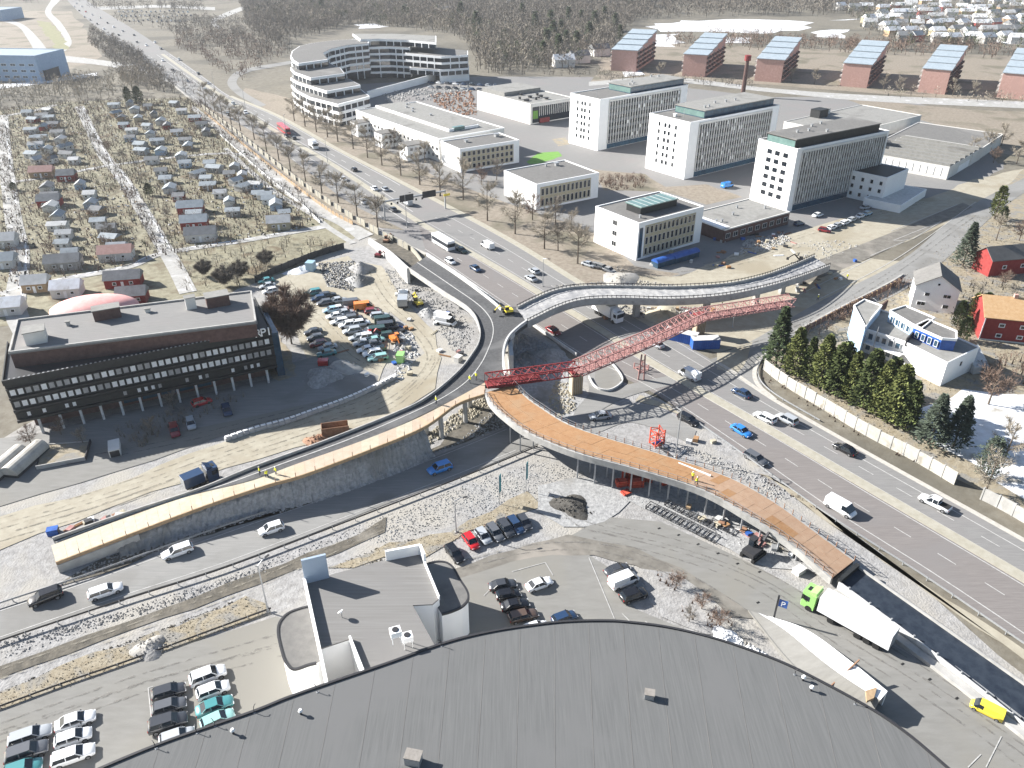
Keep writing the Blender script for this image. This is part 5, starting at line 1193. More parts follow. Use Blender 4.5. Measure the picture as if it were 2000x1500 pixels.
for q in [(982, 1148, 22, -4, 'sedan', 'dgrey', 'dark car, topmost of the stacked column right of the pavilion'),
          (993, 1167, 22, -4, 'hatch', 'black', 'black car, second in the stacked column right of the pavilion'),
          (1006, 1187, 24, -5, 'sedan', 'black', 'black car, third in the stacked column right of the pavilion'),
          (1022, 1208, 24, -6, 'estate', 'brown', 'brown car, fourth in the stacked column right of the pavilion'),
          (1046, 1232, 24, -8, 'hatch', 'white', 'white car mostly hidden behind the big roof edge'),
          (1053, 1146, 24, -9, 'sedan', 'white', 'white saloon parked alone in the middle of the car park'),
          (1102, 1212, 24, -9, 'hatch', 'dblue', 'dark blue car close behind the big roof edge'),
          (1205, 1118, 22, -8, 'sedan', 'dgrey', 'dark saloon at the top of the group by the planting bed'),
          (1218, 1140, 22, -9, 'van', 'white', 'white van between two dark cars by the planting bed'),
          (1237, 1168, 26, -9, 'suv', 'black', 'black SUV at the bottom of the group by the planting bed'),
          (888, 1086, 16, 20, 'estate', 'black', 'black car nearest the pavilion in the diagonal row'),
          (920, 1062, 14, 18, 'hatch', 'red', 'bright red car in the diagonal row'),
          (944, 1052, 14, 18, 'hatch', 'silver', 'silver car right beside the bright red one'),
          (967, 1045, 14, 18, 'estate', 'grey', 'grey car, second right of the bright red one'),
          (988, 1038, 14, 18, 'suv', 'dgrey', 'dark grey car, third right of the bright red one'),
          (1007, 1031, 14, 18, 'estate', 'dblue', 'dark blue car next to the end of the diagonal row'),
          (1024, 1025, 12, 18, 'hatch', 'dgrey', 'dark car at the right end of the diagonal row')]:
    car(*q[:7], group=gp, s=.92)
car(1925, 1392, -22, -11, 'van', 'yellow', 'small yellow van parked against the black ramp wall', s=.72)
# cars in front of the black office and by the offices
for q in [(374, 832, 5, 20, 'hatch', 'silver', 'silver car parked in front of the white columns', 1), (444, 806, 6, 18, 'hatch', 'dblue', 'dark blue car in the shade right of the white columns', 1), (342, 845, 5, 20, 'estate', 'dred', 'dark red car in the shade beside the silver one', 1), (395, 790, 16, -5, 'hatch', 'red', 'red and white car under the white columns', 1),
          (1150, 520, 16, 5, 'sedan', 'silver', 'silver car, first of the row behind the blue-striped tents', 1), (1163, 522, 16, 6, 'sedan', 'dgrey', 'dark car, second of the row beside the big bare tree', 1), (1176, 526, 16, 6, 'estate', 'black', 'black car, third of the row beside the big bare tree', 1), (1189, 531, 16, 6, 'sedan', 'grey', 'grey-green car, last of the row beside the big bare tree', 1),
          (1610, 453, 16, 3, 'hatch', 'dred', 'dark red car at the end of the row below the near tower', 1), (1624, 448, 14, -6, 'hatch', 'white', 'white car next to the red one below the near tower', 1), (1636, 443, 14, -6, 'hatch', 'silver', 'silver car, third in the row below the near tower', 1), (1650, 438, 14, -6, 'estate', 'white', 'white car, fourth in the row below the near tower', 1), (1664, 432, 14, -6, 'hatch', 'silver', 'silver car, fifth in the row below the near tower', 1), (1680, 425, 14, -6, 'sedan', 'white', 'white car, sixth in the row below the near tower', 1), (1694, 420, 14, -5, 'hatch', 'lightblue', 'pale blue car, seventh in the row below the near tower', 1), (1597, 423, 14, -4, 'sedan', 'white', 'white car close to the near tower wall', 1), (1560, 440, 14, -3, 'hatch', 'dblue', 'dark car beside the annex roof edge', 1),
          (1690, 408, 14, -3, 'sedan', 'silver', 'silver car in the shade of the near tower', 1), (1712, 402, 14, -3, 'sedan', 'dgrey', 'grey car in the shade of the near tower', 1), (1420, 366, 13, -3, 'van', 'blue', 'blue van in the shade between the middle and near towers', 1)]:
    car(*q[:7], detail=q[7], group='cars parked around the offices')
# storage yard rows
row1 = [(612, 573, 'teal'), (622, 584, 'dblue'), (634, 592, 'grey'), (648, 606, 'lightblue'), (655, 618, 'white'), (664, 629, 'white'), (680, 636, 'white'), (688, 648, 'silver'), (700, 660, 'silver'), (708, 671, 'silver'), (716, 684, 'white'), (728, 692, 'white'), (738, 700, 'tealw'), (722, 648, 'silver')]
for k, (u, v, c_) in enumerate(row1):
    car(u, v + 3, -18, 3, R.choice(['hatch', 'estate', 'sedan', 'suv']), c_, 'car of the long storage yard row, %s from its upper end' % ORD[k], 'cars stored in the sandy yard', 1)
rowx = [(664, 606, 'white'), (676, 614, 'silver'), (692, 626, 'grey'), (706, 636, 'white'), (722, 662, 'white'), (735, 668, 'tealw'), (640, 580, 'dgrey'), (662, 590, 'silver')]
for k, (u, v, c_) in enumerate(rowx):
    car(u, v, 18, -3, R.choice(['hatch', 'estate', 'sedan', 'suv']), c_, 'car tucked between the two storage yard rows, %s from its upper end' % ORD[k], 'cars stored in the sandy yard', 1)
row2 = [(690, 598, 'grey'), (712, 604, 'orange'), (728, 612, 'dred'), (742, 620, 'silver'), (752, 632, 'green'), (758, 643, 'dgrey'), (742, 652, 'green'), (762, 658, 'green')]
for k, (u, v, c_) in enumerate(row2):
    car(u, v, 18, -2, R.choice(['hatch', 'estate', 'van']), c_, 'car on the right side of the storage yard, %s from its upper end' % ORD[k], 'cars stored in the sandy yard', 1)
row3 = [(612, 652, 'dgrey'), (616, 664, 'grey'), (622, 676, 'dred'), (640, 682, 'silver'), (638, 694, 'teal'), (728, 676, 'grey'), (738, 688, 'green'), (520, 552, 'teal'), (523, 562, 'silver'), (528, 572, 'white')]
for k, (u, v, c_) in enumerate(row3):
    car(u, v, -16, 3, R.choice(['hatch', 'sedan']), c_, {5: 'grey car right below the long storage yard row', 6: 'dark green car at the lower tip of the storage yard', 7: 'teal car, upper of three at the yard corner hedge', 8: 'silver car, middle of three at the yard corner hedge', 9: 'white car, lower of three at the yard corner hedge'}.get(k, 'car beside the big bush, %s from the top' % ORD[k]), 'cars stored in the sandy yard', 1)
car(868, 626, 20, 4, 'van', 'white', 'upper of two white vans on the gravel inside the ramp curve', 'white vans inside the ramp curve', 1)
car(872, 634, 20, 4, 'van', 'white', 'lower of two white vans on the gravel inside the ramp curve', 'white vans inside the ramp curve', 1)
for k in range(46):   # far car park at the top
    u = 232 + (k % 16) * 9 + (k // 16) * 6; v = 24 + (k // 16) * 9 + R.uniform(-2, 2)
    car(u, v, 3, 8, 'hatch', R.choice(['white', 'silver', 'dgrey', 'dblue', 'black', 'white', 'lightblue']), 'tiny car in the far car park, row %s, %s from the left' % (ORD[k // 16], ORD[k % 16]), 'cars in the far car park', 0)
for k in range(22):
    u = 842 + (k % 11) * 16 + R.uniform(-2, 2); v = 163 + (k // 11) * 9 + (k % 11) * .8
    car(u, v, 8, 1, 'hatch', R.choice(['white', 'silver', 'dgrey', 'black', 'dblue']), 'car parked behind the hall, %s row, %s from the left' % (ORD[k // 11], ORD[k % 11]), 'cars parked behind the hall', 0)
# lorries and buses
def lorry(u, v, du, dv, cabcol, boxcol, label, L=9.0, Wd=2.5, H=3.8, name='lorry', cab=True, cat='lorry', boxm=None, at=None, rot=None):
    if at is None:
        g = P(u, v); f = P(u + du, v + dv) - P(u - du, v - dv); rot = math.atan2(f.y, f.x)
    else: g = Vector(at)
    t = thing(name, label, cat, (g.x, g.y, .03), rot)
    bm = boxm or PA[boxcol]
    if cab:
        x1 = L / 2; mb = MB(); mb.prism([(x1 - 2.0, -1.2), (x1 - .1, -1.2), (x1, -1.05), (x1, 1.05), (x1 - .1, 1.2), (x1 - 2.0, 1.2)], .5, 3.1); mb.build('cab', PA[cabcol] if isinstance(cabcol, str) else cabcol, t)
        mb = MB(); mb.box(x1 - .02, -1.05, 1.7, x1 + .03, 1.05, 2.75); mb.box(x1 - 1.2, -1.22, 1.75, x1 - .3, -1.18, 2.6); mb.box(x1 - 1.2, 1.18, 1.75, x1 - .3, 1.22, 2.6); mb.build('windscreen', M['glass'], t)
        mb = MB(); mb.prism([(x1 - 1.9, -1.0), (x1 - .9, -.9), (x1 - .9, .9), (x1 - 1.9, 1.0)], 3.1, [3.7, 3.25, 3.25, 3.7]); mb.build('roof_deflector', PA[cabcol] if isinstance(cabcol, str) else cabcol, t)
        mb = MB(); mb.box(x1 - .8, -.45, 3.1, x1 - .35, .45, 3.16); mb.build('roof_hatch', M['black'], t)
        for s in (-1, 1): MB().box(x1 - .25, s * 1.25, 1.9, x1 - .1, s * 1.5, 2.7).build('wing_mirror', M['black'], t)
        MB().box(-L / 2, -Wd / 2, 1.05, x1 - 2.5, Wd / 2, H).build('cargo_box', bm, t)
        MB().box(-L / 2 + .2, -.9, .6, x1 - .5, .9, 1.05).build('chassis', M['dark'], t)
        MB().box(-L / 2 - .03, -Wd / 2 + .08, 1.15, -L / 2 + .01, Wd / 2 - .08, H - .1).build('rear_doors', M['steel'], t)
        ax = [x1 - 1.3, -L / 2 + 1.6, -L / 2 + 2.9] + ([-L / 2 + 4.2, x1 - 4.6] if L > 12 else [])
    else:
        MB().box(-L / 2, -Wd / 2, .4, L / 2, Wd / 2, H - .5).build('body', bm, t)
        MB().prism([(-L / 2, -Wd / 2), (L / 2, -Wd / 2), (L / 2, Wd / 2), (-L / 2, Wd / 2)], H - .5, H - .3).build('roof', PA[boxcol], t)
        MB().box(-L / 2 + .2, -Wd / 2 - .03, 1.4, L / 2 + .03, Wd / 2 + .03, 2.5).build('windows', M['glass'], t)
        ax = [L / 2 - 2.2, -L / 2 + 2.4]
    tm = MB().tube([(0, -.15, 0), (0, .15, 0)], .5, 12).build('wheel', M['rubber'], mesh_only=True)
    for x in ax:
        for s in (-1, 1): link('wheel', tm, t, (x, s * (Wd / 2 - .17), .5))
    return t
a, b = P(1600, 1192), P(1698, 1243)
lorry(1650, 1222, -48, -27, M['limeg'], 'white', 'long white articulated lorry with lime green cab beside the black ramp', L=12.6, H=3.7)
lorry(1186, 620, 16, 9, 'white', 'white', 'white box lorry leaving the shade under the curved bridge', L=9.5, H=3.9)
lorry(613, 290, 8, 6, 'white', 'white', 'small white box lorry alone above the noise wall', L=7.0, H=3.4)
lorry(555, 258, 14, 11, 'red', 'red', 'long red bus on the far highway', L=15, H=3.4, cab=False, name='bus', cat='bus', boxm=PA['red'])
lorry(866, 482, 18, 11, 'white', 'white', 'long white coach near the median below the sign gantry', L=10, H=3.5, cab=False, name='bus', cat='bus')
lorry(394, 946, 12, -5, 'dblue', 'dblue', 'dark blue tipper lorry on the ramp edge beside the plywood deck', L=6.0, H=2.9, Wd=2.2)
lorry(788, 596, 2, -14, 'white', 'silver', 'small grey and white tipper lorry in the sandy haul road', L=6.2, H=2.9)
t = thing('open_container', 'old brown open-topped container by the bend of the ramp', 'container', P(656, 846), rad(14))
for a_ in ((-2.6, -1.1, 2.6, -1.0), (-2.6, 1.0, 2.6, 1.1), (-2.6, -1.0, -2.5, 1.0), (2.5, -1.0, 2.6, 1.0)): MB().box(a_[0], a_[1], 0, a_[2], a_[3], 2.0).build('side_panel', M['plypale'] if a_[0] == 2.5 else M['rust'], t)
MB().box(-2.5, -1.0, .1, 2.5, 1.0, .2).build('floor_plate', M['mud'], t)
for k in range(9): MB().box(-2.5 + k * .6, -1.18, .1, -2.4 + k * .6, -1.1, 1.9).build('rib', M['rust'], t)
# excavators and loaders
def digger(u, v, rot, m, label, s=1.0, z=0):
    g = P(u, v, z); t = thing('excavator', label, 'excavator', g, rot); t.scale = (s,) * 3
    for sd_ in (-1, 1):
        mb = MB(); mb.prism([(-1.5, sd_ * .95 - .22), (1.5, sd_ * .95 - .22), (1.5, sd_ * .95 + .22), (-1.5, sd_ * .95 + .22)], .05, .7); mb.build('crawler_track', M['rubber'], t)
    MB().box(-1.5, -.95, .75, .9, .95, 1.5).build('engine_housing', m, t); MB().box(-.1, .15, 1.5, 1.0, .95, 2.6).build('cab', M['glass'], t); MB().box(-.15, .1, 2.6, 1.05, 1.0, 2.7).build('cab_roof', m, t)
    mb = MB(); mb.bar((.7, -.3, 1.2), (2.6, -.3, 3.0), .28, .35); mb.bar((2.6, -.3, 3.0), (4.2, -.3, 1.6), .22, .28); mb.build('boom', m, t)
    MB().prism([(4.0, -.7), (4.8, -.6), (4.8, 0), (4.0, .1)], .9, 1.6).build('bucket', M['dark'], t)
    return t
digger(992, 612, rad(200), M['yellow'], 'yellow excavator working on the raised plaza', .75, 6.05)
digger(817, 596, rad(120), M['yellow'], 'yellow digger beside the small tipper lorry in the yard', .9)
digger(771, 668, rad(-60), PA['orange'], 'orange excavator at the lower end of the storage yard', .9)
digger(722, 660, rad(30), PA['red'], 'small red digger between the parked cars and the haul road', .7)
digger(1565, 516, rad(160), M['dark'], 'dark excavator on the new road above the quilted bridge', .9)
digger(1470, 1085, rad(40), M['dark'], 'dark machine frame parked below the end of the orange deck', 1.1)
digger(756, 474, rad(70), M['rust'], 'rusty excavator behind the white trough wall', .8)
digger(740, 502, rad(-20), PA['dred'], 'small red loader on the haul road bend near the trough wall', .7)
# ================================================================== SMALL HOUSES AND HUTS
def hut(t, L, W, h, rh, wm, rm, win=True):
    MB().box(-L / 2, -W / 2, 0, L / 2, W / 2, h).build('walls', wm, t)
    mb = MB(); e = .3
    mb.v = [(-L / 2 - e, -W / 2 - e, h - .1), (L / 2 + e, -W / 2 - e, h - .1), (L / 2 + e, 0, h + rh), (-L / 2 - e, 0, h + rh), (-L / 2 - e, W / 2 + e, h - .1), (L / 2 + e, W / 2 + e, h - .1)]
    mb.f = [(0, 1, 2, 3), (3, 2, 5, 4), (0, 3, 4), (1, 5, 2)]; mb.m = [0] * 4; mb.build('roof', rm, t)
    if win:
        link('window', winmesh(1.0, .9, M['white'], M['glass'], .12), t, (-L * .22, -W / 2, h * .38)); link('window', winmesh(1.0, .9, M['white'], M['glass'], .12), t, (L * .25, -W / 2, h * .38))
        MB().box(-.35, -W / 2 - .06, 0, .35, -W / 2, 1.9).build('door', M['white'], t)
HW = {'white': M['offwhite'], 'grey': M['concrete'], 'red': M['redh'], 'brown': M['timber'], 'blue': M['blueh'], 'yellow': M['yellowp']}
HR = {'grey': mat('hut_roof_grey', (.26, .29, .31), (.36, .39, .41), .6), 'dark': mat('hut_roof_dark', (.15, .155, .16), (.22, .225, .23), .6), 'pale': mat('hut_roof_pale', (.38, .385, .38), (.5, .5, .5), .6), 'red': M['brick'], 'snow': M['snow']}
COLS = [  # allotment rows: (start px, end px, number, block name)
 ((60, 225), (75, 322), 7, 'leftmost row above the cross path'), ((98, 222), (142, 322), 8, 'second row above the cross path'), ((78, 232), (98, 318), 5, 'third row above the cross path'),
 ((225, 212), (278, 302), 8, 'first row past the long path, above'), ((255, 205), (318, 300), 7, 'second row past the long path, above'), ((290, 215), (375, 290), 7, 'third row past the long path, above'), ((345, 210), (408, 262), 5, 'row nearest the bike path, above'),
 ((92, 370), (138, 505), 8, 'leftmost row below the cross path'), ((165, 368), (225, 490), 8, 'second row below the cross path'), 
 ((300, 322), (400, 462), 9, 'first row past the long path, below'), ((350, 312), (462, 418), 8, 'second row past the long path, below'), ((405, 325), (520, 400), 7, 'third row past the long path, below'), ((455, 330), (560, 425), 6, 'row nearest the bike path, below')]
for (s, e, n, nm) in COLS:
    for k in range(n):
        f = k / (n - 1); u = s[0] + (e[0] - s[0]) * f + R.uniform(-7, 7); v = s[1] + (e[1] - s[1]) * f + R.uniform(-3, 3)
        wc = R.choices(['white', 'grey', 'red', 'brown', 'blue', 'yellow'], [10, 7, 2, 3, 2, 1])[0]; rc = R.choices(['grey', 'dark', 'pale'], [6, 3, 3])[0]
        g = P(u, v); t = thing('allotment_hut', '%s hut, %s roof, %s down the %s' % (wc, rc, ORD[k], nm), 'hut', g, rad(R.choice([10, 12, 15, 100, 8, 105, 60, -10])), 'allotment huts')
        hut(t, R.uniform(3.6, 5.8), R.uniform(3.0, 4.2), 2.1, R.uniform(.7, 1.1), HW[wc], HR[rc])
for (u, v, L, wc, rc, lb) in [(245, 556, 9, 'red', 'dark', 'red garden house with white-framed gable above the long black office'), (262, 588, 7, 'red', 'dark', 'small red hut tucked behind the pink dome'), (100, 402, 7, 'red', 'dark', 'dark red hut, near the top left of the lower garden block'), (375, 415, 8, 'red', 'grey', 'upper of two red huts left of the diagonal path'), (382, 444, 8, 'red', 'grey', 'lower of two red huts by the cross path'),
                             (546, 445, 7, 'yellow', 'pale', 'ochre hut with white gable at the corner near the bike path'), (230, 505, 9, 'white', 'red', 'white garden house with red ridge by the path bend'), (128, 523, 9, 'grey', 'dark', 'large dark-roofed garden house above the lower path'), (395, 468, 9, 'white', 'dark', 'big dark-roofed white hut at the cross path'),
                             (85, 345, 8, 'brown', 'red', 'wide brown hut just above the cross path'), (133, 352, 6, 'red', 'dark', 'bright red hut right on the cross path'), (20, 610, 7, 'white', 'snow', 'snow-roofed hut at the left edge'), (135, 575, 7, 'white', 'snow', 'snow-covered flat hut near the pink dome'), (75, 565, 6, 'brown', 'pale', 'brown hut left of the snow-covered one'),
                             (15, 480, 6, 'white', 'pale', 'white hut left of the first path, lower'), (12, 520, 6, 'white', 'grey', 'grey-roofed hut left of the first path, lowest')]:
    g = P(u, v); t = thing('garden_house', lb, 'hut', g, rad(12)); hut(t, L, 5, 2.6, 1.8, HW[wc], HR[rc])
ROWN = ['second row', 'third row', 'fourth row', 'fifth row', 'sixth row', 'lowest row', 'top row']
# villas with snow beyond the brick estate
k = 0
for (v, u0, u1, st) in [(22, 1640, 2010, 26), (32, 1720, 2010, 27), (44, 1690, 2010, 28), (56, 1700, 2010, 30), (68, 1740, 2010, 31), (82, 1760, 2010, 33), (12, 1780, 2010, 32)]:
    u = u0; j = 0
    while u < u1:
        g = P(u + R.uniform(-6, 6), v + R.uniform(-3, 3)); wc = R.choice(['white', 'grey', 'white', 'brown', 'yellow', 'grey', 'grey', 'red']); rc = R.choice(['dark', 'snow', 'snow', 'pale'])
        t = thing('villa', '%s villa with %s roof, %s from the left in the %s of far villas' % (wc, rc if rc != 'snow' else 'snowy', ORD[j], ROWN[k]), 'house', g, rad(R.uniform(-20, 30)), 'far villas')
        hut(t, R.uniform(10, 14), R.uniform(8, 10), 5, 3, HW[wc], HR[rc], False); u += st; j += 1
    k += 1
for (u, v, lb) in [(1130, 122, 'white house with grey roof at the wood edge left of the brick blocks'), (1170, 108, 'second white house at the wood edge left of the brick blocks'), (1100, 130, 'snow-roofed house half hidden by the wood'), (870, 28, 'red house among the far trees at the top'), (1000, 10, 'pale house among the far trees at the top')]:
    g = P(u, v); t = thing('villa', lb, 'house', g, rad(R.uniform(-20, 30))); hut(t, 14, 9, 5, 3.2, HW['white'] if 'red' not in lb else HW['red'], HR['dark'] if 'snow' not in lb else HR['snow'], False)
# white house, blue flats, red houses on the right
def house(name, lb, a, b, c, z, rh, wm, rm, ridge='y'):
    loc, ang, LX, LY = frame(a, b, c, z); t = thing(name, lb, 'house', loc, ang)
    MB().box(0, 0, 0, LX, LY, z).build('walls', wm, t); e = .4
    if ridge == 'y':
        mb = MB(); mb.v = [(0, 0, z), (LX, 0, z), (LX / 2, 0, z + rh), (0, LY, z), (LX, LY, z), (LX / 2, LY, z + rh)]; mb.f = [(0, 1, 2), (3, 5, 4)]; mb.m = [0, 0]; mb.build('gable', wm, t)
        for s in (0, 1):
            x0 = -e if s == 0 else LX + e; mb = MB(); zz = z - e * rh / (LX / 2)
            mb.slab([(x0, -e, zz + .12), (x0, LY + e, zz + .12)], [(LX / 2, -e, z + rh + .12), (LX / 2, LY + e, z + rh + .12)], .16); mb.build('roof_slope', rm, t)
    else:
        mb = MB(); mb.v = [(0, 0, z), (0, LY, z), (0, LY / 2, z + rh), (LX, 0, z), (LX, LY, z), (LX, LY / 2, z + rh)]; mb.f = [(0, 2, 1), (3, 4, 5)]; mb.m = [0, 0]; mb.build('gable', wm, t)
        for s in (0, 1):
            y0 = -e if s == 0 else LY + e; mb = MB(); zz = z - e * rh / (LY / 2)
            mb.slab([(-e, y0, zz + .12), (LX + e, y0, zz + .12)], [(-e, LY / 2, z + rh + .12), (LX + e, LY / 2, z + rh + .12)], .16); mb.build('roof_slope', rm, t)
    return t, LX, LY
t, LX, LY = house('white_house', 'white wooden house with grey gable roof between the road and the conifers', (1772, 528), (1790, 556), (1876, 568), 6.5, 3.2, M['white'], M['roofm'], 'y')
for (x, z, w_, h_) in ((.22, 1.2, 2.0, 1.1), (.3, 3.9, 1.2, 1.0), (.78, 1.2, 1.4, 1.1), (.75, 4.0, 1.8, 1.0), (.5, 7.0, .7, .7)): link('window', winmesh(w_, h_, M['white'], M['glass'], .08), t, (LX * x, 0, z))
for (y, z) in ((.3, 1.2), (.7, 1.2), (.35, 4.0), (.7, 4.0)): link('window', winmesh(1.2, 1.2, M['white'], M['glass'], .08), t, (0, LY * y, z), rot=-math.pi / 2)
t, LX, LY = house('red_house', 'red timber house with orange tiled roof at the right edge', (1938, 585), (1926, 618), (2030, 628), 6.0, 3.2, M['redh'], M['tile'], 'x')
for (x, z) in ((.35, 1.0), (.35, 3.6), (.75, 1.0), (.75, 3.6)): link('window', winmesh(1.3, 1.0, M['white'], M['glass'], .16), t, (LX * x, 0, z))
MB().box(-.03, -.12, 0, .18, -.02, 6).build('corner_board', M['white'], t); MB().box(-.05, -.14, -.0, LX, -.03, .35).build('plinth', M['offwhite'], t)
MB().cbox(LX * .6, LY * .5, 8, .8, .8, 2).build('chimney', M['brick'], t)
t, LX, LY = house('red_house', 'red timber house behind bare bushes further up the right edge', (1950, 488), (1940, 508), (2030, 500), 5.0, 2.6, M['redh'], M['roofm'], 'x')
for (x, z) in ((.3, 2.0), (.7, 2.0)): link('window', winmesh(1.3, 1.1, M['white'], M['glass'], .14), t, (LX * x, 0, z))
# blue and white terraced flats
bf = thing('terraced_flats', 'pale blue and white terraced flats with flat grey roofs behind the conifer row', 'apartment block', P(1790, 690), world=True)
def flat(pts, z0, z1, wm, rm, nm='flat_section'):
    poly = [P2(u, v, z1) for u, v in pts]
    mb = MB(); mb.prism(poly, z0, z1 - .2); mb.build(nm, wm, bf)
    mb = MB(); mb.prism(poly, z1 - .2, z1); mb.build('flat_roof', rm, bf)
    mb = MB(); mb.wall([(x, y, z1) for x, y in poly + [poly[0]]], .25, .3, drop=.25); mb.build('roof_edge', M['white'], bf)
    return poly
def fwin(u0, v0, u1, v1, n, z, zt, w_=1.0, h_=1.2, gm=None, fm=None):
    a, b = P(u0, v0, zt), P(u1, v1, zt); d = b - a; r = math.atan2(d.y, d.x)
    nn = Vector((math.sin(r), -math.cos(r), 0)) * .03
    for k in range(n):
        p = a + d * ((k + .5) / n) + nn
        link('window', winmesh(w_, h_, fm or M['white'], gm or M['glass'], .07), bf, (p.x - bf.location.x, p.y - bf.location.y, z), rot=r)
flat([(1680, 640), (1765, 668), (1850, 710), (1890, 690), (1912, 680), (1800, 630), (1715, 605)], 0, 5.6, M['white'], M['roofl'])
flat([(1668, 598), (1688, 586), (1722, 598), (1702, 622), (1690, 640)], 0, 7.8, M['blueh'], M['roofl'])
flat([(1738, 608), (1768, 598), (1825, 622), (1800, 642), (1782, 634)], 5.6, 8.2, M['blueh'], M['roofm'])
flat([(1785, 638), (1812, 625), (1868, 648), (1868, 664), (1840, 662)], 5.6, 8.2, M['bluep'], M['roofm'])
fwin(1684, 641, 1763, 668, 6, 3.6, 5.6, 1.1, 1.5, M['glassblue']); fwin(1684, 641, 1763, 668, 6, .9, 5.6, 1.1, 1.5, M['glassblue'])
fwin(1770, 670, 1848, 708, 4, 3.2, 5.6, .9, .9); fwin(1770, 670, 1848, 708, 4, .9, 5.6, .9, .9)
fwin(1740, 610, 1782, 634, 4, 6.0, 8.2, .9, 1.5, M['glassblue']); fwin(1788, 640, 1838, 662, 4, 6.0, 8.2, .9, 1.5, M['glassblue']); fwin(1855, 706, 1890, 690, 2, 3.0, 5.6)
mb = MB(); a, b, z_ = P(1690, 626, 6), P(1732, 594, 6), 6; mb.bar(a, b, .3, 2.2); mb.build('party_wall', M['brickd'], bf)
mb = MB(); a, b = P(1770, 668, 6), P(1790, 645, 6); mb.bar(a, b, .3, 2.0); mb.build('party_wall', M['dark'], bf)
mb = MB(); a, b = P(1690, 668, 3), P(1760, 694, 3); mb.bar(a, b, 1.6, .18); mb.build('balcony', M['white'], bf)
mb = MB(); q = [P2(1885, 690, 3), P2(1910, 672, 3), P2(1935, 712, 2), P2(1905, 716, 2)]; mb.prism(q, 0, [3.4, 3.0, 1.5, 1.8]); mb.build('lean_to', M['concrete_new'], bf)
# ================================================================== TREES
def rnd(a, b): return R.uniform(a, b)
def bare_tree_mesh(h, spread, ntw, seed, droop=0.0, wm_=1.0):
    rr = random.Random(seed); tr = MB(); tw = MB()
    lean = rr.uniform(-.3, .3)
    tr.tube([(0, 0, -.3), (lean * .3, 0, h * .25), (lean, 0, h * .6), (lean * 1.2, 0, h * .92)], [h * .024, h * .018, h * .011, .02], 6)
    tips = []
    for k in range(14):
        z = h * rr.uniform(.22, .8); a = k * 2.4 + rr.uniform(-.4, .4); L = spread * (1.15 - .6 * (z / h)) * rr.uniform(.7, 1.1)
        p0 = Vector((lean * z / h, 0, z)); d = Vector((math.cos(a), math.sin(a), rr.uniform(.45, .95)))
        p1 = p0 + d * L * .5; p2 = p1 + Vector((math.cos(a) * .8, math.sin(a) * .8, rr.uniform(.5, 1.1) - droop)) * L * .5
        tr.tube([p0, p1, p2], [h * .0055, h * .0035, .012], 4, cap=False)
        for f in (.3, .55, .8, 1.0): tips.append(p0.lerp(p1, f * 2) if f < .5 else p1.lerp(p2, f * 2 - 1))
    tips.append(Vector((lean, 0, h * .85)))
    for k in range(ntw):
        b = rr.choice(tips); d = Vector((rr.gauss(0, 1), rr.gauss(0, 1), rr.gauss(.55, .7))).normalized(); c = Vector((lean * .5, 0, h * .55)); o = (b - c).normalized()
        d = (d + o * .7).normalized(); L = spread * rr.uniform(.18, .5); wd = rr.uniform(.03, .075) * (h / 12) ** .5 * wm_
        e = b + d * L; s = d.cross(Vector((rr.gauss(0, 1), rr.gauss(0, 1), rr.gauss(0, 1)))).normalized() * wd
        tw.face([b - s, b + s, e])
        for _ in range(2):
            m_ = b.lerp(e, rr.uniform(.3, .8)); d2 = (d + Vector((rr.gauss(0, .6), rr.gauss(0, .6), rr.gauss(.2, .5)))).normalized(); s2 = s * .7
            tw.face([m_ - s2, m_ + s2, m_ + d2 * L * .55])
    return tr, tw
BT = []
for i, (h, sp, n, tm) in enumerate([(13, 4.4, 700, 'twigp'), (12, 4.0, 700, 'twigp'), (14, 4.8, 800, 'twigp'), (9, 3.4, 600, 'twig'), (8, 3.2, 600, 'twigr')]):
    a, b = bare_tree_mesh(h, sp, n, 40 + i); BT.append((a.build('trunk', M['bark'], mesh_only=True), b.build('crown', M[tm], mesh_only=True), h))
def btree(u, v, h, label, group=None, var=None, name='bare_tree', cat='tree'):
    var = R.randrange(3) if var is None else var; a, b, hh = BT[var]
    t = thing(name, label, cat, P(u, v), R.uniform(0, 6.28), group); s = h / hh * R.uniform(.94, 1.06); t.scale = (s, s, s)
    link('trunk', a, t); link('crown', b, t); return t
rowL = [(402, 205), (420, 218), (435, 230), (452, 243), (470, 256), (497, 273), (521, 297), (545, 314), (568, 336), (597, 355), (629, 378), (661, 397), (698, 424), (738, 449)]
for k, (u, v) in enumerate(rowL): btree(u, v, 11.5, 'bare street tree on the noise wall side of the highway, %s from the far end' % ORD[k], 'street trees by the noise wall')
rowR = [(575, 236), (596, 247), (618, 258), (640, 268), (660, 277), (690, 291), (718, 308), (746, 323), (783, 343), (820, 361), (860, 382), (905, 390), (952, 431), (1006, 457), (1063, 486)]
for k, (u, v) in enumerate(rowR): btree(u, v, 12.5, 'bare street tree on the office side of the highway, %s from the far end' % ORD[k], 'street trees on the office verge')
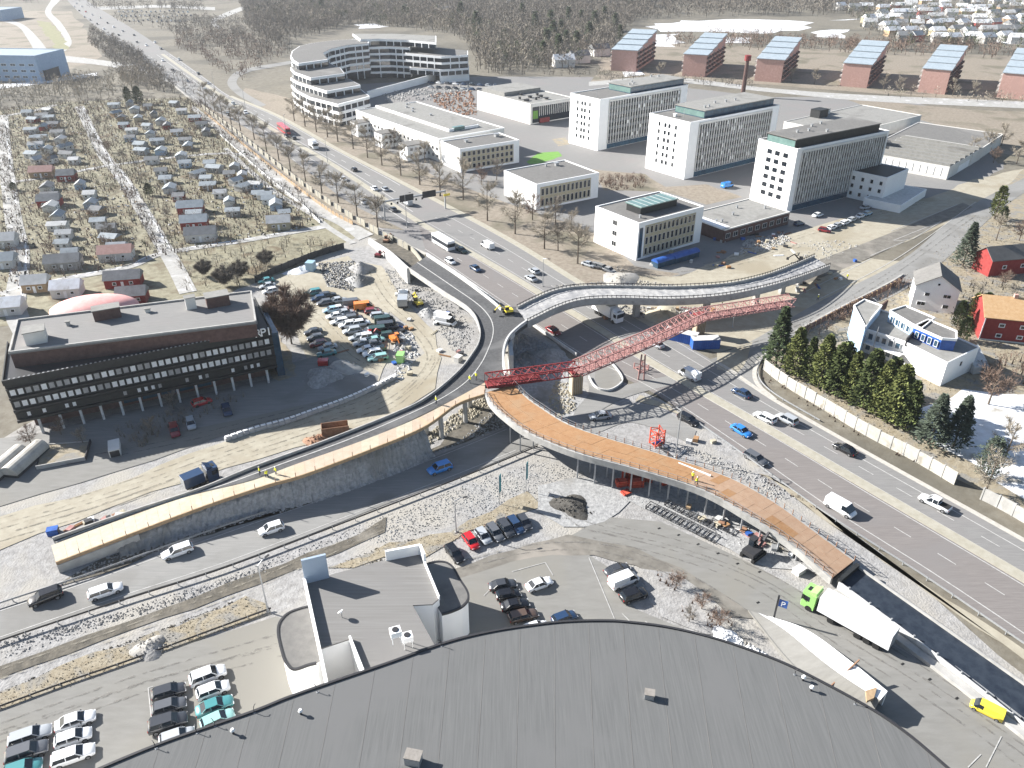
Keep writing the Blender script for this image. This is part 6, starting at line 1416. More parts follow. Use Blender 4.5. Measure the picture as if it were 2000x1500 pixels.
for (u, v, h, vr, lb) in [(1128, 515, 13, 1, 'big bare tree with dense twigs beside the parked cars near the highway'), (1090, 490, 9, 3, 'smaller bare tree left of the big dense one'), (1040, 430, 9, 4, 'reddish bare tree in front of the two-storey office gable'), (1085, 440, 10, 3, 'pale bare tree between two low offices'), (1115, 452, 8, 2, 'spreading pale tree beside the three-storey office'), (1010, 415, 8, 1, 'bare tree by the corner of the two-storey office'),
                          (905, 350, 9, 1, 'bare tree before the lit gable office'), (940, 360, 8, 4, 'reddish tree before the yellow panelled office front'), (970, 352, 8, 3, 'bare tree at the right end of the gable office'), (830, 318, 9, 1, 'bare tree among the gable wings, right'), (770, 290, 9, 3, 'bare tree among the gable wings, middle'), (720, 262, 9, 1, 'bare tree among the gable wings, left'),
                          (1895, 310, 9, 0, 'pale bare tree at the saw-tooth hall gate'), (1925, 300, 10, 1, 'bare tree right of the saw-tooth hall'), (1955, 285, 10, 2, 'pale bare tree by the right edge above the road'), (1985, 320, 10, 0, 'bare tree at the right edge beside the road'), (1940, 318, 7, 4, 'reddish shrub tree near the road end'),
                          (1945, 470, 9, 1, 'bare tree right of the blue-green spruce'), (1990, 470, 7, 4, 'reddish bush tree before the upper red house'), (1960, 560, 5, 4, 'low reddish tree between the two red houses'), (1930, 790, 9, 4, 'reddish leafless tree beside the snowy garden'), (1960, 900, 9, 2, 'forked pale tree behind the noise barrier'), (1985, 640, 6, 1, 'bare tree below the orange-roofed house'), (1925, 960, 8, 2, 'many-stemmed bare tree growing through the barrier gap'),
                          (300, 850, 4.5, 3, 'dark bare tree in the shaded bed before the black office'), (340, 800, 4.5, 3, 'second bare tree in the shaded bed before the white columns'), (62, 870, 5, 4, 'reddish bare tree left of the fenced planter'), (120, 850, 4, 4, 'small bare tree by the white terrace kerb'), (163, 868, 4, 3, 'bare shrub tree above the fenced planter'),
                          (1370, 1190, 3.5, 4, 'thin reddish sapling in the planting bed'), (1320, 1150, 3.5, 4, 'thin sapling nearest the parked van in the planting bed'), (1405, 1225, 3.5, 4, 'sapling at the lower end of the planting bed'), (1345, 1215, 3, 3, 'small bare shrub tree beside the big roof edge'),
                          (1545, 160, 9, 1, 'bare tree between third and fourth brick blocks'), (1590, 165, 9, 0, 'pale tree between third and fourth brick blocks'), (1725, 175, 9, 0, 'pale tree between fourth and fifth brick blocks'), (1755, 180, 9, 2, 'bare tree left of the fifth brick block'), (1860, 188, 9, 0, 'pale tree right of the fifth brick block'), (1900, 190, 9, 1, 'bare tree left of the sixth brick block'), (1290, 150, 9, 1, 'bare tree right of the first brick block')]:
    btree(u, v, h, lb, None, vr)
for k in range(26):   # allotment fruit trees
    u, v = R.choice([(R.uniform(30, 150), R.uniform(240, 520)), (R.uniform(180, 300), R.uniform(230, 520)), (R.uniform(300, 600), R.uniform(240, 460))])
    t = btree(u, v, R.uniform(4, 6), 'low leafless fruit tree among the allotment huts', 'allotment fruit trees', R.choice([1, 3, 4]), 'fruit_tree')
ft = sorted([o for o in C.objects if o.get('group') == 'allotment fruit trees'], key=lambda o: proj(*o.location)[0])
for k, o in enumerate(ft): o['label'] = 'low leafless fruit tree among the allotment huts, %s counted from the left' % ORD[k]
# dense round bush by the black office
a, b = bare_tree_mesh(8.5, 5.0, 8000, 99, wm_=1.7)
t = thing('big_bush', 'dense rounded reddish-brown bush tree at the corner of the black office', 'tree', P(570, 672)); t.scale = (1.12, 1.12, 1.32); a.build('trunk', M['bark'], t); b.build('crown', M['twigr'], t)
for k, (u, v, s_) in enumerate([(440, 560, .55), (400, 540, .45), (470, 545, .5), (520, 520, .45)]):
    t = thing('bush', 'grey-brown leafless bush in the gardens above the yard, %s from the left' % ORD[(1, 0, 2, 3)[k]], 'bush', P(u, v)); t.scale = (s_,) * 3; link('twigs', b.build('twigs', M['twig'], mesh_only=True), t)
# conifers
M['needlem'] = mat('needles_mid', (.04, .058, .022), (.115, .14, .045), .7)
def conifer_mesh(h, r, n, seed, shape='cone', lf=.42):
    rr = random.Random(seed); mb = MB()
    for k in range(n):
        f = rr.random() ** .75; z = h * (.06 + .94 * f)
        if shape == 'cone': rad_ = r * (1 - f) ** .85
        elif shape == 'drop': rad_ = r * (1 - f) ** .62 * min(1, .55 + f * 4)
        elif shape == 'pine': rad_ = r * (.35 + .65 * math.sin(math.pi * min(1, .15 + f * .85)))
        else: rad_ = r * math.sin(math.pi * (.18 + .80 * f)) ** .7
        lob = 1 + .22 * math.sin(z * 4.2 + 1.3) ; a = rr.uniform(0, 6.28); lob *= 1 + .18 * math.sin(a * 5 + z * 2.1)
        q = rad_ * lob * rr.uniform(.45, 1.0); p = Vector((math.cos(a) * q, math.sin(a) * q, z))
        out = Vector((math.cos(a), math.sin(a), rr.uniform(-.35, .5) if shape != 'flame' else rr.uniform(.4, 1.4))).normalized()
        L = lf * rr.uniform(.7, 1.6); side = out.cross(Vector((0, 0, 1))).normalized() * lf * rr.uniform(.25, .5)
        side = side + Vector((0, 0, rr.uniform(-.15, .15)))
        mb.face([p - side * .6, p + out * L * .5 - side, p + out * L, p + out * L * .5 + side])
    return mb
CT = {}
for key, (h, r, n, shp, mt_, lf) in dict(spruce=(14, 3.0, 3200, 'cone', 'needle', .55), thuja=(10, 2.5, 4600, 'drop', 'needleg', .40), thujad=(10, 2.4, 4600, 'drop', 'needlem', .40), bluespruce=(13, 3.4, 3400, 'cone', 'needleb', .55), pine=(12, 4.0, 3400, 'pine', 'needleb', .5), column=(8, 1.1, 1600, 'flame', 'needleg', .3), darkc=(9, 2.0, 2400, 'flame', 'hedge', .4), far=(12, 3.0, 420, 'cone', 'needle', 1.5)).items():
    c = conifer_mesh(h, r, n, hash(key) % 1 + len(key) * 7 + n, shp, lf); tr = MB(); tr.tube([(0, 0, -.2), (0, 0, h * .9)], [h * .02, .03], 6)
    CT[key] = (tr.build('trunk', M['bark'], mesh_only=True), c.build('crown', M[mt_], mesh_only=True), h)
def conifer(u, v, h, key, label, group=None, ws=1.0):
    a, b, hh = CT[key]; t = thing('conifer', label, 'tree', P(u, v), R.uniform(0, 6.28), group); s = h / hh; t.scale = (s * ws, s * ws, s)
    link('trunk', a, t); link('crown', b, t); return t
conifer(1514, 716, 14.5, 'spruce', 'tall narrow dark spruce at the left end of the conifer row')
for k, (u, v, h, ky) in enumerate([(1548, 733, 11.5, 'thuja'), (1574, 744, 10.5, 'thujad'), (1600, 757, 12.5, 'thuja'), (1628, 770, 12, 'thujad'), (1656, 783, 11.5, 'thuja'), (1686, 798, 13.5, 'thujad'), (1712, 812, 12.5, 'thuja'), (1742, 826, 13, 'thuja'), (1766, 840, 11, 'thujad'), (1640, 752, 10, 'darkc'), (1728, 795, 11, 'darkc')]):
    conifer(u, v, h, ky, 'pointed olive green conifer of the row behind the barrier, %s from the left' % ORD[k] if k < 9 else ('dark conifer standing behind the olive row, ' + ('left one' if k == 9 else 'right one')), 'conifer row behind the barrier', (.95, .72, .9, 1.05, .8, 1.0, .85, 1.05, .9, 1, 1)[k])
for (u, v, h, ky, lb, ws) in [(1815, 868, 11, 'bluespruce', 'broad blue-green spruce right of the olive conifer row', 1.1), (1862, 872, 11, 'bluespruce', 'second broad blue-green spruce in front of the snowy garden', 1.0), (1925, 930, 8, 'pine', 'loose open pine beside the snowy garden', .8), (1880, 520, 13, 'bluespruce', 'tall blue-green spruce beside the upper right road', 1.0),
                              (1942, 428, 11, 'column', 'narrow green conifer at the upper right road edge', 1.4), (1955, 440, 6, 'darkc', 'dark squat conifer under the narrow one', 1), (1893, 632, 8, 'column', 'slim pale green thuja right of the white house', 1.0), (1905, 636, 8, 'darkc', 'dark conifer right of the slim pale thuja', 1.1), (1868, 640, 7, 'darkc', 'dark conifer between white house and blue flats', 1.0), (1880, 665, 6, 'darkc', 'round dark evergreen behind the blue flats', 1.2), (1925, 600, 4, 'darkc', 'low wide evergreen before the orange-roofed house', 1.6),
                              (252, 200, 8, 'darkc', 'dark evergreen at the top of the allotments, left one', 1.2), (272, 203, 9, 'darkc', 'dark evergreen at the top of the allotments, right one', 1.3), (292, 382, 4.5, 'darkc', 'dark evergreen beside the diagonal garden path', 1.4), (28, 372, 3, 'darkc', 'low evergreen hedge at the left garden path crossing', 1.8)]:
    conifer(u, v, h, ky, lb, None, ws)
for k, (u, v) in enumerate([(1068, 100), (1080, 85), (1095, 72), (1060, 120), (1090, 115), (1135, 50), (1180, 42), (1200, 60), (1150, 85), (1045, 60), (1105, 95), (930, 60), (900, 40), (1230, 20), (790, 40), (630, 30), (1020, 40), (1210, 80), (1160, 60), (1110, 50), (1075, 60), (1125, 100)]):
    conifer(u, v, R.uniform(12, 17), 'far', 'dark fir in the far leafless wood, %s counted from the tower side' % ORD[k], 'firs in the far wood')
# ------------------------------------------------------------------ far leafless woods, hedges: masses
def np_mesh(name, V, Fc, m, kind='stuff'):
    me = bpy.data.meshes.new(name); nv, nf = len(V), len(Fc); me.vertices.add(nv); me.vertices.foreach_set('co', V.ravel())
    k = Fc.shape[1]; me.loops.add(nf * k); me.loops.foreach_set('vertex_index', Fc.ravel().astype(np.int32)); me.polygons.add(nf)
    me.polygons.foreach_set('loop_start', np.arange(0, nf * k, k, dtype=np.int32)); me.update(calc_edges=True)
    me.materials.append(m); o = link(name, me, kind=kind); return o
def inside(poly, x, y):
    c = False; j = len(poly) - 1
    for i in range(len(poly)):
        if (poly[i][1] > y) != (poly[j][1] > y) and x < (poly[j][0] - poly[i][0]) * (y - poly[i][1]) / (poly[j][1] - poly[i][1]) + poly[i][0]: c = not c
        j = i
    return c
rs = np.random.RandomState(5)
def tree_points(polypx, spacing):
    poly = [P2(u, v) for u, v in polypx]; xs = [p[0] for p in poly]; ys = [p[1] for p in poly]; out = []
    area = (max(xs) - min(xs)) * (max(ys) - min(ys)); n = int(area / spacing ** 2)
    for _ in range(n):
        x, y = rs.uniform(min(xs), max(xs)), rs.uniform(min(ys), max(ys))
        if inside(poly, x, y): out.append((x, y))
    return np.array(out)
def wood(name, polypx, spacing, h, r, m, per=46, lw=.5, cap=4000):
    pts = tree_points(polypx, spacing)
    if len(pts) == 0: return
    if len(pts) > cap: pts = pts[rs.choice(len(pts), cap, False)]
    n = len(pts); N = n * per
    b = np.repeat(pts, per, 0); hh = np.repeat(rs.uniform(h * .7, h * 1.15, n), per)
    f = rs.uniform(.22, 1, N); a = rs.uniform(0, 6.28, N); rr_ = r * np.sin(np.pi * np.clip(f * .85 + .1, 0, 1)) * rs.uniform(.1, 1, N)
    p = np.stack([b[:, 0] + np.cos(a) * rr_, b[:, 1] + np.sin(a) * rr_, f * hh], 1)
    d = np.stack([np.cos(a) * .6 + rs.normal(0, .35, N), np.sin(a) * .6 + rs.normal(0, .35, N), rs.uniform(.3, 1.3, N)], 1); d /= np.linalg.norm(d, axis=1)[:, None]
    L = rs.uniform(.12, .28, N)[:, None] * h; s = np.cross(d, rs.normal(0, 1, (N, 3))); s /= np.linalg.norm(s, axis=1)[:, None]; s *= lw * rs.uniform(.3, 1, N)[:, None]
    V = np.stack([p - s, p + s, p + d * L], 1).reshape(-1, 3)
    # trunks
    t0 = np.column_stack([pts, np.zeros(n)]); w_ = np.array([.22, 0, 0]); top = t0 + np.column_stack([np.zeros((n, 2)), rs.uniform(.6, .8, n) * h])
    V2 = np.stack([t0 - w_, t0 + w_, top], 1).reshape(-1, 3)
    V = np.vstack([V, V2]); Fc = np.arange(len(V)).reshape(-1, 3)
    return np_mesh(name, V, Fc, m)
wood('far_wood', [(470, 8), (560, -6), (900, -10), (1300, -10), (1250, 30), (1215, 70), (1190, 110), (1100, 135), (1000, 150), (925, 140), (918, 90), (870, 62), (770, 52), (690, 50), (600, 72), (545, 88), (490, 70)], 6.0, 11, 3.6, M['twig'], 36, .30, 14000)
wood('far_wood', [(480, 30), (620, 10), (880, 30), (1000, 70), (1200, 60), (1130, 130), (960, 140), (900, 70), (690, 45), (600, 60)], 10, 10, 3.4, M['twigp'], 40, .3, 5000)
wood('far_wood', [(480, 30), (620, 10), (880, 30), (1000, 70), (1200, 60), (1130, 130), (960, 140), (900, 70), (690, 45), (600, 60)], 17, 10, 3.4, M['hedge'], 40, .4, 1500)
wood('far_wood', [(1200, -8), (1700, -8), (1900, -8), (1700, 18), (1600, 32), (1460, 30), (1240, 38)], 9, 12, 4.0, M['twig'], 34, .45, 9000)
wood('far_wood', [(370, 40), (480, 40), (570, 86), (560, 118), (500, 125), (430, 105), (370, 90), (330, 60)], 9, 8, 3.4, M['twig'], 34, .28, 4500)
wood('far_wood', [(350, 80), (420, 110), (500, 150), (470, 160), (400, 120), (340, 92)], 8, 5, 3, M['twigr'], 30, .22, 1200)
wood('far_wood', [(330, 60), (480, 70), (560, 105), (520, 130), (470, 150), (430, 140), (360, 95)], 9, 6, 3, M['twigr'], 34, .26, 3000)
wood('far_wood', [(230, 26), (420, 40), (430, 56), (330, 60), (220, 40)], 14, 7, 3, M['twig'], 30, .3, 800)
wood('far_wood', [(180, 62), (260, 100), (320, 150), (300, 165), (230, 128), (178, 92)], 5, 7, 3, M['twig'], 40, .3, 2500)
wood('far_wood', [(-200, -10), (470, -10), (470, 4), (200, 6), (-200, 10)], 16, 12, 4, M['twig'], 30, .6, 6000)
wood('far_wood', [(160, 14), (230, 14), (400, 12), (400, 22), (230, 20)], 9, 8, 3, M['twig'], 30, .4, 1500)
wood('hedgerow', [(-100, 178), (0, 178), (180, 158), (300, 140), (330, 175), (200, 195), (0, 212), (-100, 212)], 6, 8, 2.8, M['twigp'], 46, .22, 1800)
wood('hedgerow', [(220, 140), (300, 140), (380, 170), (390, 186), (330, 184), (240, 160)], 6, 7, 2.6, M['twig'], 40, .22, 900)
wood('hedgerow', [(1080, 135), (1190, 145), (1480, 165), (1480, 172), (1180, 158), (1060, 146)], 6, 3.5, 2.2, M['twig'], 40, .2, 900)
wood('hedgerow', [(1700, 182), (2050, 196), (2050, 205), (1700, 190)], 7, 5, 2.4, M['twigp'], 36, .2, 600)
wood('estate_trees', [(1300, 70), (1330, 75), (1480, 80), (1640, 85), (2000, 100), (2000, 120), (1600, 100), (1300, 95)], 9, 7, 3, M['twigr'], 34, .28, 1500)
wood('villa_trees', [(1640, 20), (2020, 8), (2020, 100), (1760, 92), (1700, 70)], 9, 8, 3.4, M['twig'], 34, .3, 6000)
wood('villa_trees', [(1640, 20), (2020, 8), (2020, 100), (1760, 92), (1700, 70)], 18, 9, 3.4, M['hedge'], 34, .4, 2500)
wood('estate_trees', [(1380, 66), (1500, 70), (1640, 78), (1900, 92), (1900, 104), (1600, 96), (1380, 84)], 7, 6, 3, M['twigr'], 34, .22, 2500)
wood('allotment_scrub', [(0, 215), (100, 200), (390, 192), (640, 440), (480, 470), (330, 500), (130, 545), (0, 575)], 3.4, 2.6, 1.5, M['twig'], 26, .10, 5500)
wood('allotment_scrub', [(0, 215), (100, 200), (390, 192), (640, 440), (480, 470), (330, 500), (130, 545), (0, 575)], 4.2, 2.0, 1.3, M['twigr'], 24, .10, 4200)
wood('allotment_scrub', [(350, 500), (480, 480), (600, 470), (660, 480), (560, 520), (480, 560), (360, 570)], 4, 3.2, 1.7, M['twigp'], 46, .1, 800)
wood('allotment_scrub', [(0, 215), (100, 200), (390, 192), (640, 440), (480, 470), (330, 500), (130, 545), (0, 575)], 9, 1.8, 1.2, M['hedge'], 24, .12, 1000)
wood('courtyard_shrubs', [(1175, 345), (1255, 345), (1265, 365), (1200, 372), (1170, 362)], 1.7, 1.6, 1.2, M['twigr'], 40, .1, 500)
wood('roadside_shrubs', [(1560, 650), (1660, 600), (1760, 552), (1775, 562), (1680, 612), (1580, 668)], 2.2, 2.6, 1.3, M['twigr'], 40, .09, 400)
wood('planting_bed_shrubs', [(1275, 1110), (1330, 1130), (1400, 1190), (1440, 1235), (1370, 1225), (1300, 1180)], 1.5, 1.2, .8, M['twigr'], 34, .035, 300)
wood('garden_shrubs', [(1880, 560), (1990, 540), (1990, 600), (1880, 600)], 3, 2.2, 1.4, M['twig'], 40, .09, 200)
wood('garden_shrubs', [(1900, 720), (1990, 700), (2010, 760), (1930, 760)], 2.2, 3.2, 1.5, M['twigr'], 60, .08, 300)
wood('verge_scrub', [(1490, 728), (1560, 772), (1700, 850), (1800, 905), (1800, 915), (1690, 858), (1550, 782), (1485, 740)], 1.6, .8, .7, M['twigr'], 24, .05, 500)
wood('verge_scrub', [(1480, 925), (1600, 995), (1600, 1003), (1480, 935)], 1.1, .6, .5, M['twigr'], 24, .04, 500)
wood('shaded_bed_shrubs', [(225, 845), (350, 800), (470, 765), (480, 780), (340, 840), (260, 885)], 1.4, 1.5, .9, M['twig'], 40, .05, 600)
# dry tufts on the verges
def tufts(name, polypx, n, m, h=.35):
    poly = [P2(u, v) for u, v in polypx]; xs = [p[0] for p in poly]; ys = [p[1] for p in poly]; q = []
    while len(q) < n:
        x, y = rs.uniform(min(xs), max(xs)), rs.uniform(min(ys), max(ys))
        if inside(poly, x, y): q.append((x, y, 0))
    p = np.array(q); N = n; d = rs.normal(0, .35, (N, 3)); d[:, 2] = 1; d *= h * rs.uniform(.5, 1.2, (N, 1)); s = rs.normal(0, 1, (N, 3)); s[:, 2] = 0; s *= .12
    V = np.stack([p - s, p + s, p + d], 1).reshape(-1, 3); return np_mesh(name, V, np.arange(len(V)).reshape(-1, 3), m)
tufts('grass_tufts', [(0, 1352), (120, 1300), (300, 1235), (480, 1165), (520, 1180), (530, 1200), (330, 1272), (160, 1335), (0, 1390)], 2600, M['grass'], .22)
tufts('grass_tufts', [(640, 1110), (760, 1060), (880, 1040), (960, 1000), (1060, 970), (960, 1025), (880, 1060), (830, 1090), (690, 1110)], 1500, M['grass'], .22)
tufts('grass_tufts', [(1490, 690), (1560, 640), (1770, 545), (1900, 420), (2000, 430), (2000, 700), (1750, 880), (1560, 770)], 5000, M['grass'], .3)
# ================================================================== BARRIERS, RAILS, LAMPS
def panel_fence(name, label, px, h, pl, m, th=.18, skip=None, post=True, cat='noise barrier', pm=None):
    c = catm([P(u, v) for u, v in px], 400); s = np.concatenate([[0], np.cumsum(np.linalg.norm(np.diff(c[:, :2], axis=0), axis=1))]); tot = s[-1]
    g = c[0]; t = thing(name, label, cat, (g[0], g[1], 0), world=True); n = int(tot / pl)
    me = MB().box(.06, -th / 2, 0, pl - .06, th / 2, h).build('panel', m, mesh_only=True); pm_ = MB().box(-.12, -.16, 0, .12, .16, h + .15).build('post', pm or M['concrete'], mesh_only=True)
    for k in range(n):
        p = [np.interp(k * pl, s, c[:, i]) for i in (0, 1)]; q = [np.interp((k + 1) * pl, s, c[:, i]) for i in (0, 1)]
        if skip and k in skip: continue
        r = math.atan2(q[1] - p[1], q[0] - p[0]); loc = (p[0] - g[0], p[1] - g[1], 0)
        link('panel', me, t, loc, rot=(R.uniform(-.02, .02), 0, r), scale=(1, 1, R.uniform(.96, 1.04)))
        if post: link('post', pm_, t, loc, rot=r)
    return t
panel_fence('noise_barrier', 'cream panelled noise barrier between the highway and the conifer row', [(1492, 722), (1530, 752), (1600, 795), (1690, 850), (1790, 903), (1888, 962)], 2.6, 2.6, mat('barrier_panel', (.36, .345, .30), (.50, .48, .43), .5, c3=(.28, .26, .22), scale3=.4, w3=.56))
panel_fence('noise_barrier', 'weathered grey panel barrier continuing to the right edge', [(1915, 975), (1960, 998), (2040, 1045)], 2.4, 2.6, M['concrete'])
panel_fence('noise_barrier', 'long pale panelled wall with gaps along the left side of the highway', [(396, 212), (470, 268), (560, 340), (640, 398), (720, 448), (800, 492)], 2.2, 3.0, M['median'], skip={k for k in range(200) if k % 3 == 2})
panel_fence('hedge_wall', 'dark brown timber wall along the bike path left of the highway', [(400, 222), (470, 280), (560, 352), (640, 412), (690, 440)], 1.3, 3.0, M['timber'], cat='wall')
panel_fence('garden_fence', 'white board fence along the allotment edge by the bike path', [(430, 265), (520, 345), (590, 402), (625, 436)], .9, 2.5, M['white'], th=.08, cat='fence')
panel_fence('dark_fence', 'dark fence between the allotments and the car storage yard', [(500, 552), (560, 525), (620, 502), (680, 484)], 2.0, 2.5, M['dark'], th=.1, cat='fence', pm=M['dark'])
panel_fence('ramp_barrier', 'white concrete barrier between the highway and the ramp', [(833, 498), (900, 542), (984, 602)], .8, 3.0, M['concrete_new'], th=.35, post=False, cat='barrier')
panel_fence('timber_fence', 'low timber fence along the house gardens by the upper right road', [(1560, 655), (1640, 612), (1730, 568), (1765, 548)], 1.5, 2.4, M['brickd'], th=.12, cat='fence', pm=M['timber'])
panel_fence('retaining_edge', 'pale concrete block edge above the house gardens', [(1555, 648), (1640, 603), (1735, 555), (1770, 533)], .5, 3, M['concrete'], th=.5, post=False, cat='kerb wall')
def rail(label, px, posts=4.0, h=.75, m=None, group=None):
    c = catm([P(u, v) for u, v in px], 90); t = thing('guard_rail', label, 'guard rail', (c[0][0], c[0][1], 0), group=group, world=True)
    for hh in (h,): mb = MB(); mb.wall([(p[0], p[1], hh - .3) for p in c], .06, .3); mb.build('rail', m or M['steel'], t)
    s = np.concatenate([[0], np.cumsum(np.linalg.norm(np.diff(c[:, :2], axis=0), axis=1))]); pm_ = MB().box(-.06, -.06, 0, .06, .06, h).build('rail_post', M['steel'], mesh_only=True)
    for k in np.arange(0, s[-1], posts):
        p = [np.interp(k, s, c[:, i]) for i in (0, 1)]; link('rail_post', pm_, t, (p[0] - c[0][0], p[1] - c[0][1], 0))
rail('steel guard rail along the lower edge of the cross street', [(-150, 1312), (0, 1258), (234, 1180), (429, 1118), (600, 1054), (750, 996), (900, 938), (1010, 893), (1050, 876)], m=M['dark'])
rail('steel guard rail on the far side of the cross street', [(-100, 1220), (0, 1184), (182, 1124), (350, 1063), (520, 1004)])
rail('guard rail between the lower carriageway and the brown verge', [(1320, 800), (1443, 886), (1610, 1006), (1805, 1131), (2000, 1264)])
rail('dark wooden rail along the shop car park edge', [(-60, 1402), (0, 1384), (120, 1340), (270, 1288), (400, 1240), (530, 1192)], posts=3.4, h=.6, m=M['dark'])
rail('guard rail on the kerb of the slip road', [(1560, 672), (1502, 694), (1482, 716), (1484, 745), (1518, 776), (1600, 824)], h=.6)
def lamp(u, v, h, label, arm=True, rot=0.0, m=None, cat='street lamp', lean=0.0):
    t = thing('street_lamp', label, cat, P(u, v), rot); MB().tube([(0, 0, 0), (lean, 0, h)], [.13, .07], 8).build('pole', m or M['steel'], t)
    MB().cbox(0, 0, 0, .45, .45, .25).build('base', M['concrete'], t)
    if arm: MB().tube([(lean, 0, h), (lean + .9, 0, h + .35), (lean + 1.5, 0, h + .35)], [.06, .05, .05], 6).build('arm', m or M['steel'], t); MB().cbox(lean + 1.75, 0, h + .28, .7, .26, .13).build('lamp_head', M['dark'], t)
lamp(524, 1196, 9, 'thin lamp post on the verge left of the pavilion fin', rot=rad(60))
lamp(891, 1040, 6.5, 'slim lamp post on the dry verge left of the red parked car', rot=rad(20))
lamp(1319, 893, 11, 'tall lamp post beside the red lattice tower', rot=rad(200))
lamp(1700, 640, 7, 'lamp post at the timber fence by the blue flats', rot=rad(120))
lamp(1832, 575, 9, 'thin mast in front of the white house roof', arm=False)
lamp(1700, 700, 8, 'mast between conifers and the blue flats', arm=False)
lamp(1430, 640, 7, 'thin pole beside the blue cabins', arm=False)
lamp(795, 445, 11, 'tall pole right of the noise wall at the sign gantry', rot=rad(30))
lamp(1060, 560, 8, 'lamp post at the quilted bridge on the highway median', rot=rad(-30))
for k, (u, v) in enumerate([(640, 318), (560, 268), (480, 215), (420, 178)]): lamp(u, v, 10, 'median lamp post on the far highway, %s from the bridge' % ORD[k], rot=rad(-60), lean=0)
# overhead sign gantry
a, b = P(752, 430), P(870, 408); t = thing('sign_gantry', 'dark overhead sign gantry spanning the lower carriageway', 'sign gantry', a, math.atan2((b - a).y, (b - a).x)); L = (b - a).length
for x in (0, L): MB().box(x - .2, -.2, 0, x + .2, .2, 6.6).build('post', M['steel'], t)
MB().box(-.3, -.3, 6.0, L + .3, .3, 6.5).build('beam', M['steel'], t)
for x in (.25, .62): MB().box(L * x, -.45, 5.2, L * x + 5.0, -.3, 7.4).build('sign_board', M['dark'], t)
for x in (.1, .2, .5, .6, .9): MB().box(L * x, -.5, 4.9, L * x + .6, -.35, 5.6).build('signal_head', M['black'], t)
MB().box(L * .97, -.5, 4.6, L * .97 + 2.4, -.35, 5.4).build('yellow_sign', M['yellow'], t)
# car park sign pole by the covered ramp
t = thing('parking_sign', 'dark pole with square blue and white P sign beside the long white lorry', 'sign', P(1511, 1209), rad(-27))
MB().box(-.13, -.13, 0, .13, .13, 4.6).build('pole', M['dark'], t); MB().box(.15, -.05, 2.7, 1.35, .05, 4.0).build('sign_panel', M['bluep'], t)
letter('P', 1.3, .015, t, (.42, -.07, 2.88))
MB().cbox(0, 0, 0, .6, .6, .2).build('footing', M['concrete'], t)
# teal banner flags
for k, (u, v) in enumerate([(975, 985), (1027, 960)]):
    t = thing('banner_flag', ('left of two tall teal banner flags on the verge', 'right of two tall teal banner flags on the verge')[k], 'flag', P(u, v), rad(70), 'teal banner flags')
    MB().tube([(0, 0, 0), (0, 0, 6.0)], .06, 6).build('pole', M['steel'], t); MB().box(.06, -.02, 2.3, .95, .02, 5.9).build('banner', mat('teal_cloth', (.03, .24, .27)), t)
# ================================================================== SITE CLUTTER
def rock_mesh(n, sp, smin, smax, seed, flat_=.6):
    rr = random.Random(seed); mb = MB()
    for _ in range(n):
        x, y, z = sp(rr); s = rr.uniform(smin, smax) if rr.random() < .8 else smax * rr.uniform(.8, 1.3); a = rr.uniform(0, 3.14)
        i = len(mb.v); pts = [(s, 0, 0), (0, s * .8, 0), (-s * .9, 0, 0), (0, -s, 0), (0, 0, s * flat_ * 1.2), (s * .1, 0, -s * .4)]
        for p in pts:
            q = (p[0] * rr.uniform(.7, 1.2), p[1] * rr.uniform(.7, 1.2), p[2]); mb.v.append((x + q[0] * math.cos(a) - q[1] * math.sin(a), y + q[0] * math.sin(a) + q[1] * math.cos(a), z + q[2] + s * .2))
        for f in ((0, 1, 4), (1, 2, 4), (2, 3, 4), (3, 0, 4), (1, 0, 5), (2, 1, 5), (3, 2, 5), (0, 3, 5)): mb.f.append(tuple(i + q for q in f)); mb.m.append(0)
    return mb
def rubble(name, polypx, n, smin, smax, m, seed):
    poly = [P2(u, v) for u, v in polypx]; xs = [p[0] for p in poly]; ys = [p[1] for p in poly]
    def sp(rr):
        while True:
            x, y = rr.uniform(min(xs), max(xs)), rr.uniform(min(ys), max(ys))
            if inside(poly, x, y): return x, y, 0.02
    return rock_mesh(n, sp, smin, smax, seed).build(name, m, kind='stuff')
rubble('rubble', [(560, 1000), (750, 930), (900, 860), (960, 800), (1000, 830), (700, 940), (520, 1005), (300, 1080), (100, 1150), (220, 1080), (400, 1020)], 1400, .06, .3, M['gravel2'], 1)
rubble('rubble', [(880, 815), (940, 775), (960, 790), (925, 820), (880, 845), (820, 880), (830, 850)], 500, .12, .45, M['sand'], 2)
rubble('broken_concrete', [(0, 1275), (250, 1190), (430, 1130), (600, 1066), (760, 1004), (900, 950), (960, 925), (965, 935), (760, 1020), (600, 1082), (430, 1144), (250, 1206), (0, 1292)], 700, .05, .16, M['gravel'], 3)
rubble('rubble', [(1010, 650), (1060, 665), (1090, 700), (1060, 740), (1010, 740), (1000, 690)], 500, .15, .55, M['gravel2'], 4)
rubble('broken_stone', [(1085, 745), (1120, 752), (1125, 800), (1085, 820), (1070, 780)], 500, .1, .4, M['sand'], 5)
rubble('broken_stone', [(1200, 925), (1330, 955), (1450, 1010), (1590, 1095), (1560, 1110), (1420, 1060), (1280, 1000), (1210, 960)], 1100, .05, .24, M['gravel2'], 6)
rubble('gravel_stones', [(660, 1060), (900, 960), (1050, 900), (1180, 930), (1050, 960), (960, 1000), (760, 1060)], 1800, .04, .16, M['gravel2'], 7)
rubble('snow_lumps', [(1400, 1235), (1430, 1240), (1500, 1282), (1480, 1284), (1400, 1258)], 260, .1, .45, M['snow'], 8)
rubble('broken_stone', [(1490, 930), (1560, 975), (1500, 975), (1430, 925), (1340, 885), (1330, 870), (1400, 890)], 500, .06, .24, M['gravel2'], 9)
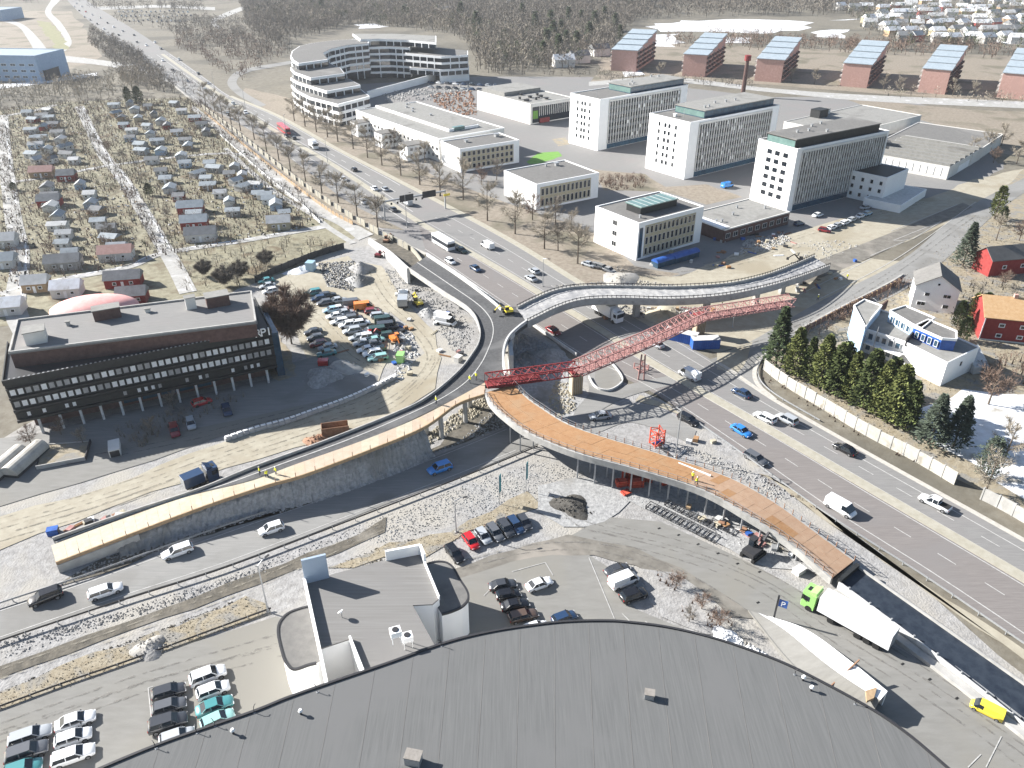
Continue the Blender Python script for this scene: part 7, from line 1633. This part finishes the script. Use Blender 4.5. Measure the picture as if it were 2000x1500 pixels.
rubble('gravel_stones', [(750, 520), (800, 530), (900, 610), (925, 650), (900, 700), (880, 680), (830, 610), (760, 560)], 1300, .06, .3, M['gravel2'], 10)
rubble('rubble', [(1060, 560), (1240, 545), (1330, 560), (1240, 562), (1130, 562)], 500, .08, .35, M['gravel'], 11)
rubble('broken_stone', [(1180, 600), (1380, 600), (1340, 625), (1230, 622)], 900, .08, .35, M['gravel'], 12)
rubble('white_rubble', [(1455, 470), (1530, 455), (1550, 470), (1500, 490), (1440, 500)], 420, .12, .5, M['concrete'], 13)
rubble('brick_rubble', [(840, 185), (920, 178), (930, 200), (930, 225), (900, 225), (850, 205)], 420, .3, .9, M['rust'], 14)
rubble('white_rubble', [(740, 180), (900, 165), (930, 175), (860, 195), (760, 200)], 400, .3, .9, M['concrete'], 15)
for i_, (m_, n_) in enumerate(((M['concrete_new'], 900), (M['dark'], 700), (M['timber'], 500), (M['hedge'], 500))): rubble('garden_clutter', [(0, 215), (100, 200), (390, 192), (640, 440), (480, 470), (330, 500), (130, 545), (0, 575)], n_, .15, .55, m_, 30 + i_)
rubble('scrap_heap_pieces', [(620, 515), (690, 510), (700, 545), (690, 570), (640, 560)], 900, .1, .4, M['concrete'], 16)
rubble('scrap_heap_pieces', [(620, 515), (690, 510), (700, 545), (690, 570), (640, 560)], 700, .12, .45, M['dark'], 46)
rubble('white_rubble', [(760, 660), (800, 640), (820, 690), (790, 740), (770, 750), (775, 700)], 300, .1, .5, M['concrete_new'], 17)
rubble('roadside_stones', [(0, 1250), (300, 1180), (520, 1105), (530, 1115), (300, 1195), (0, 1270)], 500, .05, .2, M['gravel'], 18)
rubble('broken_stone', [(1560, 500), (1640, 470), (1680, 480), (1600, 515)], 120, .1, .35, M['concrete'], 19)
rubble('broken_stone', [(1540, 480), (1590, 470), (1640, 470), (1600, 490)], 80, .1, .3, M['concrete'], 20)
def pile(name, label, u, v, r, h, m, seed=0, sx=1.0, group=None, cat='heap'):
    rr = random.Random(seed); t = thing(name, label, cat, P(u, v), rr.uniform(0, 3), group); mb = MB(); n, k = 22, 7
    for j in range(k):
        f = j / (k - 1)
        for i in range(n):
            a = 2 * math.pi * i / n; q = r * (1 - f) * (1 + .25 * math.sin(a * 3 + seed) * (1 - f) + rr.uniform(-.07, .07)); mb.v.append((math.cos(a) * q * sx, math.sin(a) * q, h * (f ** .8) * (1 + rr.uniform(-.06, .06)) - (.05 if j == 0 else 0)))
    for j in range(k - 1):
        for i in range(n): a = j * n + i; b = j * n + (i + 1) % n; mb.f.append((a, b, b + n, a + n)); mb.m.append(0)
    mb.build('heap', m, t, smooth=True)
    o = rock_mesh(60, lambda q: ((lambda aa, ff: (math.cos(aa) * r * ff * sx, math.sin(aa) * r * ff, h * max(0, 1 - ff) ** .8))(q.uniform(0, 6.28), q.uniform(.1, 1.1))), .05 * r ** .5, .16 * r ** .5, seed).build('lumps', m, t); o['kind'] = 'stuff'
    return t
pile('gravel_heap', 'pointed gravel heap at the right corner of the storage yard scrap', 706, 528, 3.6, 2.6, M['gravel'], 1)
pile('gravel_heap', 'grey gravel heap below the pointed one in the storage yard', 702, 550, 3.8, 2.2, M['gravel2'], 2)
pile('gravel_heap', 'large grey gravel heap in the shade right of the black office', 632, 738, 4.2, 2.4, M['gravel2'], 3)
pile('gravel_heap', 'blue-grey heap behind the large shaded gravel heap', 668, 722, 4.0, 2.0, M['concrete'], 4)
pile('gravel_heap', 'round gravel heap inside the bridge triangle by the highway', 1076, 697, 3.3, 2.2, M['gravel2'], 5)
pile('earth_heap', 'heap of black soil between the parked cars and the red formwork', 1116, 990, 3.0, 1.0, mat('black_soil', (.035, .032, .028), (.10, .095, .085), 1.5, bump=.3, bscale=3), 6, 1.3)
pile('earth_heap', 'rounded grass-grown earth heap at the car park rail on the left', 292, 1268, 2.3, 1.1, M['gravel'], 7)
pile('gravel_heap', 'heap of pale gravel near the white vans inside the ramp curve', 836, 612, 2.6, 1.4, M['gravel2'], 8)
pile('earth_heap', 'brown earth heap in front of the open-topped container', 618, 862, 2.5, .9, M['rust'], 9)
pile('gravel_heap', 'long pale heap under the red girder near the concrete pier', 1300, 622, 4.5, 1.6, M['plypale'], 10, 1.8)
pile('gravel_heap', 'pale heap along the quilted bridge', 1210, 553, 4.5, 1.6, M['gravel'], 11, 2.2)
pile('snow_heap', 'dirty snow heap beside the big roof at the ramp end', 1415, 1248, 1.8, .8, M['snow'], 12, 1.4)
pile('snow_heap', 'long white snow bank at the corner of the storage yard', 590, 528, 2.6, 1.1, M['snow'], 13, 2.2)
def cont(u, v, rot, L, W, h, m, name, label, cat='container', z=0.02, group=None, roofm=None):
    t = thing(name, label, cat, P(u, v, z), rot, group); mb = MB(); mb.cbox(0, 0, 0, L, W, h); mb.build('body', m, t)
    mb = MB(); n = int(L / .5)
    for k in range(n): x = -L / 2 + (k + .5) * L / n; mb.box(x - .08, -W / 2 - .05, .1, x + .08, W / 2 + .05, h - .1)
    mb.build('ribs', m, t); MB().cbox(0, 0, h, L + .08, W + .08, .07).build('roof', roofm or m, t); MB().cbox(L / 2 + .02, 0, .1, .05, W * .85, h * .85).build('door', M['dark'], t)
    return t
for k, (u, v) in enumerate([(1302, 515), (1318, 510), (1336, 506)]):
    t = thing('blue_tent', 'long dark blue tarpaulin shelter beside the office wall, %s from the left' % ORD[k], 'tarpaulin shelter', P(u, v), rad(-55), 'blue tarpaulin shelters')
    mb = MB(); n = 8
    for y in (-5, 5):
        for i in range(n + 1): a = math.pi * i / n; mb.v.append((1.4 * math.cos(a), y, 1.6 + .9 * math.sin(a)))
    for i in range(n): mb.f.append((i, i + 1, n + 2 + i, n + 1 + i)); mb.m.append(0)
    mb.f.append(tuple(range(n + 1))); mb.f.append(tuple(range(n + 1, 2 * n + 2))); mb.m += [0, 0]
    mb.build('tarpaulin', M['bluep'], t); MB().box(-1.35, -4.9, 0, 1.35, 4.9, 1.6).build('side_sheets', M['glassblue'], t)
cont(1330, 665, rad(-28), 7.5, 2.4, 2.4, M['bluep'], 'site_cabin', 'left of two joined dark blue site cabins with pale roof beside the upper carriageway', 'site cabin', roofm=M['concrete_new'])
cont(1376, 678, rad(4), 6.4, 2.4, 2.4, M['bluep'], 'site_cabin', 'right of two joined dark blue site cabins at the slip road', 'site cabin', roofm=M['concrete_new'])
cont(608, 528, rad(80), 2.4, 2.2, 2.6, PA['lightblue'], 'container', 'small bright blue container at the top of the storage yard')
cont(783, 706, rad(85), 2.2, 1.6, 2.0, M['limeg'], 'container', 'lime green container at the lower end of the storage yard')
cont(632, 712, rad(5), 2.2, 1.6, 1.2, PA['red'], 'skip', 'small red skip in front of the shaded gravel heaps', 'skip')
cont(226, 882, rad(-65), 3.8, 1.9, 1.5, M['offwhite'], 'trailer', 'small pale box trailer in front of the shaded planting bed', 'trailer')
cont(105, 1042, rad(20), 1.6, 1.2, 1.0, M['bluep'], 'container', 'small blue crate at the low end of the plywood deck', 'crate')
cont(1560, 1118, rad(35), 1.8, 1.2, .8, M['offwhite'], 'container', 'pale crate lying near the front of the white lorry', 'crate')
cont(895, 705, rad(60), 1.8, 1.3, 1.2, M['offwhite'], 'container', 'white big bag at the ramp wall inside the curve', 'bag')
cont(870, 1000, rad(20), .1, .1, .1, M['steel'], 'marker', 'tiny marker on the gravel', 'marker') if False else None
# red formwork under the orange deck
for k, (u, v, L, W, h, r) in enumerate([(1215, 948, 2.3, 1.2, 1.3, 10), (1242, 950, 2.6, 1.1, 1.5, 5), (1240, 936, 2.6, 1.0, 2.2, 5), (1222, 935, 1.2, 1.0, 2.4, 12), (1266, 940, 1.5, .9, 2.0, -15), (1297, 948, 1.0, .5, 1.8, 20), (1222, 964, 1.6, 1.2, .5, 30)]):
    t = thing('formwork_stack', 'stack of bright red formwork panels under the orange deck, number %s in from the left' % ORD[k], 'formwork', P(u, v), rad(r), 'red formwork under the orange deck')
    t['label'] = ['wide red formwork stack, lowest left one beside the gravel', 'wide red formwork stack in the middle front under the deck', 'tall red formwork stack right against the deck edge', 'narrow tall red formwork left of the middle stack', 'tilted red formwork at the right of the stacks', 'thin dark red panel frame near the white deck strut', 'low orange-red pallet lying in front of the stacks'][k]
    n = max(2, int(h / .3))
    for q in range(n): MB().cbox(R.uniform(-.06, .06), R.uniform(-.06, .06), q * h / n, L, W, h / n * .75).build('formwork_panel', M['redpaint'], t)
    for x in (-L / 3, L / 3): MB().cbox(x, 0, 0, .1, W * 1.05, h).build('strap', M['redsteeld'], t)
# rebar cages by the delivery road
def cage(u0, v0, u1, v1, label, w_=1.6, h=.7):
    a, b = P(u0, v0), P(u1, v1); L = (b - a).length; t = thing('rebar_cage', label, 'steel cage', a, math.atan2((b - a).y, (b - a).x))
    for y in (-w_ / 2, w_ / 2):
        for z in (.15, h): MB().box(0, y - .05, z - .05, L, y + .05, z + .05).build('long_bar', M['dark'], t)
    for k in range(int(L / .8)): 
        mb = MB(); x = k * .8; mb.box(x, -w_ / 2, .1, x + .1, w_ / 2, .2); mb.box(x, -w_ / 2, h - .05, x + .08, w_ / 2, h + .05); mb.box(x, -w_ / 2 - .04, .1, x + .08, -w_ / 2 + .04, h); mb.build('cross_bar', M['steel'] if k % 2 else M['dark'], t)
cage(1265, 990, 1402, 1058, 'long dark rebar cage lying along the delivery road, the longer one')
cage(1300, 985, 1400, 1035, 'second rebar cage parallel behind the longest one', 1.0)
cage(1388, 1020, 1440, 1046, 'short rebar cage nearer the orange deck', 1.2, .5)
# blocks, bags and planks scattered on the works
cols_ = ['concrete_new', 'timber', 'plypale', 'redsteel', 'steel', 'dark', 'white', 'bluep', 'rust', 'orange']
area = [('on the gravel between ramp and highway', (760, 905), (550, 700), 16), ('under the orange deck edge', (1330, 1560), (985, 1100), 20), ('at the low end of the plywood deck', (120, 330), (985, 1040), 20), ('near the offices by the new road', (1395, 1560), (455, 500), 26), ('beside the quilted bridge', (1180, 1420), (600, 625), 14), ('on the works road under the conifers', (1520, 1760), (470, 600), 12), ('around the loop by the lattice tower', (1200, 1400), (860, 905), 12), ('among the shelters by the offices', (1270, 1440), (490, 525), 22), ('at the storage yard edge', (640, 830), (640, 740), 16)]
for nm, (u0, u1), (v0, v1), n in area:
    combos = [(a_, b_) for a_ in range(3) for b_ in cols_]; R.shuffle(combos)
    for k in range(n):
        f = R.random(); u = u0 + (u1 - u0) * f; v = v0 + (v1 - v0) * (R.random() if 'deck' not in nm and 'shaded' not in nm and 'works road' not in nm else ((f if 'under' in nm and 'orange' in nm else 1 - f) * .8 + R.random() * .2))
        kind, mcol = combos[k]; cname = {'concrete_new': 'pale concrete', 'timber': 'brown timber', 'plypale': 'cream', 'redsteel': 'dull red', 'steel': 'grey steel', 'dark': 'dark', 'white': 'white', 'bluep': 'blue', 'rust': 'rusty', 'orange': 'orange'}[mcol]
        t = thing(('material_pallet', 'plank_stack', 'site_box')[kind], '%s %s lying %s' % (cname, ('pallet load', 'stack of planks', 'box')[kind], nm), ('pallet', 'planks', 'box')[kind], P(u, v), R.uniform(0, 3), 'loose materials ' + nm)
        if kind == 0:
            for q in range(3): MB().box(-.6, -.4 + q * .35, 0, .6, -.3 + q * .35, .12).build('bearer', M['timber'], t)
            MB().box(-.6, -.45, .12, .6, .45, R.uniform(.4, 1.0)).build('load', M[mcol], t)
        elif kind == 1:
            for q in range(4): MB().box(-1.5 + R.uniform(-.2, .2), -.3 + q * .16, 0, 1.5, -.17 + q * .16, .12 + .1 * (q % 2)).build('plank', M[mcol], t)
        else:
            MB().box(-.5, -.35, 0, .5, .35, R.uniform(.4, .9)).build('box_body', M[mcol], t); MB().box(-.52, -.37, .4, .52, .37, .46).build('lid_band', M['dark'], t)
# white concrete barrier blocks along the forecourt
c = catm([P(440, 862), P(500, 842), P(560, 826), P(620, 805), P(680, 783), P(735, 758), P(775, 738)], 34)
for k in range(33):
    a, b = c[k], c[k + 1]; t = thing('barrier_block', 'white wrapped block in the line along the forecourt, %s from the left' % ORD[k], 'barrier block', (a[0], a[1], 0), math.atan2(b[1] - a[1], b[0] - a[0]), 'white blocks along the forecourt')
    mb = MB(); L = .92 * math.hypot(b[0] - a[0], b[1] - a[1]); mb.prism([(0, -.4), (L, -.4), (L, .4), (0, .4)], 0, R.uniform(.6, .95)); mb.build('block', M['concrete_new'], t)
    for v_ in range(1): MB().prism([(.1, -.25), (L - .1, -.25), (L - .1, .25), (.1, .25)], .9, 1.05).build('top', M['white'], t)
# fenced planter lower left
q = [P(v[0], v[1]) for v in ((72, 918), (168, 900), (178, 865), (85, 872))]; g = (q[0] + q[2]) / 2
t = thing('planter', 'rectangular fenced planter bed with dry grass and stones by the forecourt', 'planter', (g.x, g.y, 0), world=True)
mb = MB(); mb.prism([(p.x, p.y) for p in q], 0, .35); mb.build('soil', M['grass'], t)
for k in range(4): mb = MB(); mb.wall([q[k], q[(k + 1) % 4]], .18, .9 if k in (0, 1) else .5); mb.build('edge_wall', M['concrete'] if k in (0, 2) else M['dark'], t)
# delivery-road bollards and rubber blocks
for k, (u, v) in enumerate([(1287, 1033), (1325, 1046), (1363, 1064), (1402, 1082), (1440, 1102), (1483, 1118), (1480, 1178), (1762, 1298), (1815, 1328), (1868, 1365)]):
    t = thing('rubber_block', 'small dark fence foot along the delivery road, %s from the left' % ORD[k], 'fence foot', P(u, v), rad(30), 'fence feet along the delivery road'); MB().cbox(0, 0, 0, .5, .22, .18).build('foot', M['rubber'], t)
rail('temporary mesh fence beside the black ramp footing', [(1690, 1180), (1800, 1262), (1900, 1338), (2000, 1415)], posts=3, h=.9, m=M['steel'])
# arrows and bus lane mark on the upper carriageway
# people
_pm = {}
def person(u, v, z, label, vest=(.75, .75, .05), rot=0.0, pose=0, trousers=(.03, .035, .06)):
    t = thing('person', label, 'person', P(u, v, z), rot)
    key = pose
    if key not in _pm:
        st = .16 if pose == 0 else .3
        V = [(0, 0, .98), (0, 0, 1.18), (0, 0, 1.42), (0, 0, 1.52), (0, 0, 1.62), (0, .01, 1.74), (.0, .1, .92), (st, .11, .50), (st * .6 - .02, .11, .08), (st * .6 + .16, .11, .05), (0, -.1, .92), (-st * .4, -.11, .50), (-st, -.11, .08), (-st + .17, -.11, .05), (0, .20, 1.42), (.03, .27, 1.14), (.20, .27, .92), (0, -.20, 1.42), (.03, -.27, 1.14), (.22, -.25, .95)]
        E_ = [(0, 1), (1, 2), (2, 3), (3, 4), (4, 5), (0, 6), (6, 7), (7, 8), (8, 9), (0, 10), (10, 11), (11, 12), (12, 13), (2, 14), (14, 15), (15, 16), (2, 17), (17, 18), (18, 19)]
        rd = [.15, .14, .15, .06, .10, .085, .10, .075, .05, .045, .10, .075, .05, .045, .075, .05, .035, .075, .05, .035]
        me = bpy.data.meshes.new('body'); me.from_pydata(V, E_, []); o = bpy.data.objects.new('tmp', me); C.objects.link(o)
        sk = o.modifiers.new('s', 'SKIN'); sk.use_smooth_shade = True
        for i, r_ in enumerate(rd): me.skin_vertices[0].data[i].radius = (r_, r_)
        me.skin_vertices[0].data[0].use_root = True
        sb = o.modifiers.new('u', 'SUBSURF'); sb.levels = 1; sb.render_levels = 1
        dg = bpy.context.evaluated_depsgraph_get(); ev = bpy.data.meshes.new_from_object(o.evaluated_get(dg)); bpy.data.objects.remove(o)
        ev.materials.clear()
        for nm_, c_ in (('skin_tone', (.42, .24, .17)), ('vest_cloth', vest), ('work_trousers', trousers)): ev.materials.append(mat(nm_ + str(key), c_))
        ev.name = 'body'
        for p in ev.polygons: z_ = p.center.z; p.material_index = 0 if z_ > 1.50 or (z_ < 1.02 and abs(p.center.y) > .2) else (1 if z_ > .93 else 2); p.use_smooth = True
        hm = MB()
        for j in range(4):
            for i in range(10): a = 2 * math.pi * i / 10; e = j / 3 * 1.45; hm.v.append((.125 * math.cos(a) * math.cos(e), .115 * math.sin(a) * math.cos(e), 1.70 + .13 * math.sin(e)))
        for j in range(3):
            for i in range(10): a = j * 10 + i; b = j * 10 + (i + 1) % 10; hm.f.append((a, b, b + 10, a + 10)); hm.m.append(0)
        _pm[key] = (ev, hm.build('helmet', M['white'], mesh_only=True))
    link('body', _pm[key][0], t); link('helmet', _pm[key][1], t); return t
person(1352, 938, 5.4, 'worker in yellow jacket standing on the orange deck, upper one', rot=1.0)
person(1360, 948, 5.3, 'worker in yellow jacket on the orange deck, just below the other', rot=2.2, pose=1)
person(852, 789, 6.1, 'worker standing alone on the plywood deck by the bend', rot=.5)
person(508, 928, 4.4, 'worker at the edge of the asphalt ramp, left of three', rot=.5)
person(522, 934, 4.4, 'worker at the edge of the asphalt ramp, middle of three', rot=2.5, pose=1)
person(540, 928, 4.5, 'worker at the edge of the asphalt ramp, right of three', rot=4)
person(918, 748, 6.0, 'worker at the ramp parapet left of the red girder end', rot=4)
person(930, 742, 6.0, 'worker right beside the red girder end', rot=1, pose=1)
person(1410, 556 + 40, .05, 'worker on the gravel beneath the red girder tail', rot=1, pose=1)
person(1654, 546, .05, 'worker with orange vest on the works road', rot=1)
person(1597, 587, .05, 'worker on the lower works road', rot=3, pose=1)
# plank and white sheet on the orange deck
t = thing('barrier_rail', 'long white barrier element lying across the orange deck', 'barrier', P(1356, 918, 5.3), world=True)
mb = MB(); mb.bar(P(1325, 905, 5.65), P(1388, 930, 5.45), .25, .4); mb.build('rail_beam', M['white'], t)
t = thing('red_shelter', 'red fabric block at the edge of the shaded bank', 'fabric sheet', P(453, 985), 0.2); MB().cbox(0, 0, 0, 1.0, .6, 1.4).build('body', M['redsteeld'], t); MB().cbox(0, 0, 1.4, 1.1, .7, .08).build('top', M['rust'], t)
# haze
hz = MB().box(-2600, -50, -1, 2600, 5200, 92).build('haze', [], kind='stuff') if HAZE > 0 else None
if hz:
    m = bpy.data.materials.new('haze_air'); m.use_nodes = True; n = m.node_tree; n.nodes.clear(); v = n.nodes.new('ShaderNodeVolumePrincipled'); v.inputs['Density'].default_value = HAZE
    v.inputs['Color'].default_value = (.86, .9, .96, 1); v.inputs['Anisotropy'].default_value = .3; ou = n.nodes.new('ShaderNodeOutputMaterial'); n.links.new(v.outputs[0], ou.inputs['Volume']); hz.data.materials.append(m)
for o in C.objects:
    if '_w' in o: del o['_w']
